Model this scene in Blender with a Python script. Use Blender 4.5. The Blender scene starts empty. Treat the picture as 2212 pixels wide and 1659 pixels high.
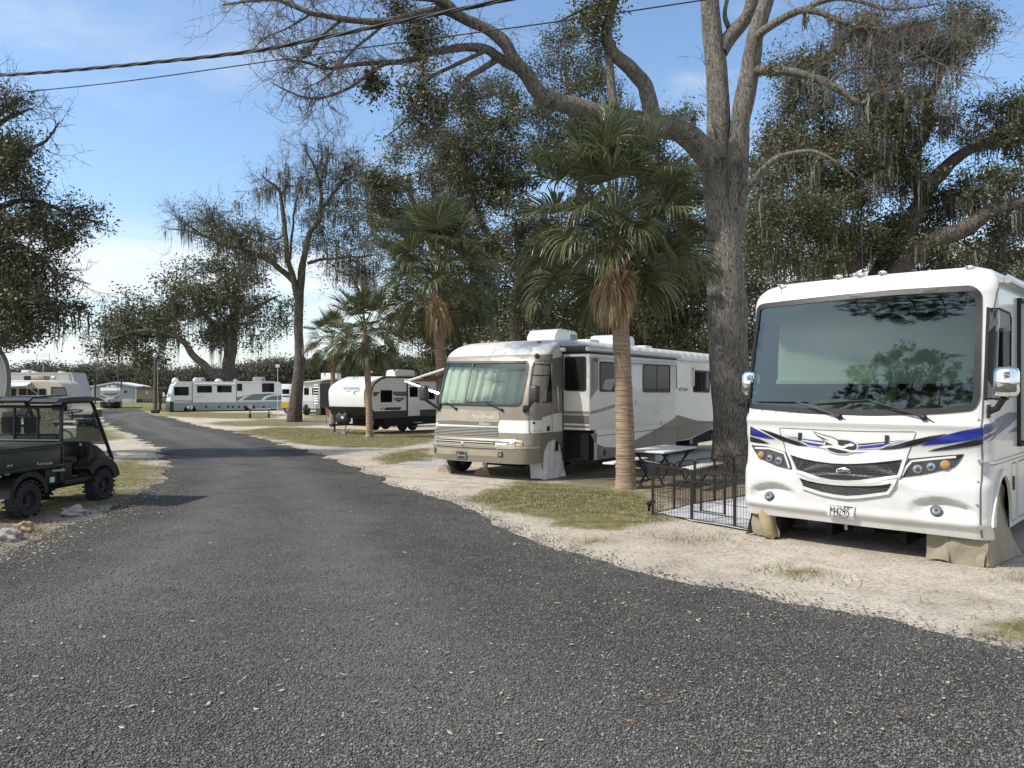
import bpy, bmesh, math, random
import numpy as np
from mathutils import Vector, Matrix, noise as mnoise
from mathutils.geometry import delaunay_2d_cdt
R = math.radians
rnd = random.Random(11)
rng = np.random.default_rng(11)
sc = bpy.context.scene
COL = sc.collection
# ---------------------------------------------------------------- camera calibration (2212 x 1659 picture units)
F, U0, V0, CZ = 1662.0, 1106.0, 838.0, 1.87
def gz(y):
    t = min(1.0, max(0.0, (y - 17.0) / 33.0))
    return -0.61 * t * t * (3 - 2 * t)
def gzn(y):
    t = np.clip((y - 17.0) / 33.0, 0, 1)
    return -0.61 * t * t * (3 - 2 * t)
def P(u, v, Y):
    return Vector(((u - U0) / F * Y, Y, CZ - (v - V0) / F * Y))
def GP(u, v, dz=0.0):
    lo, hi = 1.0, 2000.0
    k = (v - V0) / F
    for _ in range(60):
        m = .5 * (lo + hi)
        if CZ - k * m > gz(m) + dz: lo = m
        else: hi = m
    return Vector(((u - U0) / F * lo, lo, gz(lo) + dz))
def c1(cx, cy): return ((2900 + cx / 1.1848) * .54, (950 + cy / 1.1848) * .54)
def c2(cx, cy): return ((1650 + cx / 1.6385) * .54, (1250 + cy / 1.6385) * .54)
def c3(cx, cy): return ((cx / 1.843) * .54, (1300 + cy / 1.843) * .54)
def c4(cx, cy): return ((600 + cx / 1.9235) * .54, (1400 + cy / 1.9235) * .54)
def c5(cx, cy): return ((cx / 3.16) * .54, (1300 + cy / 3.16) * .54)
def c6(cx, cy): return ((2500 + cx / 3.16) * .54, (1700 + cy / 3.16) * .54)
def c8(cx, cy): return ((3700 + cx / 1.328) * .54, (1050 + cy / 1.3272) * .54)
# tree crops
def cA(cx, cy): return ((800 + cx / 1.58) * .54, (cy / 1.58) * .54)
def cB(cx, cy): return ((2200 + cx / 1.1667) * .54, (cy / 1.1667) * .54)
def cC(cx, cy): return ((cx / 1.3827) * .54, (300 + cy / 1.3827) * .54)
def cD(cx, cy): return ((1000 + cx / 1.659) * .54, (500 + cy / 1.659) * .54)
# ---------------------------------------------------------------- materials
MATS = {}
def srgb(h):
    h = h.lstrip('#'); o = []
    for i in (0, 2, 4):
        c = int(h[i:i + 2], 16) / 255
        o.append(c / 12.92 if c <= .04045 else ((c + .055) / 1.055) ** 2.4)
    return tuple(o)
def nt_mat(name):
    m = bpy.data.materials.new(name); m.use_nodes = True
    nt = m.node_tree
    return m, nt, nt.nodes['Principled BSDF']
def N(nt, typ, **kw):
    n = nt.nodes.new(typ)
    for k, v in kw.items():
        if k.startswith('i_'):
            key = k[2:]
            n.inputs[int(key) if key.isdigit() else key.replace('_', ' ')].default_value = v
        else: setattr(n, k, v)
    return n
def ramp(nt, stops, interp='LINEAR'):
    n = nt.nodes.new('ShaderNodeValToRGB'); cr = n.color_ramp; cr.interpolation = interp
    while len(cr.elements) > 1: cr.elements.remove(cr.elements[-1])
    for i, (p, c) in enumerate(stops):
        e = cr.elements[0] if i == 0 else cr.elements.new(p)
        e.position = p
        if not hasattr(c, '__len__'): c = (c, c, c)
        e.color = tuple(c) + ((1,) if len(c) == 3 else ())
    return n
def mixc(nt, a, b, fac, blend='MIX'):
    n = nt.nodes.new('ShaderNodeMix'); n.data_type = 'RGBA'; n.blend_type = blend
    for sock, val in ((n.inputs[6], a), (n.inputs[7], b), (n.inputs[0], fac)):
        if hasattr(val, 'is_output') or isinstance(val, bpy.types.NodeSocket): nt.links.new(val, sock)
        elif hasattr(val, '__len__'): sock.default_value = tuple(val) + ((1,) if len(val) == 3 else ())
        else: sock.default_value = val
    return n.outputs[2]
def math_(nt, op, a, b=0.0, c=None, clamp=False):
    n = nt.nodes.new('ShaderNodeMath'); n.operation = op; n.use_clamp = clamp
    for i, v in enumerate((a, b) if c is None else (a, b, c)):
        if isinstance(v, bpy.types.NodeSocket): nt.links.new(v, n.inputs[i])
        else: n.inputs[i].default_value = v
    return n.outputs[0]
def M(name, col, rough=.5, metal=0.0, var=.08, scale=6.0, bump=0.0, bscale=40.0, coat=0.0, spec=.5, stretch=None, dirt=0.0):
    if name in MATS: return MATS[name]
    m, nt, b = nt_mat(name)
    if isinstance(col, str): col = srgb(col)
    tc = N(nt, 'ShaderNodeTexCoord'); vec = tc.outputs['Object']
    if stretch:
        mp = N(nt, 'ShaderNodeMapping'); mp.inputs['Scale'].default_value = stretch
        nt.links.new(vec, mp.inputs[0]); vec = mp.outputs[0]
    nz = N(nt, 'ShaderNodeTexNoise', i_Scale=scale, i_Detail=5.0, i_Roughness=.6); nt.links.new(vec, nz.inputs['Vector'])
    rp = ramp(nt, [(.3, tuple(c * (1 - var) for c in col)), (.7, tuple(min(1, c * (1 + var)) for c in col))])
    nt.links.new(nz.outputs[0], rp.inputs[0]); out = rp.outputs[0]
    if dirt:
        n2 = N(nt, 'ShaderNodeTexNoise', i_Scale=2.2, i_Detail=8.0, i_Roughness=.7)
        mp = N(nt, 'ShaderNodeMapping'); mp.inputs['Scale'].default_value = (1.6, 1.6, .5)
        nt.links.new(tc.outputs['Object'], mp.inputs[0]); nt.links.new(mp.outputs[0], n2.inputs['Vector'])
        r2 = ramp(nt, [(.48, 0.0), (.75, dirt)]); nt.links.new(n2.outputs[0], r2.inputs[0])
        out = mixc(nt, out, (.22, .19, .15), r2.outputs[0])
    nt.links.new(out, b.inputs['Base Color'])
    b.inputs['Roughness'].default_value = rough; b.inputs['Metallic'].default_value = metal
    b.inputs['Specular IOR Level'].default_value = spec
    if coat: b.inputs['Coat Weight'].default_value = coat; b.inputs['Coat Roughness'].default_value = .08
    if bump:
        n3 = N(nt, 'ShaderNodeTexNoise', i_Scale=bscale, i_Detail=4.0); nt.links.new(vec, n3.inputs['Vector'])
        bp = N(nt, 'ShaderNodeBump', i_Strength=bump, i_Distance=.02); nt.links.new(n3.outputs[0], bp.inputs['Height'])
        nt.links.new(bp.outputs[0], b.inputs['Normal'])
    MATS[name] = m; return m
def glass(name, tint=(.55, .65, .6), ior=1.5, refl=1.0, op=0.0):
    if name in MATS: return MATS[name]
    m, nt, b = nt_mat(name); nt.nodes.remove(b); out = nt.nodes['Material Output']
    tr = N(nt, 'ShaderNodeBsdfTransparent'); tr.inputs[0].default_value = tuple(tint) + (1,)
    gl = N(nt, 'ShaderNodeBsdfGlossy', i_Roughness=.012); gl.inputs[0].default_value = (.86, .95, .90, 1)
    fr = N(nt, 'ShaderNodeFresnel', i_IOR=ior)
    nz = N(nt, 'ShaderNodeTexNoise', i_Scale=1.1, i_Detail=2.0)
    tc = N(nt, 'ShaderNodeTexCoord'); nt.links.new(tc.outputs['Object'], nz.inputs['Vector'])
    bp = N(nt, 'ShaderNodeBump', i_Strength=.06, i_Distance=.05); nt.links.new(nz.outputs[0], bp.inputs['Height'])
    nt.links.new(bp.outputs[0], gl.inputs['Normal'])
    fac = math_(nt, 'MULTIPLY', fr.outputs[0], refl, clamp=True)
    mx = N(nt, 'ShaderNodeMixShader'); nt.links.new(fac, mx.inputs[0]); nt.links.new(tr.outputs[0], mx.inputs[1]); nt.links.new(gl.outputs[0], mx.inputs[2])
    res = mx.outputs[0]
    if op:
        df = N(nt, 'ShaderNodeBsdfDiffuse'); df.inputs[0].default_value = (.30, .34, .33, 1)
        m2 = N(nt, 'ShaderNodeMixShader'); m2.inputs[0].default_value = op
        nt.links.new(res, m2.inputs[1]); nt.links.new(df.outputs[0], m2.inputs[2]); res = m2.outputs[0]
    nt.links.new(res, out.inputs[0]); MATS[name] = m; return m
# ---------------------------------------------------------------- objects
def tag(o, label=None, cat=None, group=None, kind=None):
    if label: o['label'] = label
    if cat: o['category'] = cat
    if group: o['group'] = group
    if kind: o['kind'] = kind
    return o
def empty(name, loc=(0, 0, 0), rz=0.0, label=None, cat=None, group=None, rx=0.0):
    o = bpy.data.objects.new(name, None); COL.objects.link(o)
    o.empty_display_size = .2; o.location = loc; o.rotation_euler = (rx, 0, rz)
    return tag(o, label, cat, group)
def link(name, me, mat, parent=None):
    o = bpy.data.objects.new(name, me); COL.objects.link(o)
    for m in (mat if isinstance(mat, (list, tuple)) else [mat]): me.materials.append(m)
    if parent is not None: o.parent = parent
    return o
def mesh_np(name, V, Fc, mat, parent=None, smooth=False, normals=None):
    V = np.asarray(V, dtype=np.float32); Fc = np.asarray(Fc, dtype=np.int32)
    me = bpy.data.meshes.new(name); n, (m, k) = len(V), Fc.shape
    me.vertices.add(n); me.vertices.foreach_set('co', V.ravel())
    me.loops.add(m * k); me.loops.foreach_set('vertex_index', Fc.ravel())
    me.polygons.add(m); me.polygons.foreach_set('loop_start', np.arange(m, dtype=np.int32) * k)
    me.polygons.foreach_set('use_smooth', np.full(m, smooth)); me.update(calc_edges=True)
    if normals is not None: me.normals_split_custom_set_from_vertices([tuple(x) for x in normals])
    return link(name, me, mat, parent)
def frame_of(T):
    T = T / (np.linalg.norm(T) + 1e-9)
    a = np.array((0, 0, 1.0)) if abs(T[2]) < .9 else np.array((1.0, 0, 0))
    X = np.cross(T, a); X /= np.linalg.norm(X); return X, np.cross(X, T)
def tube_arr(pts, rad, n=6, cap=True, rfun=None):
    p = np.asarray([tuple(q) for q in pts], dtype=float); m = len(p)
    r = np.asarray(rad, dtype=float) * np.ones(m)
    T = np.empty_like(p); T[1:-1] = p[2:] - p[:-2]; T[0] = p[1] - p[0]; T[-1] = p[-1] - p[-2]
    T /= (np.linalg.norm(T, axis=1)[:, None] + 1e-9)
    X, _ = frame_of(T[0]); ang = np.arange(n) * 2 * math.pi / n; ca, sa = np.cos(ang)[:, None], np.sin(ang)[:, None]
    V = np.empty((m * n, 3))
    for i in range(m):
        X = X - T[i] * X.dot(T[i]); X /= (np.linalg.norm(X) + 1e-9); Y = np.cross(T[i], X)
        rr = r[i] if rfun is None else r[i] * rfun(i, ang)[:, None]
        V[i * n:(i + 1) * n] = p[i] + (ca * X + sa * Y) * rr
    i = np.arange(m - 1)[:, None] * n; j = np.arange(n)[None, :]; j2 = (j + 1) % n
    Fq = np.stack([i + j, i + j2, i + n + j2, i + n + j], -1).reshape(-1, 4)
    return V, Fq
class MB:
    """collects geometry for one mesh object"""
    def __init__(s): s.v = []; s.f = []
    def add(s, V, Fc):
        b = len(s.v); s.v.extend(tuple(map(float, q)) for q in V)
        s.f.extend(tuple(int(i) + b for i in f) for f in Fc); return s
    def box(s, c, d, ch=0.0, rot=None):
        hx, hy, hz = d[0] / 2, d[1] / 2, d[2] / 2
        ch = min(ch, hx * .9, hy * .9, hz * .9)
        if ch <= 0:
            V = [(x * hx, y * hy, z * hz) for z in (-1, 1) for y in (-1, 1) for x in (-1, 1)]
            Fc = [(0, 2, 3, 1), (4, 5, 7, 6), (0, 1, 5, 4), (2, 6, 7, 3), (0, 4, 6, 2), (1, 3, 7, 5)]
        else:
            bm = bmesh.new(); bmesh.ops.create_cube(bm, size=1)
            for q in bm.verts: q.co = Vector((q.co.x * d[0], q.co.y * d[1], q.co.z * d[2]))
            bmesh.ops.bevel(bm, geom=list(bm.edges), offset=ch, segments=2, affect='EDGES', profile=.5)
            bm.verts.index_update(); V = [tuple(q.co) for q in bm.verts]; Fc = [[q.index for q in f.verts] for f in bm.faces]; bm.free()
        c = Vector(c)
        if rot is not None: V = [rot @ Vector(q) for q in V]
        return s.add([Vector(q) + c for q in V], Fc)
    def span(s, a, b, ch=0.0):
        return s.box([(a[i] + b[i]) / 2 for i in range(3)], [abs(b[i] - a[i]) for i in range(3)], ch)
    def tube(s, pts, r, n=8, cap=True):
        V, Fq = tube_arr(pts, r, n); s.add(V, Fq)
        if cap:
            b = len(s.v) - len(V); s.f.append(tuple(b + i for i in reversed(range(n)))); s.f.append(tuple(b + len(V) - n + i for i in range(n)))
        return s
    def cyl(s, a, b, r, r2=None, n=20): return s.tube([a, b], [r, r if r2 is None else r2], n)
    def lathe(s, prof, o=(0, 0, 0), ax=(0, 0, 1), n=24, closed=False):
        ax = np.array(Vector(ax).normalized()); X, Y = frame_of(ax); o = np.array(o); V = []
        for (r, h) in prof:
            for k in range(n):
                a = 2 * math.pi * k / n; V.append(o + ax * h + (X * math.cos(a) + Y * math.sin(a)) * r)
        m = len(prof); Fc = []
        for i in range(m if closed else m - 1):
            for k in range(n):
                i2 = (i + 1) % m; k2 = (k + 1) % n
                Fc.append((i * n + k, i * n + k2, i2 * n + k2, i2 * n + k))
        s.add(V, Fc)
        if not closed:
            b = len(s.v) - len(V)
            if prof[0][0] > 1e-4: s.f.append(tuple(b + i for i in reversed(range(n))))
            if prof[-1][0] > 1e-4: s.f.append(tuple(b + (m - 1) * n + i for i in range(n)))
        return s
    def prism(s, poly, axis, a, b):
        """poly: 2-D outline in the two other axes; extruded along axis from a to b"""
        def q(p, t): return {'x': (t, p[0], p[1]), 'y': (p[0], t, p[1]), 'z': (p[0], p[1], t)}[axis]
        n = len(poly); V = [q(p, a) for p in poly] + [q(p, b) for p in poly]
        Fc = [tuple(range(n)), tuple(range(2 * n - 1, n - 1, -1))] + [(i, i + n, (i + 1) % n + n, (i + 1) % n) for i in range(n)]
        return s.add(V, Fc)
    def quad(s, *p): return s.add(p, [tuple(range(len(p)))])
    def blob(s, c, r, sub=2, jit=.15, seed=0, flat=1.0):
        bm = bmesh.new(); bmesh.ops.create_icosphere(bm, subdivisions=sub, radius=1)
        r = r if hasattr(r, '__len__') else (r, r, r)
        for q in bm.verts:
            k = 1 + jit * mnoise.noise(q.co * 1.7 + Vector((seed * 3.1, seed, 0))) * 2 + jit * .5 * mnoise.noise(q.co * 4 + Vector((0, seed, 7)))
            q.co = Vector((q.co.x * r[0] * k, q.co.y * r[1] * k, q.co.z * r[2] * k))
        bm.verts.index_update(); s.add([q.co + Vector(c) for q in bm.verts], [[q.index for q in f.verts] for f in bm.faces]); bm.free(); return s
    def obj(s, name, mat, parent=None, smooth=None, fix=True):
        me = bpy.data.meshes.new(name); me.from_pydata(s.v, [], s.f); me.update()
        if fix:
            bm = bmesh.new(); bm.from_mesh(me); bmesh.ops.recalc_face_normals(bm, faces=bm.faces); bm.to_mesh(me); bm.free()
        o = link(name, me, mat, parent)
        if smooth:
            me.polygons.foreach_set('use_smooth', [True] * len(me.polygons))
            if smooth != 'all': me.set_sharp_from_angle(angle=R(smooth if smooth is not True else 40))
        return o
# ---------------------------------------------------------------- 2-D helpers
def inpoly(pts, poly):
    pts = np.asarray(pts, float); q = np.asarray(poly, float); x, y = pts[:, 0], pts[:, 1]
    ins = np.zeros(len(pts), bool); j = len(q) - 1
    for i in range(len(q)):
        yi, yj = q[i, 1], q[j, 1]
        c = ((yi > y) != (yj > y)) & (x < (q[j, 0] - q[i, 0]) * (y - yi) / (yj - yi + 1e-12) + q[i, 0])
        ins ^= c; j = i
    return ins
def dist_poly(pts, poly, closed=True):
    pts = np.asarray(pts, float); q = np.asarray(poly, float); d = np.full(len(pts), 1e9)
    for i in range(len(q) - (0 if closed else 1)):
        a, b = q[i], q[(i + 1) % len(q)]; ab = b - a
        t = np.clip(((pts - a) @ ab) / (ab @ ab + 1e-12), 0, 1)
        d = np.minimum(d, np.linalg.norm(pts - (a + t[:, None] * ab), axis=1))
    return d
def densify(poly, step, closed=True):
    out = []; n = len(poly)
    for i in range(n if closed else n - 1):
        a, b = np.array(poly[i], float), np.array(poly[(i + 1) % n], float)
        k = max(1, int(math.ceil(np.linalg.norm(b - a) / step)))
        out += [tuple(a + (b - a) * t / k) for t in range(k)]
    if not closed: out.append(tuple(poly[-1]))
    return out
def rpoly(poly, r, n=4):
    out = []; m = len(poly)
    for i in range(m):
        p, a, b = np.array(poly[i], float), np.array(poly[i - 1], float), np.array(poly[(i + 1) % m], float)
        da, db = a - p, b - p; la, lb = np.linalg.norm(da), np.linalg.norm(db); k = min(r, la * .45, lb * .45)
        s, e = p + da / la * k, p + db / lb * k
        for t in range(n + 1):
            t /= n; out.append(tuple((1 - t) ** 2 * s + 2 * t * (1 - t) * p + t * t * e))
    return out
def inset(poly, w):
    q = np.array(poly, float); n = len(q)
    area = sum(q[i - 1, 0] * q[i, 1] - q[i, 0] * q[i - 1, 1] for i in range(n)); sg = 1 if area > 0 else -1
    out = []
    for i in range(n):
        d1 = q[i] - q[i - 1]; d2 = q[(i + 1) % n] - q[i]
        d1 /= np.linalg.norm(d1) + 1e-9; d2 /= np.linalg.norm(d2) + 1e-9
        nn = np.array((-(d1[1] + d2[1]), d1[0] + d2[0])) * sg; l = np.linalg.norm(nn)
        nn = nn / (l + 1e-9); c = max(.5, nn @ (np.array((-d1[1], d1[0])) * sg))
        out.append(tuple(q[i] + nn * w / c))
    return out
def cdt(outline, holes=(), cols=None, rows=None, step=.1):
    pts = []; edges = []; loops = [densify(outline, step)] + [densify(h, step) for h in holes]
    for lp in loops:
        b = len(pts); pts += lp; edges += [(b + i, b + (i + 1) % len(lp)) for i in range(len(lp))]
    q = np.array(outline); lo, hi = q.min(0), q.max(0)
    if cols is None: cols = np.arange(lo[0] + step * .5, hi[0], step)
    if rows is None: rows = np.arange(lo[1] + step * .5, hi[1], step)
    cols = [c for c in cols if lo[0] < c < hi[0]]; rows = [r for r in rows if lo[1] < r < hi[1]]
    if len(cols) and len(rows):
        g = np.stack(np.meshgrid(cols, rows), -1).reshape(-1, 2)
        ok = inpoly(g, loops[0]); g = g[ok]
        for lp in loops:
            if len(g): g = g[dist_poly(g, lp) > step * .3]
        for h in loops[1:]:
            if len(g): g = g[~inpoly(g, h)]
        pts += [tuple(p) for p in g]
    r = delaunay_2d_cdt([Vector(p) for p in pts], edges, [], 0, 1e-7)
    V = np.array([tuple(p) for p in r[0]]); T = np.array([f for f in r[2] if len(f) == 3])
    cen = V[T].mean(1); ok = inpoly(cen, loops[0])
    for h in loops[1:]: ok &= ~inpoly(cen, h)
    T = T[ok]
    a, b, c = V[T[:, 0]], V[T[:, 1]], V[T[:, 2]]
    flip = ((b[:, 0] - a[:, 0]) * (c[:, 1] - a[:, 1]) - (b[:, 1] - a[:, 1]) * (c[:, 0] - a[:, 0])) < 0
    T[flip] = T[flip][:, ::-1]
    used = np.unique(T); mp = -np.ones(len(V), int); mp[used] = np.arange(len(used))
    return V[used], mp[T]
# ---------------------------------------------------------------- surfaces of vehicles, in the vehicle's own frame
class Frame:
    def __init__(s, O, th): s.O = Vector((O[0], O[1], O[2] if len(O) > 2 else gz(O[1]))); s.th = th; s.c, s.s = math.cos(th), math.sin(th)
    def w(s, p): return Vector((s.O.x + p[0] * s.c + p[1] * s.s, s.O.y - p[0] * s.s + p[1] * s.c, s.O.z + p[2]))
    def pix(s, p):
        q = s.w(p); return np.array((U0 + F * q.x / q.y, V0 - F * (q.z - CZ) / q.y))
    def root(s, name, label, cat, group=None): return empty(name, s.O, -s.th, label, cat, group)
class Surf:
    def Nrm(s, a, z, e=.004):
        d1 = np.array(s.S(a + e, z)) - np.array(s.S(a - e, z)); d2 = np.array(s.S(a, z + e)) - np.array(s.S(a, z - e))
        n = np.cross(d1, d2); return n / (np.linalg.norm(n) + 1e-12)
    def inv(s, uv, g=None):
        a, z = g if g is not None else s.g0; uv = np.array(uv)
        for _ in range(14):
            p0 = s.fr.pix(s.S(a, z)); e = 1e-3
            J = np.stack([(s.fr.pix(s.S(a + e, z)) - p0) / e, (s.fr.pix(s.S(a, z + e)) - p0) / e], 1)
            d = np.linalg.solve(J, uv - p0); d = np.clip(d, -.7, .7); a += d[0]; z += d[1]
            if abs(d).max() < 1e-5: break
        return (a, z)
    def tr(s, f, pts, g=None): return [s.inv(f(*p), g) for p in pts]
    def pts(s, V2, off=0.0): return [np.array(s.S(a, z)) + s.Nrm(a, z) * off for a, z in V2]
    def patch(s, name, poly, mat, parent, off=.003, holes=(), step=.1, cols=None, rows=None, skirt=0.0, smooth=True):
        V2, T = cdt(poly, holes, cols, rows, step)
        nr = [s.Nrm(a, z) for a, z in V2]; V = [np.array(s.S(a, z)) + n * off for (a, z), n in zip(V2, nr)]
        if not skirt: return mesh_np(name, V, T, mat, parent, True, nr)
        base = len(V); V += [np.array(s.S(a, z)) + n * (off - skirt) for (a, z), n in zip(V2, nr)]
        ed = {}
        for t in T:
            for i in range(3):
                e = (t[i], t[(i + 1) % 3]); ed[e] = 1
        sk = []
        for (a, b) in ed:
            if (b, a) not in ed: sk += [(a, b + base, b), (a, a + base, b + base)]
        return mesh_np(name, V, np.vstack([T, np.array(sk)]), mat, parent, False)
    def line(s, name, path, w, mat, parent, off=.003, step=.1):
        mb = MB(); s.line_in(mb, path, w, off, step); return mb.obj(name, mat, parent, fix=False)
    def line_in(s, mb, path, w, off=.003, step=.12):
        q = np.array(densify(path, step, False)); d = np.gradient(q, axis=0); d /= np.linalg.norm(d, axis=1)[:, None] + 1e-9
        n = np.stack([-d[:, 1], d[:, 0]], 1) * w / 2; L, Rr = s.pts(q + n, off), s.pts(q - n, off); m = len(q)
        mb.add(L + Rr, [(i + m, i + m + 1, i + 1, i) for i in range(m - 1)])
    def disc(s, name, c, rx, ry, mat, parent, off=.004, n=24, skirt=0.0, dome=0.0):
        V = [np.array(s.S(*c)) + s.Nrm(*c) * (off + dome)]; nn = s.Nrm(*c)
        e1 = np.array(s.S(c[0] + .01, c[1])) - np.array(s.S(c[0] - .01, c[1])); e1 /= np.linalg.norm(e1); e2 = np.cross(nn, e1)
        o = np.array(s.S(*c)); Fc = []; rings = [(.6, dome * .75), (1.0, 0.0)]
        for k, h in rings: V += [o + nn * (off + h) + e1 * rx * k * math.cos(2 * math.pi * i / n) + e2 * ry * k * math.sin(2 * math.pi * i / n) for i in range(n)]
        Fc += [(0, 1 + i, 1 + (i + 1) % n) for i in range(n)]
        for i in range(n):
            a, b = 1 + i, 1 + (i + 1) % n; Fc += [(a, a + n, b + n), (a, b + n, b)]
        if skirt:
            V += [o + nn * (off - skirt) + e1 * rx * math.cos(2 * math.pi * i / n) + e2 * ry * math.sin(2 * math.pi * i / n) for i in range(n)]
            for i in range(n):
                a, b = 1 + n + i, 1 + n + (i + 1) % n; Fc += [(a, a + n, b + n), (a, b + n, b)]
        return mesh_np(name, V, np.array(Fc), mat, parent, False)
    def text(s, name, txt, quad, mat, parent, off=.005, shear=0.0, bold=0.0):
        """quad: (s,z) of the bottom-left, bottom-right, top-right, top-left corners"""
        V2, T = text_mesh(txt, shear, bold); lo, hi = V2.min(0), V2.max(0); q = np.array(quad); out = []
        for p in V2:
            a, b = (p - lo) / (hi - lo)
            out.append((1 - a) * (1 - b) * q[0] + a * (1 - b) * q[1] + a * b * q[2] + (1 - a) * b * q[3])
        me = bpy.data.meshes.new(name); me.from_pydata([tuple(x) for x in s.pts(out, off)], [], T); me.update()
        return link(name, me, mat, parent)
TXT = {}
def text_mesh(txt, shear=0.0, bold=0.0):
    k = (txt, shear, bold)
    if k not in TXT:
        cu = bpy.data.curves.new('lettering', 'FONT'); cu.body = txt; cu.size = 1; cu.shear = shear; cu.offset = bold; cu.resolution_u = 3
        o = bpy.data.objects.new('lettering', cu); COL.objects.link(o); bpy.context.view_layer.update()
        me = o.evaluated_get(bpy.context.evaluated_depsgraph_get()).to_mesh()
        TXT[k] = (np.array([tuple(v.co)[:2] for v in me.vertices]), [tuple(p.vertices) for p in me.polygons])
        o.to_mesh_clear(); bpy.data.objects.remove(o); bpy.data.curves.remove(cu)
    return TXT[k]
class Plane(Surf):
    def __init__(s, fr, o, e1, e2, g0=(0, 0)): s.fr = fr; s.o = np.array(o, float); s.e1 = np.array(e1, float); s.e2 = np.array(e2, float); s.g0 = g0
    def S(s, a, z): return s.o + s.e1 * a + s.e2 * z
class Shell(Surf):
    def __init__(s, fr, W, L, rc, b, ztop, fy, ins, disp=None, blend=2.0, g0=(0, 1.5)):
        s.fr = fr; s.W, s.L, s.rc, s.b, s.ztop, s.fy, s.ins, s.disp, s.blend, s.g0 = W, L, rc, b, ztop, fy, ins, disp, blend, g0
        s.A = W - rc; s.arc = rc * math.pi / 2; s.s_side = s.A + s.arc; s.smax = s.s_side + L - rc - b
    def S(s, a, z):
        k = abs(a); sg = 1 if a >= 0 else -1
        if k <= s.A: x, y = k, 0.0
        elif k <= s.s_side:
            t = (k - s.A) / s.rc; x, y = s.A + s.rc * math.sin(t), s.rc * (1 - math.cos(t))
        else: x, y = s.W, s.rc + k - s.s_side
        y0 = y; y += s.b * (x / s.W) ** 2
        w = max(0.0, 1 - y0 / s.blend) ** 2
        y += s.fy(z) * w
        if s.disp and k < s.s_side + .3: y += s.disp(a, z)
        return (sg * (x - s.ins(z) * (x / s.W) ** 3), y, z)
    def sy(s, y): return s.s_side + (y - s.b - s.rc)   # wrap coordinate of a side point at depth y
def interp(xs, ys):
    xs, ys = np.array(xs, float), np.array(ys, float); d = np.gradient(ys, xs)
    def f(x):
        if x <= xs[0]: return float(ys[0])
        if x >= xs[-1]: return float(ys[-1])
        i = int(np.searchsorted(xs, x)) - 1; h = xs[i + 1] - xs[i]; t = (x - xs[i]) / h
        return float(ys[i] * (1 + 2 * t) * (1 - t) ** 2 + d[i] * h * t * (1 - t) ** 2 + ys[i + 1] * t * t * (3 - 2 * t) + d[i + 1] * h * t * t * (t - 1))
    return f
def wheel(parent, c, r, w, tyre_m, rim_m, side=1, tread=0, n=36, name='wheel', rim=None):
    """axle along local x; side = +1 outer face towards +x"""
    c = np.array(c, float); h = w / 2; k = rim or r * .6
    prof = [(k, -h * .85), (r * .86, -h), (r * .97, -h * .8), (r, -h * .5), (r, h * .5), (r * .97, h * .8), (r * .86, h), (k, h * .85)]
    mb = MB().lathe(prof, c, (1, 0, 0), n, closed=True)
    if tread:
        for i in range(tread):
            a = 2 * math.pi * i / tread
            for sx in (-1, 1):
                a2 = a + (math.pi / tread if sx > 0 else 0); rot = Matrix.Rotation(-a2, 3, 'X') @ Matrix.Rotation(sx * .35, 3, 'Z')
                o = Vector((sx * h * .5, math.cos(a2) * (r + .008), -math.sin(a2) * (r + .008)))
                mb.box(Vector(c) + Vector((sx * h * .52, math.cos(a2) * (r + .004), -math.sin(a2) * (r + .004))), (h * .9, .034, .026), 0, rot)
    o = mb.obj(name, tyre_m, parent, 45)
    d = side
    pr = [(k, -h * .7), (k * 1.02, h * .75), (k * .93, h * .8), (k * .86, h * .45), (k * .42, h * .35), (k * .36, h * .62), (.001, h * .66)]
    MB().lathe(pr, c, (d, 0, 0), n).obj('rim', rim_m, parent if name == 'tyre' else o, 35)
    return o
# ================================================================ camera, light, sky
cam = bpy.data.cameras.new('camera'); co = bpy.data.objects.new('camera', cam); COL.objects.link(co)
co.location = (0, 0, CZ); co.rotation_euler = (R(90), 0, 0); cam.sensor_width = 36; cam.lens = 36 * F / 2212
cam.shift_y = 8.5 / 2212; cam.clip_start = .1; cam.clip_end = 5000; sc.camera = co
SUN_TO = R(72)          # horizontal heading of the light, from +Y towards +X
SUN_EL = R(46)
sl = bpy.data.lights.new('sun', 'SUN'); so = bpy.data.objects.new('sun', sl); COL.objects.link(so)
sl.energy = 3.6; sl.angle = R(.6); sl.color = (1, .945, .85)
dv = Vector((math.sin(SUN_TO) * math.cos(SUN_EL), math.cos(SUN_TO) * math.cos(SUN_EL), -math.sin(SUN_EL)))
so.rotation_euler = dv.to_track_quat('-Z', 'Y').to_euler(); so.location = (-30, -10, 40)
wd = bpy.data.worlds.new('World'); sc.world = wd; wd.use_nodes = True
nt = wd.node_tree; bg = nt.nodes['Background']
sky = nt.nodes.new('ShaderNodeTexSky'); sky.sky_type = 'NISHITA'; sky.sun_disc = False
sky.sun_elevation = SUN_EL; sky.sun_rotation = SUN_TO + math.pi
sky.air_density = 1.0; sky.dust_density = 1.1; sky.ozone_density = 2.6; sky.altitude = 0
tc = nt.nodes.new('ShaderNodeTexCoord')
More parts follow.
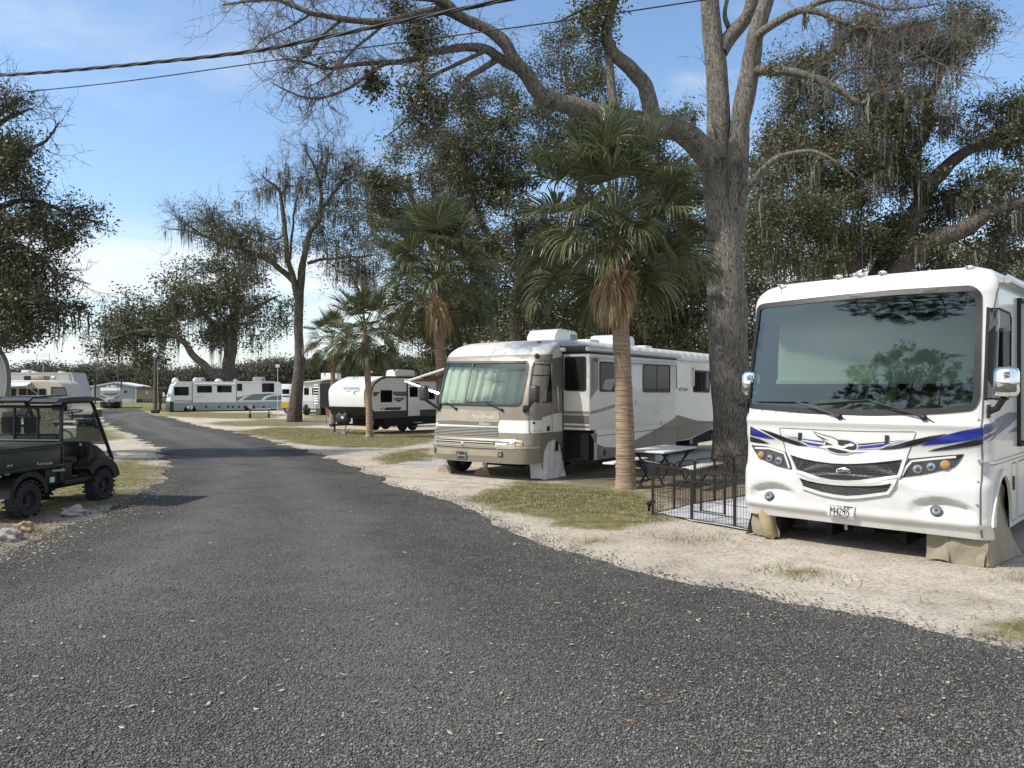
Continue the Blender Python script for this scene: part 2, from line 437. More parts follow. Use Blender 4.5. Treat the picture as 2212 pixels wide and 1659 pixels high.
def cloud(scale, det, lo, hi, mscale, w=0.0):
    mp = nt.nodes.new('ShaderNodeMapping'); mp.inputs['Scale'].default_value = mscale; mp.inputs['Location'].default_value = (w, w * .7, w * 1.3)
    nt.links.new(tc.outputs['Generated'], mp.inputs[0])
    n = N(nt, 'ShaderNodeTexNoise', i_Scale=scale, i_Detail=det, i_Roughness=.55, i_Distortion=.6); nt.links.new(mp.outputs[0], n.inputs['Vector'])
    r = ramp(nt, [(lo, 0.0), (hi, 1.0)], 'EASE'); nt.links.new(n.outputs[0], r.inputs[0]); return r.outputs[0]
sep = nt.nodes.new('ShaderNodeSeparateXYZ'); nt.links.new(tc.outputs['Generated'], sep.inputs[0])
def band(lo0, lo1, hi0, hi1):
    a = nt.nodes.new('ShaderNodeMapRange'); a.interpolation_type = 'SMOOTHSTEP'
    a.inputs[1].default_value, a.inputs[2].default_value = lo0, lo1; nt.links.new(sep.outputs[2], a.inputs[0])
    b = nt.nodes.new('ShaderNodeMapRange'); b.interpolation_type = 'SMOOTHSTEP'
    b.inputs[1].default_value, b.inputs[2].default_value, b.inputs[3].default_value, b.inputs[4].default_value = hi0, hi1, 1.0, 0.0
    nt.links.new(sep.outputs[2], b.inputs[0]); return math_(nt, 'MULTIPLY', a.outputs[0], b.outputs[0])
c_low = math_(nt, 'MULTIPLY', cloud(2.0, 6, .36, .60, (1.2, 1.2, 9.0), 3.7), band(-.1, .0, .13, .215))
c_hi = math_(nt, 'MULTIPLY', math_(nt, 'MULTIPLY', cloud(1.7, 7, .50, .86, (1.3, 2.2, 5.0), 1.2), band(.18, .28, .9, 1.2)), .55)
hz = band(-1.0, -.9, .0, .17)
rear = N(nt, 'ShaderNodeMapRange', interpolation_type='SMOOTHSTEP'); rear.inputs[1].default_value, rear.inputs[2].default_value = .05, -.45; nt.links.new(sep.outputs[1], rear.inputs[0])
c_rear_fill = math_(nt, 'MULTIPLY', math_(nt, 'MULTIPLY', cloud(1.4, 6, .30, .62, (1.2, 1.2, 2.5), 5.1), rear.outputs[0]), .85)  # unseen cloud cover behind the camera, added to whiten the ambient light
cm = math_(nt, 'MAXIMUM', math_(nt, 'MAXIMUM', c_low, c_rear_fill), c_hi); cm = math_(nt, 'MAXIMUM', cm, math_(nt, 'MULTIPLY', hz, .5))
skyc = mixc(nt, sky.outputs[0], (1.05, 1.10, 1.10), 1.0, 'MULTIPLY')
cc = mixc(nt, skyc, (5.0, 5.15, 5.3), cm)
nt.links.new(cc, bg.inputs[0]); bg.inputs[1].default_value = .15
vs = sc.view_settings; vs.view_transform = 'Standard'; vs.look = 'None'; vs.exposure = .44; vs.gamma = 1; vs.use_curve_mapping = False
cy = sc.cycles; cy.max_bounces = 7; cy.diffuse_bounces = 3; cy.glossy_bounces = 3; cy.transmission_bounces = 4; cy.transparent_max_bounces = 12
cy.use_denoising = True; cy.sample_clamp_indirect = 6; cy.use_adaptive_sampling = True; cy.adaptive_threshold = .015
try: cy.denoiser = 'OPENIMAGEDENOISE'; cy.denoising_input_passes = 'RGB_ALBEDO_NORMAL'
except Exception: pass
# ================================================================ ground zones
def gpoly(pts, f=None): return [tuple(GP(*(f(*p) if f else p)))[:2] for p in pts]
road_right = [(1420, 1100)]
RR = [c4(0, 500), c4(140, 520), c4(350, 578), c4(600, 622), c4(830, 676), c4(1000, 720), c4(1150, 762), (760, 1008), (820, 1034), (891, 1064), (973, 1086), (1039, 1115), (1102, 1150),
      (1208, 1190), (1310, 1221), (1438, 1249), (1592, 1280), (1694, 1305), (1848, 1331), (2001, 1367), (2212, 1413), (2600, 1500)]
RL = [c3(690, 622), c3(650, 650), c3(800, 720), c3(870, 765), c3(1000, 812), c3(1040, 850), c3(1150, 890), c3(1220, 970), c3(1240, 1040), c3(1200, 1140), c3(1080, 1215), c3(900, 1310), c3(680, 1420),
      c3(430, 1490), c3(300, 1570), c3(130, 1650), (0, 1205), (-150, 1260)]
rl = gpoly(RL); rr = gpoly(RR)
far = [tuple(GP(240, 883.2))[:2], tuple(GP(300, 883.6))[:2]]
def catmull(pts, k=6):
    q = [np.array(p, float) for p in pts]; q = [2 * q[0] - q[1]] + q + [2 * q[-1] - q[-2]]; out = []
    for i in range(1, len(q) - 2):
        for t in range(k):
            t /= k; a, b, c, d = q[i - 1:i + 3]
            out.append(.5 * ((2 * b) + (c - a) * t + (2 * a - 5 * b + 4 * c - d) * t * t + (3 * b - a - 3 * c + d) * t ** 3))
    return out + [q[-2]]
def ragged(line):
    out = []
    pts = catmull(line, 6)
    for i in range(len(pts) - 1):
        a, b = pts[i], pts[i + 1]; L = np.linalg.norm(b - a); st = max(.05, .009 * a[1]); k = max(1, int(L / st))
        nn = np.array((-(b - a)[1], (b - a)[0])) / (L + 1e-9)
        for t in range(k):
            p = a + (b - a) * t / k; v = Vector((p[0], p[1], 0))
            amp = .055 + .012 * min(p[1], 60)
            d = amp * (mnoise.noise(v * .9) * .9 + mnoise.noise(v * 2.7) * .6 + mnoise.noise(v * 9) * .45 + mnoise.noise(v * 22) * .3)
            out.append(tuple(p + nn * d))
    return out
rl_r, rr_r = ragged(rl), ragged(rr)
road_poly = rl_r + [(-9, 1.5), (-9, -14), (16, -14), (16, 4)] + rr_r[::-1] + far[::-1]
def road_inside(p): return inpoly(p, road_poly)
# grass / litter zone polygons
G_near = [gpoly([(985, 1078), (1060, 1056), (1150, 1035), (1210, 1046), (1345, 1058), (1410, 1062), (1430, 1090), (1440, 1120), (1370, 1142), (1300, 1148), (1210, 1137), (1130, 1112), (1050, 1098)]),
          gpoly([(812, 992), (850, 974), (925, 968), (940, 992), (890, 1003), (835, 1003)]),
          gpoly([(495, 931), (600, 922), (700, 925), (850, 929), (925, 930), (960, 945), (925, 957), (850, 968), (740, 967), (650, 960), (560, 945)]),
          gpoly([(1700, 1232), (1740, 1230), (1745, 1240), (1705, 1243)]), gpoly([(1240, 1168), (1320, 1160), (1340, 1172), (1260, 1180)]), gpoly([(1480, 1160), (1540, 1165), (1530, 1176), (1490, 1174)]),
          gpoly([(2130, 1345), (2230, 1335), (2300, 1370), (2180, 1360)]), gpoly([(2180, 1240), (2240, 1240), (2240, 1262), (2190, 1255)]), gpoly([(2140, 1368), (2190, 1372), (2170, 1378)])]
G_far = [gpoly([(322, 895), (400, 890), (560, 892), (640, 896), (560, 905), (430, 903), (350, 899)]), gpoly([(430, 914), (520, 908), (640, 911), (700, 917), (610, 921), (500, 921)]),
         gpoly([(250, 882), (360, 875), (470, 889), (340, 893)]), gpoly([(650, 890), (720, 888), (720, 905), (650, 905)]),
         gpoly([(-400, 884), (-100, 866), (300, 862), (900, 864), (1000, 872), (700, 880), (400, 880), (185, 881), (185, 900), (225, 915), (262, 935), (285, 948), (180, 955), (-200, 960)]),
         gpoly([(205, 1000), (300, 990), (345, 1010), (330, 1040), (290, 1068), (230, 1090), (150, 1100), (-100, 1130), (-100, 1020)])]
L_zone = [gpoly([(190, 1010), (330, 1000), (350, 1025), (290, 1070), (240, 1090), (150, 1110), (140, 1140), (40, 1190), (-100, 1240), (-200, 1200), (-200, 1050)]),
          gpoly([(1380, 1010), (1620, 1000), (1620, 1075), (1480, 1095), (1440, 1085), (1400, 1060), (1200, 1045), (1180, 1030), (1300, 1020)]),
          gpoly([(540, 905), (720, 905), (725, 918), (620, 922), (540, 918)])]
# shaded, bare, darker soil under the trees and vehicles on the right
xs = [0.0]
while xs[-1] < 1400: xs.append(xs[-1] + (.16 if xs[-1] < 11 else .16 * (1.045 ** (len(xs) - 68))))
xs = np.array([-x for x in xs[:0:-1]] + xs)
ys = [-25.0, -15, -8, -3, 0, 1.5]
while ys[-1] < 2000:
    y = ys[-1]; ys.append(y + (.25 if y < 5 else .14 if y < 20 else .3 if y < 45 else .6 if y < 100 else .6 * 1.06 ** ((y - 100) / 8) + (y - 100) * .05))
ys = np.array(ys)
gx, gy = np.meshgrid(xs, ys); gp = np.stack([gx.ravel(), gy.ravel()], 1)
def zone(polys, soft):
    m = np.zeros(len(gp))
    for q in polys:
        d = dist_poly(gp, q); s = np.where(inpoly(gp, q), d, -d); w = soft * (1 + .03 * np.clip(gp[:, 1] - 12, 0, 80)); m = np.maximum(m, np.clip(s / w * .5 + .5, 0, 1))
    return m
sel = (gp[:, 1] > 3) & (gp[:, 1] < 260) & (np.abs(gp[:, 0]) < 160)
gpa = gp; gp = gp[sel]
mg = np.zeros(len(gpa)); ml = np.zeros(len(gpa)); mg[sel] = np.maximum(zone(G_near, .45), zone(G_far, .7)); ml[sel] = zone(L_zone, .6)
gp = gpa
mg[(gp[:, 1] > 95) | ((np.abs(gp[:, 0]) > 60)) | (gp[:, 1] < 2)] = 1
nx, ny = len(xs), len(ys)
gzv = gzn(gp[:, 1])
gzv = gzv + np.array([.02 * mnoise.noise(Vector((x * .5, y * .5, 0))) if (y < 40 and abs(x) < 20 and y > 2) else 0 for x, y in gp]) * (1 - 0.0)
inr = road_inside(gp) ; gzv = np.where(inr, gzn(gp[:, 1]) - .02, gzv)
i = np.arange(ny - 1)[:, None] * nx; j = np.arange(nx - 1)[None, :]
Fq = np.stack([i + j, i + j + 1, i + nx + j + 1, i + nx + j], -1).reshape(-1, 4)
# ground material
m, nt, b = nt_mat('sandy grass ground')
tcg = N(nt, 'ShaderNodeTexCoord'); at = N(nt, 'ShaderNodeAttribute', attribute_name='zones'); sp = N(nt, 'ShaderNodeSeparateColor'); nt.links.new(at.outputs['Color'], sp.inputs[0])
def gn(scale, det=6, rough=.6):
    n = N(nt, 'ShaderNodeTexNoise', i_Scale=scale, i_Detail=det, i_Roughness=rough); nt.links.new(tcg.outputs['Object'], n.inputs['Vector']); return n.outputs[0]
n_big, n_mid, n_fine, n_vf = gn(.8), gn(3.5, 8, .7), gn(24, 6, .7), gn(110, 3, .7)
sand = ramp(nt, [(.25, (.40, .345, .27)), (.5, (.56, .50, .41)), (.8, (.66, .60, .505))]); nt.links.new(n_mid, sand.inputs[0])
sandg = mixc(nt, sand.outputs[0], ramp(nt, [(.36, (.55, .5, .45)), (.5, (1, 1, 1)), (.7, (1.1, 1.1, 1.1))]).outputs[0], .85, 'MULTIPLY')
nt.links.new(n_fine, nt.nodes[-1].inputs[0]) if False else None
rp = [n for n in nt.nodes if n.bl_idname == 'ShaderNodeValToRGB'][-1]; nt.links.new(n_fine, rp.inputs[0])
rg = ramp(nt, [(.3, (.55, .52, .48)), (.48, (1, 1, 1))]); nt.links.new(n_vf, rg.inputs[0]); sandg = mixc(nt, sandg, rg.outputs[0], .8, 'MULTIPLY'); rbg = ramp(nt, [(.30, (.66, .64, .62)), (.52, (1, 1, 1))]); nt.links.new(n_big, rbg.inputs[0]); sandg = mixc(nt, sandg, rbg.outputs[0], .8, 'MULTIPLY')
# debris specks on the sand
vo = N(nt, 'ShaderNodeTexVoronoi', i_Scale=9.0); nt.links.new(tcg.outputs['Object'], vo.inputs['Vector'])
ds = ramp(nt, [(.05, 1.0), (.14, 0.0)]); nt.links.new(vo.outputs['Distance'], ds.inputs[0])
sandg = mixc(nt, sandg, (.10, .085, .06), math_(nt, 'MULTIPLY', ds.outputs[0], math_(nt, 'GREATER_THAN', n_mid, .5)))
gr = ramp(nt, [(.28, (.085, .080, .030)), (.44, (.15, .14, .055)), (.56, (.25, .215, .10)), (.7, (.38, .33, .20))]); nt.links.new(n_mid, gr.inputs[0])
gf = ramp(nt, [(.3, (.35, .35, .3)), (.55, (1, 1, 1)), (.75, (1.5, 1.4, 1.2))]); nt.links.new(n_vf, gf.inputs[0])
grc = mixc(nt, gr.outputs[0], gf.outputs[0], .85, 'MULTIPLY')
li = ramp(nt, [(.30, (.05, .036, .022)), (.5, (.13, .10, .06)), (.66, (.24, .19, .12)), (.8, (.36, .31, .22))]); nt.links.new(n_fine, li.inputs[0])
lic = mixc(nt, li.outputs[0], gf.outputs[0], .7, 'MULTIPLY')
def brk(ch, amt, lo, hi):
    s = math_(nt, 'ADD', ch, math_(nt, 'MULTIPLY', math_(nt, 'SUBTRACT', math_(nt, 'ADD', math_(nt, 'MULTIPLY', n_big, .45), math_(nt, 'ADD', math_(nt, 'MULTIPLY', n_mid, .35), math_(nt, 'MULTIPLY', n_fine, .2))), .5), amt))
    r_ = N(nt, 'ShaderNodeMapRange', interpolation_type='SMOOTHSTEP'); r_.inputs[1].default_value, r_.inputs[2].default_value = lo, hi; nt.links.new(s, r_.inputs[0]); return r_.outputs[0]
fg, fl = brk(sp.outputs[0], 3.4, .34, .72), brk(sp.outputs[1], 2.6, .3, .75)
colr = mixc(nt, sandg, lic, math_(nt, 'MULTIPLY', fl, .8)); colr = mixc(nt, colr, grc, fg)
nt.links.new(colr, b.inputs['Base Color']); b.inputs['Roughness'].default_value = .95; b.inputs['Specular IOR Level'].default_value = .2
hh = math_(nt, 'ADD', math_(nt, 'MULTIPLY', n_mid, .6), math_(nt, 'ADD', math_(nt, 'MULTIPLY', n_fine, .35), math_(nt, 'MULTIPLY', n_vf, .14)))
bp = N(nt, 'ShaderNodeBump', i_Strength=.8, i_Distance=.09); nt.links.new(hh, bp.inputs['Height']); nt.links.new(bp.outputs[0], b.inputs['Normal'])
ground = mesh_np('ground', np.stack([gp[:, 0], gp[:, 1], gzv], 1), Fq, m, None, True); tag(ground, 'sandy ground with worn patches of grass and leaf litter', None, None, 'structure')
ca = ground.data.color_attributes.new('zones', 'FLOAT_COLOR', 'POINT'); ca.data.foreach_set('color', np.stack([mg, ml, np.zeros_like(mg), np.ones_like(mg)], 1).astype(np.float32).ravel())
# ================================================================ road of dark gravel
m, nt, b = nt_mat('dark gravel'); tcg = N(nt, 'ShaderNodeTexCoord')
def voro(scale, feat='F1', **k):
    v = N(nt, 'ShaderNodeTexVoronoi', i_Scale=scale, feature=feat, **k); mp = N(nt, 'ShaderNodeMapping'); mp.inputs['Scale'].default_value = (1, 1, .0)
    nt.links.new(tcg.outputs['Object'], mp.inputs[0]); nt.links.new(mp.outputs[0], v.inputs['Vector']); return v
v1, v2 = voro(74.0), voro(140.0)
sc1 = N(nt, 'ShaderNodeSeparateColor'); nt.links.new(v1.outputs['Color'], sc1.inputs[0])
st = ramp(nt, [(0, (.058, .055, .051)), (.45, (.118, .112, .103)), (.8, (.19, .18, .165)), (.97, (.26, .245, .22)), (.995, (.34, .32, .28))]); nt.links.new(sc1.outputs[0], st.inputs[0])
g1, g2 = gn(.35, 4), gn(2.2, 6, .65)
tone = ramp(nt, [(.3, (.64, .64, .65)), (.5, (1, 1, 1)), (.70, (1.45, 1.42, 1.38))]); nt.links.new(math_(nt, 'ADD', math_(nt, 'MULTIPLY', g1, .55), math_(nt, 'MULTIPLY', g2, .45)), tone.inputs[0])
rc_ = mixc(nt, st.outputs[0], tone.outputs[0], 1.0, 'MULTIPLY')
gap = ramp(nt, [(.25, (1, 1, 1)), (.62, (.25, .25, .25))]); nt.links.new(v1.outputs['Distance'], gap.inputs[0])
rc_ = mixc(nt, rc_, gap.outputs[0], .6, 'MULTIPLY')
wa = N(nt, 'ShaderNodeAttribute', attribute_name='wear'); wf = math_(nt, 'MULTIPLY', wa.outputs['Fac'], math_(nt, 'ADD', .26, math_(nt, 'MULTIPLY', g2, .6))); rc_ = mixc(nt, rc_, (.20, .19, .175), wf)
nt.links.new(rc_, b.inputs['Base Color']); b.inputs['Roughness'].default_value = .9; b.inputs['Specular IOR Level'].default_value = .15
h = math_(nt, 'ADD', math_(nt, 'MULTIPLY', v1.outputs['Distance'], -1.0), math_(nt, 'MULTIPLY', v2.outputs['Distance'], -.35)); h = math_(nt, 'ADD', h, math_(nt, 'MULTIPLY', sc1.outputs[1], .55)); h = math_(nt, 'ADD', h, math_(nt, 'MULTIPLY', g2, 2.2))
bp = N(nt, 'ShaderNodeBump', i_Strength=1.0, i_Distance=.016); nt.links.new(h, bp.inputs['Height']); nt.links.new(bp.outputs[0], b.inputs['Normal'])
gravel_m = m
V2, T = cdt(road_poly, (), None, None, .55)
road = mesh_np('road', np.stack([V2[:, 0], V2[:, 1], gzn(V2[:, 1]) + .012], 1), T, m, None, False); dl_, dr_ = dist_poly(V2, rl_r[::4] + [(-9, 1.5), (-9, -14)], False), dist_poly(V2, [(16, -14), (16, 4)] + rr_r[::-4], False); t_ = dl_ / (dl_ + dr_ + 1e-6)
wear = (np.exp(-((t_ - .30) / .085) ** 2) + np.exp(-((t_ - .62) / .085) ** 2) + .5 * np.exp(-((t_ - .46) / .05) ** 2)) * np.clip(dl_ / 1.2, 0, 1)
ca = road.data.color_attributes.new('wear', 'FLOAT_COLOR', 'POINT'); ca.data.foreach_set('color', np.stack([wear, wear, wear, np.ones_like(wear)], 1).astype(np.float32).ravel())
tag(road, 'curving dark gravel road through the campground', None, None, 'structure')
# loose stones, leaves and grass blades
def scatter(n, fn):
    out = []
    while sum(len(o) for o in out) < n: out.append(fn(n))
    return np.vstack(out)[:n]
def yrand(n, y0, y1, p=1.5): # density falls with distance
    t = rng.random(n); a, b_ = y0 ** (1 - p), y1 ** (1 - p); return (a + t * (b_ - a)) ** (1 / (1 - p))
m2, nt, b = nt_mat('loose stones'); gi = N(nt, 'ShaderNodeNewGeometry'); rp = ramp(nt, [(0, (.045, .043, .040)), (.5, (.098, .093, .085)), (.9, (.18, .17, .155)), (.98, (.25, .235, .21)), (.996, (.36, .33, .29))])
nt.links.new(gi.outputs['Random Per Island'], rp.inputs[0]); nt.links.new(rp.outputs[0], b.inputs['Base Color']); b.inputs['Roughness'].default_value = .7
def stones(name, pts, r, mat, label, kind='stuff'):
    n = len(pts); base = np.array([(1, 0, 0), (0, 1, 0), (-1, 0, 0), (0, -1, 0), (0, 0, .75), (0, 0, -.4)], float); Fb = np.array([(0, 1, 4), (1, 2, 4), (2, 3, 4), (3, 0, 4), (1, 0, 5), (2, 1, 5), (3, 2, 5), (0, 3, 5)])
    V = base[None] * (1 + .45 * (rng.random((n, 6, 3)) - .5)) * r[:, None, None]; a = rng.random(n) * 6.28; ca_, sa_ = np.cos(a)[:, None], np.sin(a)[:, None]
    st_ = (.7 + .7 * rng.random(n))[:, None]; X, Y = V[..., 0] * st_, V[..., 1].copy(); V[..., 0], V[..., 1] = X * ca_ - Y * sa_, X * sa_ + Y * ca_
    V += pts[:, None, :]; Fc = (Fb[None] + (np.arange(n) * 6)[:, None, None]).reshape(-1, 3)
    return tag(mesh_np(name, V.reshape(-1, 3), Fc, mat, None, True), label, None, None, kind)
def fn(n):
    y = yrand(n, 3.4, 15, 2.3); x = (rng.random(n) * 2 - 1) * .72 * y; p = np.stack([x, y], 1); return p[road_inside(p)]
p = scatter(80000, fn); r_ = .0048 + .0075 * rng.random(len(p)) ** 2.2
stones('gravel', np.column_stack([p, gzn(p[:, 1]) + .014]), r_, m2, 'loose dark stones lying on the gravel road')
# stray stones past the edge
e = np.array(rr_r + rl_r); e = e[(e[:, 1] < 30) & (e[:, 1] > 3)]; k = rng.integers(0, len(e), 9000); p = e[k] + rng.normal(0, .13, (9000, 2)) * (1 + .02 * e[k, 1:2])
stones('stray_gravel', np.column_stack([p, gzn(p[:, 1]) + .012]), .006 + .010 * rng.random(9000) ** 2, m2, 'dark stones strewn along the edge of the road')
m3, nt, b = nt_mat('dry leaf'); gi = N(nt, 'ShaderNodeNewGeometry'); rp = ramp(nt, [(0, (.13, .10, .05)), (.25, (.30, .24, .13)), (.5, (.42, .37, .23)), (.75, (.50, .45, .33)), (.93, (.34, .20, .10)), (1, (.30, .13, .06))])
nt.links.new(gi.outputs['Random Per Island'], rp.inputs[0]); nt.links.new(rp.outputs[0], b.inputs['Base Color']); b.inputs['Roughness'].default_value = .6
def dead_leaves(name, p, label, s=1.0):
    n = len(p); L = (.010 + .020 * rng.random(n) ** 1.6) * s; W = L * (.28 + .2 * rng.random(n)); a = rng.random(n) * 6.28; A = np.stack([np.cos(a), np.sin(a), .35 * (rng.random(n) - .3)], 1); B = np.stack([-np.sin(a), np.cos(a), .5 * (rng.random(n) - .5)], 1)
    c = np.column_stack([p, gzn(p[:, 1]) + .024]); cu = (.3 * L * rng.random(n))[:, None] * np.array((0, 0, 1.0))
    V = np.stack([c - A * L[:, None] + cu, c + B * W[:, None], c - B * W[:, None], c + A * L[:, None] + cu * .6], 1).reshape(-1, 3); k = np.arange(n)[:, None] * 4
    return tag(mesh_np(name, V, np.vstack([k + np.array([[0, 2, 1]]), k + np.array([[1, 2, 3]])]), m3, None, False), label, None, None, 'stuff')
def fn(n):
    y = yrand(n, 3.9, 24, 1.9); x = (rng.random(n) * 2 - 1) * .72 * y; return np.stack([x, y], 1)
pl = scatter(800, fn); lz = np.array(L_zone[0]); lo, hi = lz.min(0), lz.max(0)
def fn2(n):
    q = lo + (hi - lo) * rng.random((n, 2)); return q[inpoly(q, L_zone[0])]
ed = np.array(rl_r); ed = ed[ed[:, 1] < 15]; kk = rng.integers(0, len(ed), 2200); pe = ed[kk] + rng.normal(0, .35, (2200, 2))
lz2 = np.array(L_zone[1]); lo2, hi2 = lz2.min(0), lz2.max(0)
def fn3(n):
    q = lo2 + (hi2 - lo2) * rng.random((n, 2)); return q[inpoly(q, L_zone[1])]
sx = np.column_stack([rng.uniform(0, 9, 2200), rng.uniform(6.0, 15, 2200)])
dead_leaves('fallen_leaves', np.vstack([pl, scatter(2600, fn2), pe, scatter(1500, fn3), sx]), 'dry oak leaves scattered over road and verges')
m4, nt, b = nt_mat('grass blade'); gi = N(nt, 'ShaderNodeNewGeometry'); rp = ramp(nt, [(0, (.055, .07, .018)), (.35, (.12, .13, .04)), (.65, (.23, .21, .09)), (1, (.42, .37, .21))])
nt.links.new(gi.outputs['Random Per Island'], rp.inputs[0]); nt.links.new(rp.outputs[0], b.inputs['Base Color']); b.inputs['Roughness'].default_value = .6
gpts = []; gmul = []
for q, cnt in [(G_near[0], 30000), (G_near[1], 7000), (G_near[2], 26000), (G_near[3], 700), (G_near[4], 950), (G_near[5], 900), (G_near[6], 950), (G_near[7], 900), (G_near[8], 500), (G_far[5], 9000)]:
    q = np.array(q); c = q.mean(0); lo, hi = q.min(0) - .5, q.max(0) + .5; g = lo + (hi - lo) * rng.random((cnt * 2, 2)); d = dist_poly(g, q); s = np.where(inpoly(g, q), d, -d)
    nn_ = np.array([mnoise.noise(Vector((x * 1.1, y * 1.1, 3))) + .6 * mnoise.noise(Vector((x * 3.3, y * 3.3, 9))) for x, y in g]); g = g[s * .8 + nn_ * .75 + rng.normal(0, .25, len(g)) > .25]; g = g[~road_inside(g)]; gpts.append(g); gmul.append(np.full(len(g), 2.3 if cnt < 1000 else 1.0))
gpt = np.vstack(gpts); n = len(gpt); a = rng.random(n) * 6.28; Hh = (.010 + .030 * rng.random(n) ** 2.0) * (1 + .012 * gpt[:, 1]) * np.concatenate(gmul); W = .0035 * (1 + .03 * gpt[:, 1])
c = np.column_stack([gpt, gzn(gpt[:, 1])]); D = np.column_stack([np.cos(a), np.sin(a), np.zeros(n)]); tip = c + np.column_stack([rng.normal(0, .5, n) * Hh, rng.normal(0, .5, n) * Hh, Hh])
tag(mesh_np('grass', np.stack([c - D * W[:, None], c + D * W[:, None], tip], 1).reshape(-1, 3), np.arange(n * 3).reshape(-1, 3), m4, None, False), 'short patchy grass on the sandy verges', None, None, 'stuff')
# ================================================================ trees
def bark_mat(name, c1_, c2_, sz=14.0, st=.18, lich=.25):
    m, nt, b = nt_mat(name); t = N(nt, 'ShaderNodeTexCoord'); mp = N(nt, 'ShaderNodeMapping'); mp.inputs['Scale'].default_value = (1, 1, st); nt.links.new(t.outputs['Object'], mp.inputs[0])
    v = N(nt, 'ShaderNodeTexNoise', i_Scale=sz, i_Detail=6.0, i_Roughness=.65, i_Distortion=1.4); nt.links.new(mp.outputs[0], v.inputs['Vector'])
    vv = N(nt, 'ShaderNodeTexVoronoi', i_Scale=sz * 1.7, feature='DISTANCE_TO_EDGE'); nt.links.new(mp.outputs[0], vv.inputs['Vector'])
    h = math_(nt, 'ADD', v.outputs[0], math_(nt, 'MULTIPLY', math_(nt, 'MINIMUM', vv.outputs['Distance'], .18), .9))
    r = ramp(nt, [(.40, c1_), (.70, c2_)]); nt.links.new(h, r.inputs[0])
    n2 = N(nt, 'ShaderNodeTexNoise', i_Scale=3.0, i_Detail=5.0, i_Roughness=.7); nt.links.new(t.outputs['Object'], n2.inputs['Vector']); r2 = ramp(nt, [(.52, 0.0), (.68, lich)]); nt.links.new(n2.outputs[0], r2.inputs[0])
    nt.links.new(mixc(nt, r.outputs[0], (.36, .36, .33), r2.outputs[0]), b.inputs['Base Color']); b.inputs['Roughness'].default_value = .95; b.inputs['Specular IOR Level'].default_value = .1
    bp = N(nt, 'ShaderNodeBump', i_Strength=1.0, i_Distance=.09); nt.links.new(h, bp.inputs['Height']); nt.links.new(bp.outputs[0], b.inputs['Normal']); return m
def leaf_mat(name, stops, trans=.25, rough=.45, spec=.5):
    m, nt, b = nt_mat(name); gi = N(nt, 'ShaderNodeNewGeometry'); t = N(nt, 'ShaderNodeTexCoord')
    r = ramp(nt, stops); n = N(nt, 'ShaderNodeTexNoise', i_Scale=.9, i_Detail=3.0); nt.links.new(t.outputs['Object'], n.inputs['Vector'])
    nt.links.new(math_(nt, 'ADD', math_(nt, 'MULTIPLY', gi.outputs['Random Per Island'], .6), math_(nt, 'MULTIPLY', n.outputs[0], .4)), r.inputs[0]); nt.links.new(r.outputs[0], b.inputs['Base Color'])
    b.inputs['Roughness'].default_value = rough; b.inputs['Specular IOR Level'].default_value = spec
    tl = N(nt, 'ShaderNodeBsdfTranslucent'); nt.links.new(r.outputs[0], tl.inputs[0]); mx = N(nt, 'ShaderNodeMixShader'); mx.inputs[0].default_value = trans
    nt.links.new(b.outputs[0], mx.inputs[1]); nt.links.new(tl.outputs[0], mx.inputs[2]); nt.links.new(mx.outputs[0], nt.nodes['Material Output'].inputs[0]); return m
BARK = bark_mat('grey oak bark', (.065, .057, .048), (.31, .28, .24), 20)
BARK_D = bark_mat('dark oak bark', (.045, .038, .031), (.17, .145, .12), 10, .25, .3)
TWIG = M('pale twig bark', (.16, .14, .12), .9, var=.3, scale=3)
LEAF = leaf_mat('live oak leaf', [(.15, (.028, .034, .013)), (.45, (.056, .066, .025)), (.65, (.092, .097, .038)), (.85, (.15, .145, .07))])
LEAF_HAZED = leaf_mat('haze tinted far leaf', [(.15, (.06, .065, .045)), (.5, (.11, .115, .085)), (.85, (.19, .19, .15))], .2, .95, .05)  # distant haze put into the colour: paler, greyer leaves
LEAF_O = leaf_mat('olive oak leaf', [(.15, (.042, .046, .018)), (.45, (.078, .082, .033)), (.7, (.118, .117, .052)), (.9, (.17, .158, .08))])
MISL = leaf_mat('mistletoe leaf', [(.2, (.035, .045, .012)), (.5, (.075, .085, .022)), (.8, (.15, .145, .035))])
MISY = leaf_mat('yellowish mistletoe leaf', [(.2, (.12, .10, .02)), (.5, (.18, .155, .03)), (.8, (.26, .22, .05))])
MOSS = leaf_mat('spanish moss', [(.2, (.085, .080, .066)), (.5, (.15, .142, .12)), (.85, (.24, .23, .20))], .3, .95, .05)
def smooth_line(pts, k=5, jit=0.0, seed=0):
    q = np.array(catmull([tuple(p) for p in pts], k))
    if jit:
        for i, p in enumerate(q): q[i] += np.array(mnoise.noise_vector(Vector(p * .9) + Vector((seed, 0, 0)))) * jit
    return q
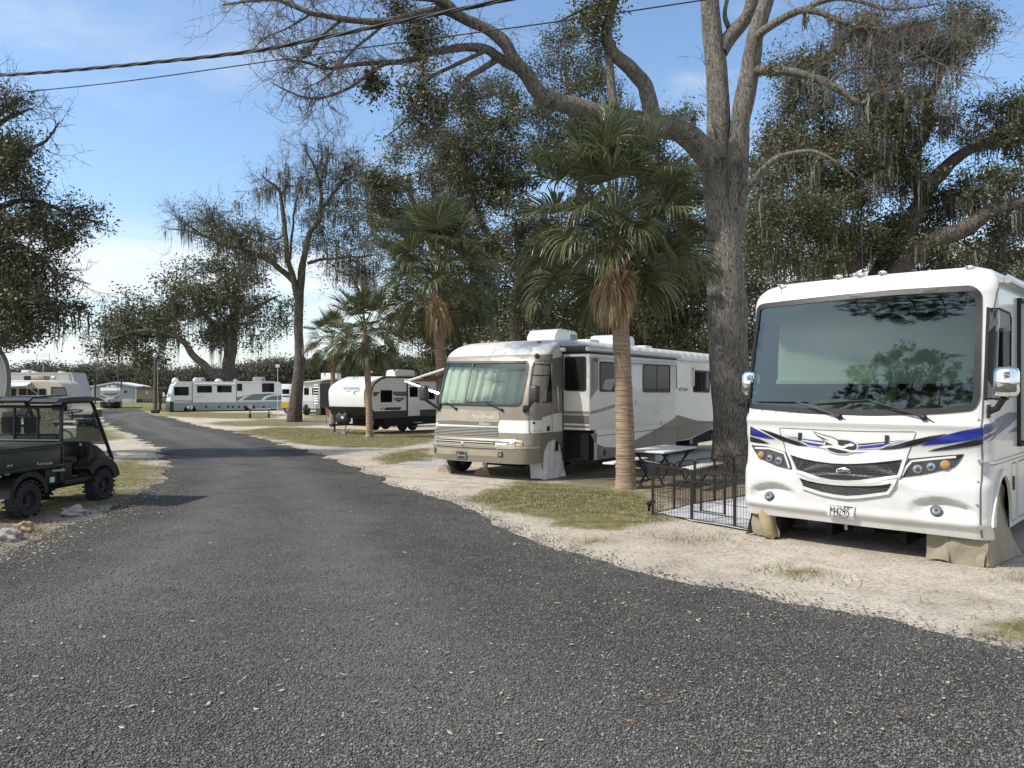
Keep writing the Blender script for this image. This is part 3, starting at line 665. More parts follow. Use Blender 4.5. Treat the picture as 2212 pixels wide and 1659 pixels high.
class Tree:
    def __init__(s, seed=1, bark=None, twig=None):
        s.r = np.random.default_rng(seed); s.V = []; s.F = []; s.nb = 0; s.nodes = np.zeros((0, 3)); s.nrad = np.zeros(0)
        s.leaf = {}; s.mossp = []; s.seed = seed; s.bark = bark or BARK; s.bd = {}
    def tube(s, pts, rad, n, key='trunk', rfun=None):
        V, Fq = tube_arr(pts, rad, n, rfun=rfun); L = s.bd.setdefault(key, [[], [], 0]); L[0].append(V); L[1].append(Fq + L[2]); L[2] += len(V)
    def limb(s, pts, r0, r1, n=10, jit=.05, flare=0.0, lump=.12, k=6, reg=True, p=1.0):
        q = smooth_line(pts, k, jit, s.seed); m = len(q); t = np.linspace(0, 1, m); r = r0 + (r1 - r0) * t ** p
        if flare: r = r * (1 + flare * np.exp(-np.linspace(0, 1, m) * m * .28))
        ph = s.r.random() * 9
        def rf(i, a): return 1 + lump * np.array([mnoise.noise(Vector((math.cos(x) * 1.2 + ph, math.sin(x) * 1.2, i * .22))) for x in a]) + (flare * .45 * math.exp(-i * .35) * np.sin(a * 5 + ph) if flare else 0)
        s.tube(q, r, n, rfun=rf if (lump and n >= 8) else None)
        if reg:
            s.nodes = np.vstack([s.nodes, q]); s.nrad = np.concatenate([s.nrad, r])
        return q
    def near(s, c, zpref=.6):
        d = np.linalg.norm(s.nodes - c, axis=1) + zpref * np.maximum(0, s.nodes[:, 2] - c[2]); i = int(np.argmin(d)); return s.nodes[i], s.nrad[i], d[i]
    def branch_to(s, c, r1=.018, sag=.15):
        a, ra, d = s.near(c); m = (a + c) / 2 + s.r.normal(0, .10 * d, 3) + np.array((0, 0, sag * d * .5)); k = max(4, int(d * 3))
        t = np.linspace(0, 1, k)[:, None]; q = (1 - t) ** 2 * a + 2 * t * (1 - t) * m + t * t * c
        q[1:-1] += s.r.normal(0, .03 * min(d, 2), (k - 2, 3)); r0 = min(ra * .75, .022 + .020 * d)
        rr = np.linspace(r0, r1, k); s.tube(q, rr, 6 if r0 > .04 else 4); s.nodes = np.vstack([s.nodes, q[1:]]); s.nrad = np.concatenate([s.nrad, rr[1:]]); return q
    def clump(s, c, rad, nl=500, size=(.10, .042), key='crown', nsub=9, moss=0.0, flat=.75, br=True, spread=.22, twig=True):
        c = np.array(tuple(c), float); rad = rad if hasattr(rad, '__len__') else (rad, rad, rad * flat); rad = np.array(rad)
        if br: s.branch_to(c)
        ends = []
        for _ in range(nsub):
            d = s.r.normal(0, 1, 3); d /= np.linalg.norm(d); d[2] = d[2] * .9 + .12; e = c + d * rad * (.55 + .5 * s.r.random()); m = (c + e) / 2 + s.r.normal(0, .12, 3) * rad
            t = np.linspace(0, 1, 5)[:, None]; q = (1 - t) ** 2 * c + 2 * t * (1 - t) * m + t * t * e
            if twig: s.tube(q, np.linspace(.014, .005, 5), 3)
            ends += [q[2], q[3], q[4], q[4]]
            for _ in range(2):
                e2 = q[3] + s.r.normal(0, .33, 3) * rad; ends.append(e2)
                if twig: s.tube([q[3], (q[3] + e2) / 2 + s.r.normal(0, .04, 3), e2], [.007, .005, .003], 3)
            if s.r.random() < moss: s.mossp.append((q[3], .5 + .8 * s.r.random()))
        ends = np.array(ends); i = s.r.integers(0, len(ends), nl); p = ends[i] + s.r.normal(0, 1, (nl, 3)) * rad * spread
        s.leaf.setdefault(key, []).append((p, size))
    def spray(s, p, d, L, r=.012, lvl=2, key='twigs', n=3):
        """bare winter twigs"""
        d = d / np.linalg.norm(d); k = 5; q = [p]; dd = d.copy()
        for _ in range(k): dd = dd + s.r.normal(0, .22, 3); dd /= np.linalg.norm(dd); q.append(q[-1] + dd * L / k)
        s.tube(q, np.linspace(r, r * .35, k + 1), 3, key)
        if lvl > 0:
            for i in range(n + 1):
                j = 1 + int(s.r.integers(0, k)); a = s.r.normal(0, .75, 3); a[2] *= .8; s.spray(q[j], dd + a, L * (.42 + .3 * s.r.random()), r * .6, lvl - 1, key, n)
    def sprays_along(s, q, cnt, L, lvl=2, r=.014, t0=.25, up=0.1, n=3):
        for _ in range(cnt):
            i = int((t0 + (1 - t0) * s.r.random()) * (len(q) - 1)); d = s.r.normal(0, 1, 3); d[2] += up; s.spray(q[i], d + .9 * (q[min(i + 1, len(q) - 1)] - q[max(i - 1, 0)]) / .5, L * (.5 + .8 * s.r.random()), r, lvl, n=n)
    def moss_strands(s, pts, cnt=9):
        V = []; Fc = []; b = 0
        for p, L in pts:
            for _ in range(cnt):
                l = L * (.35 + .8 * s.r.random()); w = .018 + .03 * s.r.random(); o = np.array(p) + s.r.normal(0, .13, 3) * (1, 1, .4); a = s.r.random() * 6.28; d = np.array((math.cos(a), math.sin(a), 0)); k = 5
                for i in range(k + 1):
                    t = i / k; ww = w * (.5 + 1.2 * t * (1 - t) * 2) * (1 - .75 * t); cc = o + np.array((0, 0, -l * t)) + s.r.normal(0, .018, 3); V += [cc - d * ww, cc + d * ww]
                for i in range(k): Fc.append((b + 2 * i, b + 2 * i + 1, b + 2 * i + 3, b + 2 * i + 2))
                b += 2 * (k + 1)
        return V, Fc
    def leaves(s, lst, droop=.25):
        VV = []
        for p, (L, W) in lst:
            n = len(p); a = s.r.normal(0, 1, (n, 3)); a[:, 2] = a[:, 2] * .7 - droop; a /= np.linalg.norm(a, axis=1)[:, None]; b = np.cross(a, s.r.normal(0, 1, (n, 3))); b /= np.linalg.norm(b, axis=1)[:, None] + 1e-9
            sc_ = (.65 + .7 * s.r.random(n))[:, None]; VV.append(np.stack([p - a * L * .5 * sc_, p + b * W * .5 * sc_, p + a * L * .5 * sc_, p - b * W * .5 * sc_], 1))
        V = np.concatenate(VV).reshape(-1, 3); return V, np.arange(len(V)).reshape(-1, 4)
    def build(s, name, base, label, cat='tree', group=None, mats=None):
        mats = mats or {}; base = np.array(tuple(base)); rt = empty(name, base, 0, label, cat, group)
        for k, (V, Fq, _) in s.bd.items(): mesh_np(k, np.vstack(V) - base, np.vstack(Fq), mats.get(k, s.bark if (k == 'trunk' or s.bark is BARK_D) else TWIG), rt, True)
        for k, lst in s.leaf.items():
            V, Fq = s.leaves(lst); mesh_np(k.split('@')[0], V - base, Fq, mats.get(k, LEAF), rt, False)
        if s.mossp:
            V, Fq = s.moss_strands(s.mossp); tag(mesh_np('hanging_moss', np.array(V) - base, np.array(Fq), MOSS, rt, False), kind='stuff')
        return rt
def PX(f, pts, Y, dY=0.0):
    n = len(pts); ys_ = Y if hasattr(Y, '__len__') else [Y + dY * i / max(1, n - 1) for i in range(n)]
    return [np.array(P(*(f(*p) if f else p), ys_[i])) for i, p in enumerate(pts)]
def fill(t, poly, n, Y0, Y1, rad, sep=.75, **kw):
    """clumps spread through a crown outline"""
    q = np.array(poly, float); lo, hi = q.min(0), q.max(0); got = []; tries = 0
    while len(got) < n and tries < n * 60:
        tries += 1; p = lo + (hi - lo) * t.r.random(2)
        if not inpoly([p], q)[0]: continue
        Y = Y0 + (Y1 - Y0) * t.r.random(); w = np.array(P(p[0], p[1], Y))
        if got and min(np.linalg.norm(w - g) for g in got) < rad * sep: continue
        got.append(w)
    got.sort(key=lambda g: np.linalg.norm(g - t.nodes, axis=1).min())
    for g in got:
        k = .75 + .55 * t.r.random(); t.clump(g, rad * k, **kw)
    return got
# ---- the big grey oak between the motorhomes
base = GP(1588, 1022); OY = base.y; T = Tree(3)
tr = T.limb([np.array(base) + (0, 0, -.1), np.array(P(1586, 960, OY)), np.array(P(1580, 850, OY)), np.array(P(1572, 700, OY)), np.array(P(1566, 570, OY)), np.array(P(1560, 470, OY))], .43, .20, 20, .02, .40, .10, 7, True, 9.0)
T.limb(PX(None, [(1566, 590), (1556, 480), (1549, 380), (1551, 250), (1546, 130), (1535, 20), (1528, -80)], OY), .33, .175, 16, .03, 0, .10)
T.limb(PX(None, [(1570, 560), (1588, 440), (1591, 330), (1600, 250), (1622, 150), (1630, 90), (1650, 20), (1668, -60)], OY, -.6), .275, .14, 14, .05, 0, .22)
T.limb(PX(None, [(1556, 110), (1574, 84), (1600, 55), (1620, 20), (1632, -50)], OY), .19, .12, 10, .03)
T.limb(PX(None, [(1575, 60), (1566, 30), (1575, -20)], OY, .4), .06, .04, 8, .02)
big = T.limb(PX(None, [(1556, 400), (1530, 338), (1490, 298), (1456, 277), (1400, 268), (1340, 256), (1257, 238), (1200, 222), (1172, 208)], OY, -1.2), .27, .175, 16, .05, 0, .22)
b2 = T.limb(PX(None, [(1185, 224), (1156, 191), (1135, 160), (1115, 137), (1090, 96), (1047, 61), (992, 31), (958, 10), (930, -20)], 15.7, -.8), .165, .085, 12, .05, 0, .22)
m1 = T.limb(PX(None, [(1000, 36), (958, 21), (912, 28), (876, 36), (832, 46), (790, 45), (740, 41), (700, 33), (671, 27), (630, 10), (593, -2), (540, 2), (480, 10)], 15.1, -.6), .10, .02, 8, .04)
m2_ = T.limb(PX(None, [(1120, 148), (1102, 141), (1075, 125), (1054, 109), (1013, 101), (975, 105), (938, 113), (883, 130), (842, 133), (774, 137), (712, 147), (660, 135), (610, 128)], 15.6, -.8), .12, .018, 8, .04)
m3_ = T.limb(PX(None, [(842, 133), (825, 139), (791, 164), (757, 188), (705, 208), (664, 212), (620, 196), (590, 180)], 15.0, -.3), .045, .012, 6, .04)
m4_ = T.limb(PX(None, [(1075, 130), (1040, 152), (1013, 167), (979, 205), (951, 236), (931, 290), (917, 331), (905, 345)], 15.5, -.5), .07, .014, 6, .04)
m5_ = T.limb(PX(None, [(1060, 110), (1044, 113), (979, 143), (917, 178), (890, 236), (860, 272), (825, 300)], 15.5, -.7), .06, .012, 6, .04)
m6_ = T.limb(PX(None, [(1000, 36), (960, 2), (920, -4), (850, -10), (780, -30)], 15.0, -.5), .09, .04, 8, .04)
m7_ = T.limb(PX(None, [(740, 41), (700, 75), (672, 110), (640, 140), (608, 160)], 14.9, -.4), .035, .01, 5, .04)
m8_ = T.limb(PX(None, [(832, 46), (800, 75), (770, 100), (740, 135), (700, 170), (650, 195)], 15.0, -.4), .035, .01, 5, .04)
m9_ = T.limb(PX(None, [(671, 27), (640, 45), (610, 62), (575, 80), (545, 110)], 14.8, -.3), .025, .008, 5, .04)
u1 = T.limb(PX(None, [(1438, 282), (1410, 262), (1400, 210), (1385, 172), (1355, 138), (1327, 114), (1313, 85), (1318, 40), (1330, -20)], 16.2, -.5), .20, .09, 12, .04, 0, .2)
T.limb(PX(None, [(1327, 232), (1322, 180), (1316, 118), (1310, 70)], 15.9), .10, .07, 8, .03)
T.limb(PX(None, [(1312, 10), (1270, 18), (1240, 32), (1205, 48)], 15.8), .045, .02, 6, .03)
r1 = T.limb(PX(cB, [(940, 330), (985, 328), (1060, 330), (1130, 333), (1220, 362), (1300, 398), (1380, 440), (1450, 482), (1510, 440), (1600, 410), (1690, 385)], 16.5, -1.2), .12, .02, 8, .05)
r2 = T.limb(PX(cB, [(965, 175), (1000, 145), (1060, 105), (1130, 65), (1180, 50), (1260, 62), (1330, 92), (1430, 130), (1500, 136), (1600, 128), (1700, 108), (1820, 80), (1920, 58)], 16.3, -1.5), .10, .014, 8, .05)
r3 = T.limb(PX(cB, [(895, 950), (925, 880), (960, 838), (1010, 775), (1065, 735), (1140, 715), (1220, 708), (1290, 730), (1360, 775), (1420, 830)], 16.6, -1.0), .10, .015, 8, .05)
r4 = T.limb(PX(cB, [(1180, 50), (1260, 10), (1360, -10), (1460, 10), (1560, 40), (1700, 30), (1830, 10)], 15.9, -1.2), .06, .012, 6, .05)
r5 = T.limb(PX(cB, [(1300, 398), (1360, 345), (1440, 322), (1530, 330), (1640, 330)], 16.0, -.6), .04, .01, 6, .04)
r6 = T.limb(PX(cB, [(1600, 128), (1680, 190), (1740, 250), (1830, 300), (1940, 340)], 15.2, -.6), .03, .008, 5, .04)
for q, c_, L in ((m1, 46, 1.2), (m2_, 46, 1.15), (m3_, 24, .9), (m4_, 7, .6), (m5_, 7, .7), (m7_, 15, .8), (m8_, 18, .8), (m9_, 14, .8), (m6_, 8, .9), (b2, 10, .8), (r1, 16, .9), (r2, 34, 1.2), (r4, 30, 1.1), (r5, 14, .9), (r6, 18, 1.0), (r3, 5, .7)):
    T.sprays_along(q, int(c_ * 1.15), L * .82, 2, .010, .30)
T.sprays_along(np.array(PX(None, [(1551, 250), (1540, 160), (1530, 60)], OY)), 5, .8, 2, .01, 0)
for (u, v, r_, key, nl) in ((912, 84, .42, 'mistletoe_clump@1', 800), (893, 62, .36, 'mistletoe_clump@1', 420), (905, 104, .3, 'mistletoe_clump@1', 420), (858, 12, .42, 'mistletoe_clump@2', 500), (845, 25, .25, 'mistletoe_clump@2', 240), (808, 170, .26, 'mistletoe_clump@3', 420), (812, 190, .3, 'mistletoe_clump@3', 380), (902, 192, .42, 'mistletoe_clump@5', 620), (893, 222, .4, 'mistletoe_clump@5', 500),
      (922, 240, .42, 'mistletoe_clump@4', 650), (908, 266, .38, 'mistletoe_clump@4', 520), (930, 212, .36, 'mistletoe_clump@4', 420), (1288, 30, .5, 'mistletoe_clump@6', 900), (1300, 58, .42, 'mistletoe_clump@6', 620), (1296, 2, .45, 'mistletoe_clump@6', 620), (1282, 78, .3, 'mistletoe_clump@6', 300)):
    T.clump(P(u, v, 15.2 if u < 1100 else 15.7), (r_, r_, r_ * 1.15), nl, (.085, .036), key, 7, 0, br=False, spread=.3)
for (u, v, r_) in ((706, 137, .22), (665, 120, .2), (1660, 150, .3), (1850, 60, .3)): T.clump(P(u, v, 15.2), r_, 130, (.07, .03), 'mistletoe_clump@3', 5, 0, br=False)
for q in (r1, r2): T.mossp += [(q[int(i)], .3 + .5 * rnd.random()) for i in np.linspace(len(q) * .35, len(q) - 2, 6)]
for (x, y) in ((790, 740), (840, 735), (880, 740), (760, 760), (835, 720)): T.mossp.append((np.array(P(*cB(x, y), 16.5)), .5))
kb = MB()
hero = T.build('oak_tree', base, 'tall grey forked oak with a heavy bare limb reaching over the road', 'tree', None, {'mistletoe_clump@5': MISY, 'mistletoe_clump@4': LEAF_O, 'mistletoe_clump@1': MISL, 'mistletoe_clump@2': MISL, 'mistletoe_clump@3': MISL, 'mistletoe_clump@6': MISL})
for (u, v, s_) in ((1532, 560, .12), (1541, 632, .14), (1534, 625, .08)):
    p = P(u, v, OY - .40); MB().blob(p - base, (s_, s_ * .7, s_ * .9), 2, .2, u).obj('knot', BARK, hero, 50)
# ---- live oaks behind the motorhomes, hung with moss
GRP = 'moss-hung live oaks behind the camp sites'
def backtree(seed, base, limbs, fills, label, name='live_oak', mats=None, trunk=None, extra=None):
    t = Tree(seed, BARK_D)
    for k_, (pts, Y, dY, r0, r1) in enumerate(limbs):
        if k_ == 0: pts = [(pts[0][0], pts[0][1] + 30)] + list(pts)
        t.limb(PX(None, pts, Y, dY), r0, r1, 9, .12, 0, .2)
    for (poly, n, Y0, Y1, rad, kw) in fills: fill(t, poly, n, Y0, Y1, rad, **kw)
    if extra: extra(t)
    return t.build(name, base, label, 'tree', GRP, mats)
kwD = dict(nl=820, size=(.115, .050), nsub=8, moss=.30)
kwL = dict(nl=620, size=(.105, .045), nsub=8, moss=.18)
B = cB
# right-hand giant behind the white motorhome
b_ = GP(1880, 960)
backtree(21, b_, [([(1880, 955), (1876, 800), (1868, 700), (1840, 620)], 27, 0, .55, .42), ([B(1440, 1260), B(1370, 1160), B(1300, 1085), B(1180, 1050), B(1060, 1010)], 26.5, -.5, .34, .10), ([(1868, 700), (1900, 600), B(1740, 930), B(1800, 830), B(1850, 770), B(1930, 715), B(2010, 680), B(2130, 655), B(2212, 600)], 27, 1, .36, .10),
      ([B(1740, 930), B(1690, 780), B(1750, 600), B(1770, 450), B(1830, 330), B(1890, 220), B(1960, 120)], 27.5, .5, .26, .05), ([B(1640, 760), B(1620, 560), B(1560, 420), B(1480, 270)], 27.5, 0, .18, .05), ([(1868, 720), (1960, 560), B(1960, 1050), B(2060, 985), B(2212, 940), B(2400, 900)], 26, -.5, .36, .16), ([B(1620, 540), B(1630, 400), B(1610, 300)], 27, 0, .12, .05)],
   [([B(880, 1230), B(870, 1000), B(960, 870), B(1150, 900), B(1400, 960), B(1500, 1120), B(1460, 1240)], 34, 24.5, 28.5, .95, dict(kwD, key='crown@2')), ([B(920, 820), B(940, 640), B(1090, 560), B(1330, 640), B(1560, 600), B(1700, 780), B(1740, 950), B(1500, 960), B(1200, 880), B(1000, 900)], 40, 25.5, 30, .95, dict(kwD, key='crown@2')),
    ([B(1500, 960), B(1800, 900), B(2050, 800), B(2260, 800), B(2300, 1300), B(1500, 1240)], 40, 25, 30, .95, kwD), ([B(1430, 600), B(1400, 440), B(1560, 360), B(1660, 440), B(1840, 420), B(1860, 560), B(1720, 640)], 24, 26, 29, .85, kwL), ([B(1100, 480), B(1080, 280), B(1260, 240), B(1330, 420), B(1230, 560)], 17, 26, 29, .8, kwL),
    ([B(1380, 160), B(1400, 40), B(1500, 120), B(1700, 150), B(1820, 160), B(1920, 30), B(2020, 60), B(2080, 120), B(2000, 240), B(1870, 330), B(1700, 320), B(1480, 300)], 34, 26, 29, .75, kwL), ([B(1900, 640), B(2000, 560), B(2120, 430), B(2230, 430), B(2260, 700), B(2100, 720), B(1980, 720)], 16, 26, 28.5, .75, kwL)],
   'huge leaning live oak draped in moss behind the white motorhome', mats={'crown@2': LEAF_O})
# behind the tall palm and the grey forked oak
b_ = GP(1118, 925)
backtree(22, b_, [([(1118, 925), (1120, 760), (1116, 690), (1130, 600), (1120, 480)], 38, 0, .5, .3), ([(1118, 690), (1180, 600), (1240, 470), (1260, 330), (1230, 200), (1215, 120)], 38, -1, .3, .06), ([(1130, 600), (1040, 480), (1000, 360), (960, 270)], 38, -1, .2, .05), ([(1180, 600), (1330, 520), (1450, 430), (1520, 380)], 38, 0, .2, .05)],
   [([(930, 300), (985, 200), (1050, 160), (1120, 205), (1140, 300), (1080, 400), (960, 390)], 38, 35, 40, 1.05, dict(kwL, size=(.13, .055), nl=860)), ([(1140, 250), (1165, 100), (1210, 60), (1300, 110), (1320, 220), (1250, 330)], 30, 35, 40, 1.0, dict(kwL, size=(.13, .055), nl=640)), ([(960, 400), (1140, 300), (1280, 300), (1430, 230), (1520, 260), (1520, 440), (1400, 540), (1150, 560), (1000, 560)], 60, 35, 41, 1.2, dict(kwD, size=(.15, .065))),
    ([(1000, 560), (1200, 540), (1520, 470), (1530, 760), (1300, 760), (1000, 760)], 42, 35, 42, 1.3, dict(kwD, size=(.15, .065), nl=860))],
   'broad dark live oak filling the space behind the tall fan palm')
b_ = GP(1480, 920)
backtree(23, b_, [([(1480, 920), (1470, 740), (1440, 640), (1420, 540)], 40, 0, .45, .25), ([(1470, 740), (1560, 640), (1640, 560)], 40, 0, .2, .08), ([(1440, 640), (1360, 590), (1300, 560)], 40, 0, .2, .07)],
   [([(1330, 560), (1500, 500), (1680, 560), (1680, 790), (1330, 790)], 34, 36, 42, 1.3, dict(kwD, size=(.16, .07), nl=860, key='crown@2')), ([(1350, 420), (1530, 360), (1545, 520), (1420, 560)], 12, 36, 40, 1.1, dict(kwD, size=(.15, .065)))],
   'low shaded live oak between the tan motorhome and grey forked trunk', mats={'crown@2': LEAF_O})
b_ = GP(980, 915)
backtree(24, b_, [([(985, 915), (990, 780), (980, 680), (950, 560), (900, 450), (880, 380)], 45, 0, .4, .08), ([(980, 680), (900, 600), (850, 560)], 45, 0, .15, .05)],
   [([(820, 330), (860, 270), (930, 330), (1000, 420), (1060, 560), (1060, 740), (960, 740), (850, 620), (815, 560), (790, 440)], 72, 42, 48, 1.25, dict(kwD, size=(.15, .065), nl=760)), ([(880, 740), (860, 640), (930, 690), (1000, 700), (1000, 780), (900, 790)], 12, 42, 47, 1.1, dict(kwD, size=(.165, .07), key='crown@2'))],
   'dark spreading live oak behind the second tallest palm', mats={'crown@2': MISL})
for (seed, u0, fl_, lab) in ((25, 1330, [(990, 690), (1080, 600), (1300, 560), (1560, 560), (1600, 800), (990, 810)], 'shadowy far oak closing the gap behind the tan motorhome roof'), (26, 1960, [(1580, 620), (1700, 560), (1900, 600), (2300, 560), (2320, 860), (1580, 860)], 'shadowy far oak low behind the white motorhome roof')):
    b_ = Vector((P(u0, 840, 50).x, 50, gz(50))); backtree(seed, b_, [([(u0, 900), (u0 + 6, 800), (u0 - 8, 700), (u0 + 10, 620)], 50, 0, .5, .15), ([(u0 - 4, 730), (u0 + 120, 660), (u0 + 220, 620)], 50, 0, .2, .06), ([(u0 - 4, 730), (u0 - 120, 660), (u0 - 200, 640)], 50, 0, .2, .06)], [(fl_, 60, 46, 54, 2.0, dict(nl=820, size=(.24, .11), nsub=7, moss=.2, spread=.3))], lab)
# mid-distance half-bare oak with moss
b_ = GP(634, 911); EY = b_.y; t = Tree(31, BARK_D)
t.limb([np.array(b_) + (0, 0, -.1)] + PX(cD, [(325, 1620), (330, 1500), (322, 1380), (325, 1200), (340, 1020), (350, 920)], EY), .38, .27, 12, .05, .55, .15)
LB = [([(322, 1200), (300, 1050), (250, 880), (230, 650), (205, 500), (180, 420), (120, 375), (80, 335)], .26, .04), ([(205, 500), (240, 400), (235, 310), (240, 230)], .09, .02), ([(180, 430), (100, 430), (20, 410)], .06, .015), ([(340, 1000), (360, 850), (400, 720), (470, 600), (470, 450), (440, 300), (390, 200), (350, 120)], .26, .03), ([(470, 450), (480, 300), (530, 200), (560, 130)], .12, .02),
      ([(440, 600), (520, 500), (600, 400), (680, 350), (780, 310), (860, 290)], .16, .02), ([(380, 920), (500, 890), (620, 880), (800, 868), (840, 860)], .13, .03), ([(300, 1040), (180, 940), (80, 870), (0, 840), (-150, 800), (-300, 740), (-430, 700), (-540, 690)], .24, .03), ([(-120, 805), (-200, 700), (-260, 600), (-270, 540)], .08, .02), ([(-300, 740), (-420, 660), (-500, 600)], .06, .015), ([(60, 865), (-60, 760), (-140, 680)], .08, .02), ([(260, 900), (300, 560), (340, 400), (330, 330)], .10, .02), ([(440, 330), (480, 200), (470, 90)], .05, .012), ([(560, 450), (640, 300), (740, 230)], .06, .012), ([(640, 880), (740, 930), (830, 990)], .07, .02), ([(250, 720), (160, 760), (60, 720), (-60, 700)], .08, .02)]
qs = [t.limb(PX(cD, p, EY, rnd.uniform(-2, 2)), a, c_, 7, .12, 0, .1) for p, a, c_ in LB]
for q in qs: t.sprays_along(q, 22, 1.8, 2, .018, .25); t.mossp += [(q[int(i)] + t.r.normal(0, .25, 3), .7 + 1.1 * rnd.random()) for i in np.linspace(len(q) * .3, len(q) - 2, 8)]
kwE = dict(nl=300, size=(.16, .07), nsub=9, moss=.28, spread=.34)
for poly, n in (([cD(*p) for p in ((-500, 680), (-380, 600), (-240, 540), (-60, 560), (130, 640), (230, 760), (250, 960), (60, 960), (-200, 860), (-400, 740))], 30), ([cD(*p) for p in ((360, 560), (600, 480), (840, 430), (870, 640), (830, 830), (600, 860), (420, 820))], 30), ([cD(*p) for p in ((280, 420), (600, 240), (760, 220), (640, 420), (420, 480))], 7), ([cD(*p) for p in ((480, 900), (820, 900), (860, 1040), (560, 1060))], 10)):
    fill(t, poly, n, EY - 3, EY + 3, 1.4, **kwE)
t.clump(P(*cD(680, 325), EY), (1.2, 1.2, .8), 700, (.16, .07), 'mistletoe_clump@1', 8, 0, br=False); t.clump(P(*cD(695, 180), EY), .8, 240, (.15, .06), 'mistletoe_clump@1', 6, 0, br=False)
t.build('live_oak', b_, 'half bare oak with moss tufts standing beside the far picnic table', 'tree', None, {'mistletoe_clump@1': MISL})
# live oak over the teal-striped motorhome
FY = 88.0; b_ = Vector((P(493, 840, FY).x, FY, gz(FY))); t = Tree(32, BARK_D)
t.limb(PX(None, [(492, 885), (493, 830), (495, 780), (500, 740), (505, 690), (520, 640)], FY), .82, .55, 12, .1, .3, .15)
t.limb(PX(None, [c4(540, 235), c4(470, 170), c4(400, 100), c4(320, 30), (400, 740), (360, 720), (300, 715), (240, 735)], FY - 3, -3), .52, .16, 9, .1)
t.limb(PX(None, [(500, 740), (450, 690), (420, 640), (395, 600)], FY), .4, .1, 8, .1); t.limb(PX(None, [(505, 690), (560, 660), (600, 640)], FY), .35, .1, 8, .1)
kwF = dict(nl=420, size=(.34, .15), nsub=7, moss=.5, spread=.24)
for poly, n in (([(205, 745), (215, 700), (270, 640), (345, 640), (390, 660), (400, 720), (350, 740), (300, 765), (250, 770), (200, 755)], 26), ([(360, 650), (380, 565), (410, 570), (430, 610), (445, 560), (500, 550), (590, 590), (620, 660), (600, 740), (540, 770), (470, 740), (400, 740)], 44), ([(270, 770), (330, 750), (350, 800), (300, 800)], 4)):
    fill(t, poly, n, FY - 6, FY + 5, 2.1, **kwF)
t.mossp = [(p, l * 3.0) for p, l in t.mossp]
t.build('live_oak', b_, 'mossy live oak leaning over the teal striped motorhome', 'tree')
# tree whose boughs hang in from the left edge
b_ = Vector((-17.5, 22.0, gz(22))); t = Tree(33, BARK_D); GY = 21.0
t.limb([np.array(b_), np.array((-17.4, 22, 2.0)), np.array((-17.0, 21.8, 4.5)), np.array((-16.8, 21.5, 7)), np.array((-16.6, 21, 10.5))], .42, .16, 10, .08, .4)
for p in ([(-160, 640), (0, 520), (120, 420), (250, 370), (320, 250)], [(-120, 860), (0, 740), (150, 700), (300, 730), (430, 790), (600, 830)], [(-100, 1000), (60, 950), (200, 1000), (330, 1100), (500, 1160)], [(-140, 400), (0, 260), (100, 210), (180, 180)], [(-120, 1100), (0, 1180), (200, 1280), (400, 1330)], [(-100, 300), (30, 180), (130, 120)]):
    q = t.limb(PX(cC, p, GY, rnd.uniform(-1.5, 1.5)), .11, .015, 7, .08); t.sprays_along(q, 14, .9, 2, .012, .35)
kwG = dict(nl=560, size=(.105, .045), nsub=8, moss=.06, spread=.25)
for poly, n in (([cC(*p) for p in ((-200, 420), (60, 350), (200, 380), (340, 500), (250, 640), (-200, 640))], 15), ([cC(*p) for p in ((-200, 720), (200, 700), (400, 760), (500, 710), (570, 830), (500, 890), (400, 920), (440, 1000), (340, 1060), (-200, 960))], 23), ([cC(*p) for p in ((-200, 1000), (160, 980), (300, 1100), (450, 1180), (490, 1280), (420, 1400), (200, 1490), (-200, 1440))], 34), ([cC(*p) for p in ((-200, 100), (80, 80), (140, 160), (-200, 300))], 4)):
    fill(t, [(a - 24, b) for a, b in poly], n, GY - 1.6, GY + 1.8, .62, **kwG)
t.build('overhanging_oak', b_, 'oak with dark leafy boughs hanging in over the utility vehicle', 'tree')
# trees across the lane behind the photographer, seen in the big windshield
for k, (x, y, s_) in enumerate(((-24, -13.5, 2.3), (-33, -15.5, 2.6), (-16, -21, 2.1), (-33, -27, 3.0), (-45, -16, 2.8), (-24, -31, 2.4))):
    t = Tree(50 + k, BARK_D); t.limb([(0, 0, 0), (.2, .1, 2.5), (0, .3, 5), (.4, 0, 8 * s_)], .3, .1, 8, .1)
    for i in range(int(30 * s_)):
        a = rnd.random() * 6.28; h = rnd.uniform(3.2, 9.5) * s_; rr_ = (1.0 + 2.4 * math.sin(min(1, (h / s_ - 2.5) / 7.5) * 3.0)) * rnd.random() ** .5 * (.55 + .3 * s_); t.clump((math.cos(a) * rr_, math.sin(a) * rr_, h), 1.0, 210, (.28, .12), nsub=5)
    o = t.build('roadside_tree', (0, 0, 0), 'leafy roadside tree mirrored in the large windshield', 'tree', 'trees mirrored in the windshield'); o.location = (x, y, 0)
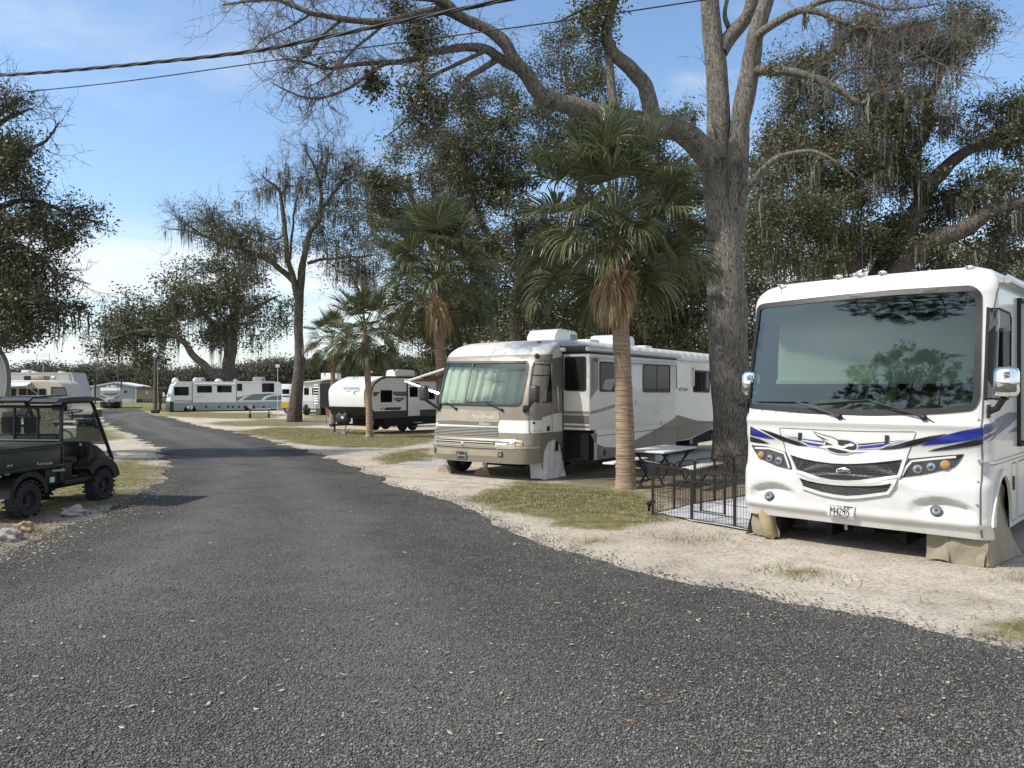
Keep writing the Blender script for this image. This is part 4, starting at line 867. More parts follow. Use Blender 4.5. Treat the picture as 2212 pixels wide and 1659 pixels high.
# ================================================================ far tree line
def far_clumps():
    r = np.random.default_rng(77); pts = []; tubes = []
    prof = interp([-150, 0, 60, 110, 160, 220, 280, 330, 400, 480, 560, 620, 700, 760, 840, 900, 1000, 1200], [800, 800, 785, 790, 793, 786, 788, 796, 800, 790, 782, 770, 785, 775, 770, 780, 770, 770])
    for row, (Y, n) in enumerate(((165, 70), (185, 70), (210, 60))):
        for i in range(n):
            u = -180 + 1400 * (i + r.random()) / n; top = prof(u) + r.uniform(-6, 9) + row * -1; h = CZ + (V0 - top) / F * Y + .61; w = h * (.30 + .18 * r.random()); c = np.array(P(u, 0, Y)); c[2] = -.61; pine = 640 < u < 900 and r.random() < .7
            if pine:
                h *= r.uniform(.95, 1.2); tubes.append(([c, c + (r.normal(0, .2), 0, h * .97)], [.22, .08])); k = 9
                for q in range(k): pts.append((c + np.array((r.normal(0, .9), r.normal(0, .9), h * (.55 + .42 * (q + .5) / k))), 110, np.array((1.2, 1.2, .45))))
            else:
                tubes.append(([c, c + (r.normal(0, .5), 0, h * .6)], [.3, .12]))
                for q in range(13):
                    a = r.random() * 6.28; rr_ = w * r.random() ** .5; z = h * (.22 + .68 * r.random()); rr_ *= 1.05 - .5 * (z / h) ** 2; pts.append((c + np.array((math.cos(a) * rr_, math.sin(a) * rr_, z)), 95, np.array((1.1, 1.1, .75))))
    P_ = np.vstack([p + r.normal(0, 1, (n, 3)) * s_ for p, n, s_ in pts]); return P_, tubes
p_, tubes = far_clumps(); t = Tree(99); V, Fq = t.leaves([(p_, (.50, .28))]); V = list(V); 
tl = mesh_np('treeline', np.array(V), Fq, LEAF_HAZED, None, False); tag(tl, 'line of distant woods, haze put into their grey green leaf colour', None, None, 'stuff')
mb = MB()
for q, r_ in tubes: mb.tube(q, r_, 5)
o = mb.obj('treeline_trunks', BARK_D, tl, 'all')
# ================================================================ palms
FRONDM = None
def frond_mat(name, stops):
    m, nt, b = nt_mat(name); gi = N(nt, 'ShaderNodeNewGeometry'); r = ramp(nt, stops); nt.links.new(gi.outputs['Random Per Island'], r.inputs[0]); nt.links.new(r.outputs[0], b.inputs['Base Color'])
    b.inputs['Roughness'].default_value = .32; b.inputs['Specular IOR Level'].default_value = .6
    tl_ = N(nt, 'ShaderNodeBsdfTranslucent'); nt.links.new(r.outputs[0], tl_.inputs[0]); mx = N(nt, 'ShaderNodeMixShader'); mx.inputs[0].default_value = .22
    nt.links.new(b.outputs[0], mx.inputs[1]); nt.links.new(tl_.outputs[0], mx.inputs[2]); nt.links.new(mx.outputs[0], nt.nodes['Material Output'].inputs[0]); return m
FR = frond_mat('palm frond', [(.1, (.045, .062, .022)), (.5, (.085, .104, .040)), (.9, (.16, .17, .08))])
FRD = frond_mat('dead palm frond', [(.1, (.25, .165, .085)), (.5, (.44, .31, .165)), (.9, (.58, .44, .26))])
BOOT = M('palm leaf base', (.26, .19, .13), .9, var=.35, scale=9, bump=.6, bscale=30)
def palm_bark():
    m, nt, b = nt_mat('ringed palm bark'); t = N(nt, 'ShaderNodeTexCoord'); mp = N(nt, 'ShaderNodeMapping'); mp.inputs['Scale'].default_value = (.8, .8, 17); nt.links.new(t.outputs['Object'], mp.inputs[0])
    n = N(nt, 'ShaderNodeTexNoise', i_Scale=3.2, i_Detail=5.0, i_Roughness=.6); nt.links.new(mp.outputs[0], n.inputs['Vector']); r = ramp(nt, [(.3, (.13, .09, .060)), (.5, (.30, .215, .145)), (.72, (.43, .325, .23))]); nt.links.new(n.outputs[0], r.inputs[0]); nt.links.new(r.outputs[0], b.inputs['Base Color'])
    b.inputs['Roughness'].default_value = .92; bp = N(nt, 'ShaderNodeBump', i_Strength=.9, i_Distance=.03); nt.links.new(n.outputs[0], bp.inputs['Height']); nt.links.new(bp.outputs[0], b.inputs['Normal']); return m
PBARK = palm_bark()
def frond(rt, o, az, el, plen, blade, droop, dead=False, r=None, nseg=50, fan=1.85):
    """costapalmate fan: petiole, then split blades drooping at the tips"""
    r = r or rng; d = np.array((math.cos(az) * math.cos(el), math.sin(az) * math.cos(el), math.sin(el))); k = 7; q = [np.array(o, float)]; dd = d.copy()
    for _ in range(k): dd = dd + np.array((0, 0, -droop * .09)); dd /= np.linalg.norm(dd); q.append(q[-1] + dd * plen / k)
    V, Fq = tube_arr(q, np.linspace(.022, .012, k + 1), 4); V = list(V); Fq = [tuple(f) for f in Fq]
    Tn = dd; side = np.cross(Tn, (0, 0, 1.0)); side /= np.linalg.norm(side) + 1e-9; up = np.cross(side, Tn); h = q[-1]
    roll = r.normal(0, .35); side, up = side * math.cos(roll) + up * math.sin(roll), up * math.cos(roll) - side * math.sin(roll)
    for s_ in range(nseg):
        a = -fan + 2 * fan * s_ / (nseg - 1); f = abs(a) / fan; cb = h + Tn * (.32 * blade * (1 - f) ** 1.2) - np.array((0, 0, .10 * blade * (1 - f))) ; L = blade * (1.0 - .34 * f ** 2 - (.27 * (1 - f))) * (.9 + .2 * r.random())
        dr = Tn * math.cos(a * .95) + side * math.sin(a * .95) + up * (.50 * math.sin(f * 1.7)) ; dr /= np.linalg.norm(dr); wv = np.cross(dr, up); wv /= np.linalg.norm(wv) + 1e-9; nrm = np.cross(wv, dr)
        wmax = blade * 2 * fan * .5 / nseg * .50; g = (.55 + droop) * (.35 + .6 * r.random()) * .62; b = len(V); p = cb.copy(); cd = dr.copy(); n = 7
        for i in range(n):
            t = i / (n - 1); w = wmax * min(1, .25 + 2.2 * t) * (1 if t < .45 else max(.04, 1 - (t - .45) / .56)); fold = w * .55
            V += [p - wv * w + nrm * fold, p, p + wv * w + nrm * fold]
            cd = cd + np.array((0, 0, -1.0)) * g * (.05 + .95 * t ** 1.5) + r.normal(0, .02, 3); cd /= np.linalg.norm(cd); p = p + cd * L / (n - 1)
        for i in range(n - 1):
            j = b + 3 * i; Fq += [(j, j + 1, j + 4, j + 3), (j + 1, j + 2, j + 5, j + 4)]
    return mesh_np('dead_frond' if dead else 'frond', V, np.array(Fq), FRD if dead else FR, rt, False)
def palm(base, top, r0, r1, blade, plen, nf, label, seed, dead=2, booted=0.0, els=(-.9, 1.35), stubs=10, lean=(0, 0)):
    r = np.random.default_rng(seed); base = np.array(tuple(base)); H = top[2] - base[2]; d = np.array(tuple(top)) - base; rt = empty('palm_tree', base, 0, label, 'palm tree', 'fan palms lining the road')
    n = int(H / .045); ts = np.linspace(0, 1, n); bow = np.sin(ts * math.pi)[:, None] * np.array((.05, .03, 0)); pts = ts[:, None] * d + bow
    rad = (r0 + (r1 - r0) * np.minimum(1, ts * 2.2)) * (1 + .035 * (np.arange(n) % 2)) * (1 + .02 * r.normal(0, 1, n)); rad[:4] *= (1.2, 1.14, 1.08, 1.04)
    V, Fq = tube_arr(pts, rad, 18); mesh_np('trunk', V, Fq, PBARK, rt, True)
    mb = MB(); top_ = d; k = int(stubs + booted * 60)
    for i in range(k):   # old leaf bases
        a = i * 2.4 + r.normal(0, .2); z = -.75 + .75 * r.random() - booted * r.random(); rot = Matrix.Rotation(a, 3, 'Z') @ Matrix.Rotation(-.5 - .5 * r.random(), 3, 'Y'); L = .22 + .25 * r.random()
        o = Vector(top_) + Vector((math.cos(a) * r1 * .95, math.sin(a) * r1 * .95, z)); mb.box(o + rot @ Vector((L * .4, 0, 0)), (L, .07, .028), .008, rot)
    mb.lathe([(r1 * .98, -.3), (r1 * 1.15, 0), (r1 * 1.1, .3), (r1 * .6, .6), (.03, .9)], top_, (0, 0, 1), 14).obj('leaf_bases', BOOT, rt, 30)
    for i in range(nf):
        t = (i + .5) / nf; el = els[0] + (els[1] - els[0]) * t ** .85 + r.normal(0, .1); az = i * 2.39996 + r.normal(0, .2); el += 1.0 * max(0, -math.sin(az) - .30) / .7 * (1 if el < .3 else 0); z0 = .05 + .75 * t
        frond(rt, top_ + np.array((math.cos(az) * r1 * .7, math.sin(az) * r1 * .7, z0)), az, el, plen * (.8 + .35 * r.random()) * (1.0 if t > .15 else .75), blade * (.88 + .24 * r.random()), 1.75 - 1.15 * t + r.normal(0, .10), False, r)
    for i in range(dead):
        az = -1.57 + (i - (dead - 1) / 2) * min(.5, 4.2 / dead) + r.normal(0, .2); frond(rt, top_ + np.array((math.cos(az) * r1, math.sin(az) * r1, -.05 - .45 * r.random())), az, -.9, plen * .16, blade * (.62 + .2 * r.random()), 4.2, True, r, 30, 1.2)
    return rt
b_ = GP(1352, 1055.6); palm(b_, P(1328, 540, b_.y), .185, .155, 1.05, 1.08, 58, 'tallest fan palm with tan dead fronds beside the picnic table', 5, 15, 0, (-.42, 1.5), 26)
b_ = GP(953, 987); palm(b_, P(944, 628, b_.y), .16, .14, 1.1, 1.08, 48, 'second tallest fan palm behind the tan motorhome awning', 6, 6, .3, (-.5, 1.5), 12)
b_ = GP(798, 944.6); palm(b_, P(788, 735, b_.y), .155, .135, 1.1, 1.05, 42, 'slim fan palm standing in front of the white travel trailer nose', 7, 1, .2, (-.75, 1.4), 10)
b_ = GP(716.5, 923); palm(b_, P(718, 755, b_.y), .16, .14, 1.1, 1.05, 38, 'farthest fan palm with rough booted trunk beside the travel trailer', 8, 0, 1.0, (-.8, 1.4), 10)
# ================================================================ shared vehicle materials
WHITE = M('white gelcoat', (.60, .60, .585), .32, var=.03, scale=2, coat=.5, dirt=.16)
WHITE2 = M('chalky white fibreglass', (.74, .73, .69), .45, var=.04, scale=2, dirt=.16)
BLACK = M('black trim', (.012, .012, .013), .5, var=.2)
RUB = M('black rubber', (.018, .018, .018), .75, var=.25, scale=14)
TYRE = M('tyre rubber', (.022, .022, .023), .8, var=.3, scale=20, bump=.2, bscale=60)
DARK = M('dark underbody', (.012, .012, .012), .85, var=.4)
CHROME = M('chrome', (.78, .79, .80), .06, 1.0, var=.03)
STEEL = M('dull steel', (.42, .42, .42), .38, .9, var=.15)
ALU = M('brushed aluminium', (.62, .62, .62), .3, .9, var=.1)
BLUE = M('blue decal', (.012, .022, .20), .25, coat=.4)
GBLUE = M('grey blue decal', (.085, .095, .17), .3, coat=.3)
BDEC = M('black decal', (.012, .013, .018), .25, coat=.4)
GREYD = M('grey decal', (.10, .10, .11), .4)
AMBER = M('amber lens', (.38, .21, .07), .15, coat=.6)
LENS = M('clear lens', (.34, .35, .36), .08, .5, coat=1)
RED = M('red lens', (.30, .012, .012), .2, coat=.5)
TINT = glass('tinted window', (.05, .055, .055), 1.5, 1.0)
DGLASS = M('dark window', (.006, .007, .008), .05, spec=.18)
CANV = M('tan canvas', (.27, .235, .175), .9, var=.14, scale=8, bump=.8, bscale=9)
VINYL = M('white vinyl cover', (.62, .62, .63), .6, var=.08, scale=6, bump=.6, bscale=9)
DASHM = M('tan dashboard', (.33, .28, .20), .7, var=.06)
CURT = M('pale curtain', (.60, .66, .58), .85, var=.05)
LINE = M('panel seam', (.10, .10, .10), .7)
# ================================================================ white motorhome with the blue swoosh
f1 = Frame((3.81, 8.685, -.18), R(43.1)); th1 = f1.th
fy1 = interp([.3, .5, .75, .95, 1.25, 1.72, 2.4, 3.0, 3.12, 3.25, 3.34, 3.38], [.16, .05, .0, .0, .03, .07, .20, .33, .34, .42, .54, .62])
def ins1(z):
    t = max(0, (z - 3.12) / .26); return .24 * (1 - math.sqrt(max(0, 1 - min(t, .999) ** 2)))
def disp1(a, z):
    d = 0.0
    # moulded crease: cheek below the headlights, hollow for the fog lamps, lip under the windscreen
    k = abs(a)
    sg = lambda x: 1 / (1 + math.exp(-x))
    d += -.032 * math.exp(-((z - 1.655) / .045) ** 2)
    zc = .985 + .10 * max(0, k - .45); d += .045 * (sg((z - zc) / .016) * sg((1.42 - z) / .03)) * sg((k - .62) / .04)      # cheek recess around the headlights
    t = (k - .62) / .58; zf = .80 + .075 * math.sin(math.pi * min(1, max(0, t))) ; zb = .73 - .02 * t
    if 0 < t < 1.05: d += .085 * sg((zf - z) / .010) * sg((z - zb) / .03) * min(1, t * 5) * min(1, max(0, (1.05 - t) * 6))      # fog lamp hollow
    d += -.018 * math.exp(-((z - .64) / .05) ** 2) + .03 * sg((.585 - z) / .012)
    d += -.02 * math.exp(-((z - 1.02) / .05) ** 2) * math.exp(-(k / .75) ** 6)
    return d
S1 = Shell(f1, 1.355, 10.2, .14, .10, 3.38, fy1, ins1, disp1, 1.6, (0, 1.5))
rv = f1.root('motorhome', 'white class A motorhome with blue and black swooshes and bird emblem', 'motorhome')
zr = list(np.arange(.50, 1.78, .03)) + [1.82, 1.9, 2.1, 2.3, 2.5, 2.7, 2.9, 3.0, 3.06, 3.12, 3.17, 3.21, 3.25, 3.28, 3.31, 3.33, 3.35, 3.365, 3.375]
cf = list(np.arange(-1.485, 1.49, .045)); cs = list(np.arange(1.55, 2.5, .10)) + list(np.arange(2.5, 11.5, .45)); COLS1 = sorted([-c for c in cs] + cf + cs)
ws1 = S1.tr(c1, [(163, 322), (480, 284), (800, 254), (1170, 233), (1212, 262), (1209, 520), (1203, 765), (1180, 816), (1000, 832), (700, 840), (400, 830), (128, 803), (137, 640), (148, 470)])
ws1[0] = (-1.30, ws1[0][1]); ws1[-1] = (-1.33, ws1[-1][1]); ws1[-2] = (-1.345, ws1[-2][1]); ws1[-3] = (-1.345, ws1[-3][1])
ws1 = rpoly(ws1, .10, 3)
def sp1(p, g=(1.6, 1.5)): return S1.inv(c1(*p), g)
def sq1(p, g=(1.6, 1.5)): return S1.inv(c8(*p), g)
dw1 = [sq1(p, (1.7, 2.3)) for p in ((331, 240), (450, 268), (458, 300), (455, 700), (440, 728), (316, 728), (318, 600), (324, 400))]
arch_c = sq1((375, 1330), (2.3, .5)); ac, ar = 1.83, .40
arch = [(ac + ar * math.cos(t), .62 + ar * math.sin(t) * 1.28) for t in np.linspace(math.pi, 0, 15)]
smx = S1.smax
# right arch is seen; mirror it on the left
bot = lambda a: .50
out1 = [(-smx, 3.38), (-smx, .52), (-(ac + ar), .50)] + [(-a, z) for a, z in arch[::-1]] + [(-(ac - ar), .47), (-1.1, .48), (-.6, .49), (.6, .49), (1.1, .48), (ac - ar, .47)] + arch + [(ac + ar, .50), (smx, .52), (smx, 3.38)]
S1.patch('body', out1, WHITE, rv, 0, [ws1, dw1], .12, COLS1, zr)
# roof, rear wall, floor
ring = [S1.S(a, 3.38) for a in np.concatenate([np.arange(-smx, -1.4, .8), np.arange(-1.4, 1.41, .1), np.arange(1.6, smx + .01, .8)])]
MB().quad(*ring).obj('roof', WHITE2, rv); ly = S1.S(smx, 2)[1]
MB().quad((-1.35, ly, .5), (1.35, ly, .5), (1.1, ly, 3.38), (-1.1, ly, 3.38)).obj('rear_wall', WHITE, rv)
MB().span((-1.2, .35, .50), (1.2, ly, .56)).span((-.5, .9, .3), (.5, ly - .5, .5)).span((-.95, 1.6, .28), (.95, 1.78, .42)).span((-.45, .5, .26), (-.38, 4, .46)).span((.38, .5, .26), (.45, 4, .46)).span((-.12, .45, .36), (.12, 1.2, .5)).obj('chassis', DARK, rv)
MB().cyl((-.25, .6, .34), (-.25, .6, .5), .03, n=8).obj('tow_bracket', STEEL, rv, 40)
# windscreen
S1.patch('windscreen', inset(ws1, .045), glass('windscreen glass', (.46, .56, .49), 1.52, 2.5, .0), rv, -.004, (), .1, COLS1, zr)
fr1 = inset(ws1, -.012)
S1.patch('windscreen_frame', fr1, BLACK, rv, .012, [inset(ws1, .05)], .1, COLS1, zr, .02)
top = [p for p in S1.tr(c1, [(200, 312), (500, 282), (1185, 243), (1195, 362), (700, 392), (195, 420)])]
S1.patch('sun_band', rpoly(top, .03), glass('dark sun band', (.16, .20, .24), 1.5, 1.5), rv, -.012, (), .12, COLS1, zr)
# cab interior
MB().span((-1.18, .32, 1.60), (1.18, 1.10, 1.70), .03).span((-1.15, .9, 1.2), (1.15, 1.1, 1.68)).span((.35, .62, 1.70), (.95, 1.0, 1.84), .06).span((-.55, .70, 1.70), (.10, 1.05, 1.80), .05).obj('dashboard', DASHM, rv, 40)
MB().span((-1.2, 2.9, .56), (1.2, 2.95, 3.3)).span((-1.2, .5, .56), (1.2, 2.9, .6)).span((-1.2, .7, 3.22), (1.2, 2.9, 3.26)).span((-1.22, .8, .6), (-1.2, 2.9, 3.2)).obj('cab_lining', M('cab lining', (.05, .048, .045), .8), rv)
sh = MB(); ns = 24
for i in range(ns):
    a, b_ = -1.12 + 2.24 * i / ns, -1.12 + 2.24 * (i + 1) / ns; o1 = .02 * math.sin(i * 1.3); o2 = .02 * math.sin(i * 1.3 + 1.3)
    sh.quad((a, .62 + o1 * .3, 2.14), (b_, .62 + o2 * .3, 2.14), (b_, .70, 3.05), (a, .70, 3.05))
sh.span((-1.12, .58, 2.10), (1.12, .66, 2.15)); sh.obj('roller_shade', M('pale roller shade', (.66, .70, .62), .85, var=.05, scale=2), rv)
for x0, x1, z1 in ((.20, 1.12, 2.0), (-.85, -.10, 1.93)): MB().span((x0, 1.0, 1.1), (x1, 1.3, z1), .10).obj('seat', M('tan cab seat', (.34, .29, .21), .8), rv, 40)
MB().lathe([(.20, -.012), (.215, 0), (.20, .012), (.185, 0)], (.62, 1.02, 1.84), (0, -.75, .65), 24, True).obj('steering_wheel', BLACK, rv, 'all')
MB().span((.55, .38, 1.703), (.86, .46, 1.712)).obj('paper', M('paper slip', (.62, .72, .68), .8), rv)
# stripes
def st1(name, pts, mat, off=.003, cv=c1, g=(0, 1.5)):
    q = [S1.inv(cv(*p), g) for p in pts]; return S1.patch(name, q, mat, rv, off + .005, (), .06)
LZ = S1.inv(c1(200, 925))[1]
st1('blue_swoosh', [(122, 894), (150, 908), (195, 932), (240, 955), (190, 950), (122, 936)], BLUE)
st1('black_swoosh', [(160, 905), (222, 922), (280, 944), (345, 968), (400, 990), (345, 986), (270, 962), (215, 935)], BDEC)
st1('black_swoosh', [(121, 942), (165, 954), (214, 977), (160, 973), (121, 966)], BDEC)
g2_ = (1.3, 1.45)
st1('blue_swoosh', [(925, 987), (990, 955), (1060, 932), (1130, 914), (1197, 903), (1222, 900), (1222, 946), (1196, 956), (1060, 975)], BLUE, cv=c1, g=(1.0, 1.4))
st1('black_swoosh', [(958, 1014), (1000, 1000), (1060, 986), (1222, 952), (1222, 977), (1196, 986), (1060, 1005)], BDEC, .0035, g=(1.0, 1.4))
st1('black_swoosh', [(725, 1006), (800, 985), (880, 962), (970, 942), (1058, 929), (1000, 955), (930, 978), (830, 1000), (780, 1005)], BDEC, g=(.5, 1.4))
st1('grey_swoosh', [(311, 862), (390, 826), (446, 796), (483, 796), (483, 830), (440, 870), (370, 925), (332, 952), (372, 905), (410, 860), (360, 890), (311, 916)], GBLUE, cv=c8, g=(1.8, 1.5))
st1('grey_swoosh', [(311, 926), (350, 908), (388, 884), (360, 915), (330, 938), (311, 948)], GBLUE, cv=c8, g=(1.8, 1.5))
st1('grey_swoosh', [(444, 903), (484, 872), (484, 896)], GBLUE, cv=c8, g=(2.0, 1.5))
# bonnet panel seam, latches
S1.line('bonnet_seam', [S1.inv(c1(*p)) for p in ((290, 1020), (274, 960), (258, 906), (270, 903), (500, 914), (700, 920), (895, 921), (906, 926), (885, 985), (861, 1045))], .008, LINE, rv, .004, .06)
for p in ((357, 943), (768, 957)):
    q = S1.inv(c1(*p)); S1.patch('latch', [(q[0] - .018, q[1] - .045), (q[0] + .018, q[1] - .045), (q[0] + .018, q[1] + .045), (q[0] - .018, q[1] + .045)], BLACK, rv, .02, (), .05, skirt=.02)
# bird emblem
def em(name, pts, mat, off): return st1(name, pts, mat, off, g=(-.1, 1.4))
em('emblem', [(290, 940), (360, 946), (430, 958), (520, 964), (600, 966), (660, 974), (760, 966), (869, 958), (800, 975), (745, 1000), (640, 1006), (560, 1004), (470, 1000), (400, 990), (345, 965)], M('silver emblem', (.55, .56, .60), .25, .5), .004)
em('emblem', [(310, 944), (400, 958), (520, 972), (640, 978), (850, 961), (790, 968), (660, 984), (560, 984), (430, 968), (360, 955)], BDEC, .006)
em('emblem', [(365, 965), (440, 978), (520, 990), (620, 992), (700, 984), (790, 972), (740, 994), (640, 1002), (560, 1000), (460, 994), (400, 984)], BLUE, .006)
em('emblem', [(468, 985), (474, 967), (500, 958), (540, 954), (585, 957), (615, 966), (633, 982), (634, 1002), (612, 1020), (575, 1029), (535, 1028), (500, 1018), (478, 1004)], M('silver emblem', 0), .008)
em('emblem', [(476, 985), (482, 970), (505, 963), (545, 959), (585, 962), (612, 972), (626, 985), (626, 1000), (606, 1015), (574, 1024), (537, 1023), (505, 1013), (486, 1001)], BDEC, .010)
WING = [(426, 922), (470, 940), (505, 948), (530, 958), (545, 978), (575, 982), (600, 975), (617, 982), (606, 990), (586, 990), (570, 1000), (545, 996), (515, 984), (490, 972), (462, 956), (500, 966), (470, 950), (440, 936)]
for off_, w_, mm_ in ((.0105, -.011, BDEC), (.0125, 0, WHITE)): S1.patch('emblem', inset([S1.inv(c1(*p), (-.1, 1.4)) for p in WING], w_), mm_, rv, off_ + .005, (), .06)
em('emblem', [(448, 990), (490, 985), (520, 986), (560, 1000), (600, 1008), (676, 1010), (630, 1018), (590, 1016), (548, 1006), (505, 996), (470, 1000)], WHITE, .012)
em('emblem', [(536, 972), (560, 976), (574, 986), (556, 988), (540, 982)], BDEC, .014)
# grille
gm, nt, b = nt_mat('black honeycomb grille'); t_ = N(nt, 'ShaderNodeTexCoord'); vv = N(nt, 'ShaderNodeTexVoronoi', i_Scale=42.0, feature='DISTANCE_TO_EDGE', i_Randomness=.15); nt.links.new(t_.outputs['Object'], vv.inputs['Vector'])
r_ = ramp(nt, [(.12, (.035, .035, .037)), (.2, (.003, .003, .003))]); nt.links.new(vv.outputs[0], r_.inputs[0]); nt.links.new(r_.outputs[0], b.inputs['Base Color']); b.inputs['Roughness'].default_value = .45
bp = N(nt, 'ShaderNodeBump', i_Strength=1.0, i_Distance=.02, invert=True); nt.links.new(vv.outputs[0], bp.inputs['Height']); nt.links.new(bp.outputs[0], b.inputs['Normal'])
def tr1(pts, g=(0, 1.1)): return [S1.inv(c1(*p), g) for p in pts]
gu = tr1([(312, 1028), (380, 1048), (440, 1060), (510, 1069), (580, 1072), (650, 1070), (720, 1065), (785, 1058), (845, 1050), (834, 1090), (820, 1130), (720, 1145), (650, 1151), (580, 1153), (510, 1149), (450, 1137), (345, 1105)])
gl = tr1([(355, 1135), (400, 1148), (450, 1160), (515, 1169), (580, 1173), (640, 1173), (700, 1171), (750, 1167), (796, 1162), (785, 1185), (770, 1206), (700, 1216), (640, 1223), (580, 1226), (520, 1219), (460, 1207), (375, 1180)])
for q in (gu, gl):
    g_ = S1.patch('grille', q, gm, rv, .010, (), .06)
    S1.patch('grille_surround', inset(q, -.028), WHITE, rv, .030, [inset(q, .004)], .06, skirt=.03)
q = S1.inv(c1(563, 1108), (0, 1.1)); S1.disc('badge', q, .080, .036, CHROME, rv, .016, 28, .014, .006); S1.disc('badge', q, .070, .028, BLACK, rv, .020, 28, 0, .004)
S1.text('badge', 'Jayco', [(q[0] - .052, q[1] - .018), (q[0] + .052, q[1] - .018), (q[0] + .057, q[1] + .014), (q[0] - .047, q[1] + .014)], CHROME, rv, .026, .2)
# headlights
HB = M('headlight housing', (.016, .016, .018), .12, coat=.8)
for pts, strip, lamps in (([(128, 983), (200, 990), (296, 1019), (312, 1065), (320, 1101), (250, 1085), (165, 1046), (140, 1010)], [(144, 997), (215, 1000), (283, 1022), (297, 1060), (307, 1094)], [((175, 1030), AMBER, .052), ((215, 1045), LENS, .050), ((259, 1057), LENS, .054)]),
                          ([(870, 1049), (960, 1040), (1050, 1032), (1132, 1026), (1112, 1062), (1086, 1090), (960, 1120), (826, 1139), (842, 1095)], [(838, 1130), (858, 1090), (884, 1060), (990, 1049), (1096, 1039)], [((914, 1098), LENS, .056), ((978, 1087), LENS, .052), ((1045, 1077), AMBER, .056)])):
    left = pts[0][0] < 500; g = (-1.0, 1.2) if left else (1.0, 1.2); q = tr1(pts, g)
    h = S1.patch('headlight', q, HB, rv, .010, (), .06, skirt=.012)
    S1.line('light_strip', tr1(strip, g), .022, M('white light strip', (.62, .62, .60), .3), h, .014, .04)
    for c_, mm, rr_ in lamps:
        cc_ = S1.inv(c1(*c_), g); S1.disc('bezel', cc_, rr_ * 1.0, rr_ * 1.0, M('smoked bezel', (.10, .10, .105), .3, .6), h, .020, 24, .010, 0); S1.disc('lamp', cc_, rr_ * .82, rr_ * .82, mm, h, .022, 24, 0, .018)
        if mm is LENS: S1.disc('lamp', cc_, rr_ * .42, rr_ * .42, M('smoked bezel', 0), h, .042, 16, 0, .004)
for p, g in (((213, 1229), (-1.0, .8)), ((1002, 1299), (1.0, .8))):
    q = S1.inv(c1(*p), g); o = S1.disc('fog_lamp', q, .058, .058, BLACK, rv, .030, 24, .05, 0); S1.disc('lens', q, .040, .040, LENS, o, .032, 20, 0, .010); S1.disc('lens', q, .018, .018, BLACK, o, .044, 16, 0, .003)
# plate
pl_ = tr1([(490, 1318), (618, 1333), (618, 1272), (490, 1258)], (0, .75)); q = rpoly(pl_, .015, 3)
o = S1.patch('licence_plate', q, M('plate white', (.72, .73, .75), .4), rv, .022, (), .08, skirt=.014)
def bl(q, a0, b0, a1, b1):
    q = np.array(q); f = lambda a, b: tuple((1 - a) * (1 - b) * q[0] + a * (1 - b) * q[1] + a * b * q[2] + (1 - a) * b * q[3]); return [f(a0, b0), f(a1, b0), f(a1, b1), f(a0, b1)]
S1.text('plate_number', 'M4295', bl(pl_, .12, .25, .84, .76), BDEC, o, .027, 0, .0); S1.text('plate_state', 'WISCONSIN', bl(pl_, .05, .80, .56, .95), RED, o, .027)
S1.text('plate_motto', 'MOTOR HOME', bl(pl_, .24, .06, .76, .18), BDEC, o, .027); S1.patch('plate_scene', bl(pl_, .60, .80, .95, .94), GREYD, o, .026, (), .1)
# cap seam lines, marker lamps, rivets, wipers
S1.line('cap_seam', [S1.inv(c1(*p), (-.9, 3.2)) for p in ((262, 216), (268, 268))] , .006, LINE, rv, .003)
for p in ((222, 229), (541, 187), (643, 178), (748, 168), (1158, 147)):
    a, z = S1.inv(c1(*p), (0, 3.2)); pp = np.array(S1.S(a, z)); n_ = S1.Nrm(a, z)
    o = MB().blob(pp + n_ * .008, (.05, .045, .028), 2, 0).obj('marker_light', WHITE, rv, 'all'); MB().blob(pp + n_ * .02 + np.array((-.015, -.035, -.005)), (.018, .018, .018), 1, 0).obj('bulb', AMBER, o, 'all')
rb = MB()
for i in range(13):
    a = -1.1 + 2.2 * i / 12; z = S1.inv(c1(160 + 1000 * i / 12, 826 + 22 * math.sin(math.pi * i / 12) - 6), (a, 1.7))[1]; p = S1.pts([(a, z)], .002)[0]; rb.blob(p, .010, 1, 0)
rb.obj('rivet_strip', STEEL, rv, 'all')
def wiper(pv, el, b0, b1, g):
    A, E, B0, B1 = [np.array(S1.S(*S1.inv(c1(*p), g))) + S1.Nrm(*S1.inv(c1(*p), g)) * o for p, o in ((pv, .03), (el, .05), (b0, .03), (b1, .03))]
    w = MB().blob(A, .035, 2, 0).tube([A, A * .5 + E * .5 + np.array((0, -.02, .012)), E], [.013, .010, .008], 6).obj('wiper', BLACK, rv, 40)
    MB().tube([B0, (B0 + B1) / 2 + np.array((0, -.012, 0)), B1], .009, 5).obj('blade', RUB, w)
wiper((545, 855), (345, 782), (152, 779), (388, 781), (-.5, 1.75)); wiper((945, 858), (690, 776), (430, 791), (700, 771), (.5, 1.75))
for a0, p in ((-.5, (545, 855)), (.5, (945, 858))):
    q = np.array(S1.S(*S1.inv(c1(*p), (a0, 1.7)))); MB().tube([q, q + np.array((.05, -.03, .0)), q + np.array((.10, -.02, -.04))], .006, 5).obj('washer_hose', BLACK, rv)
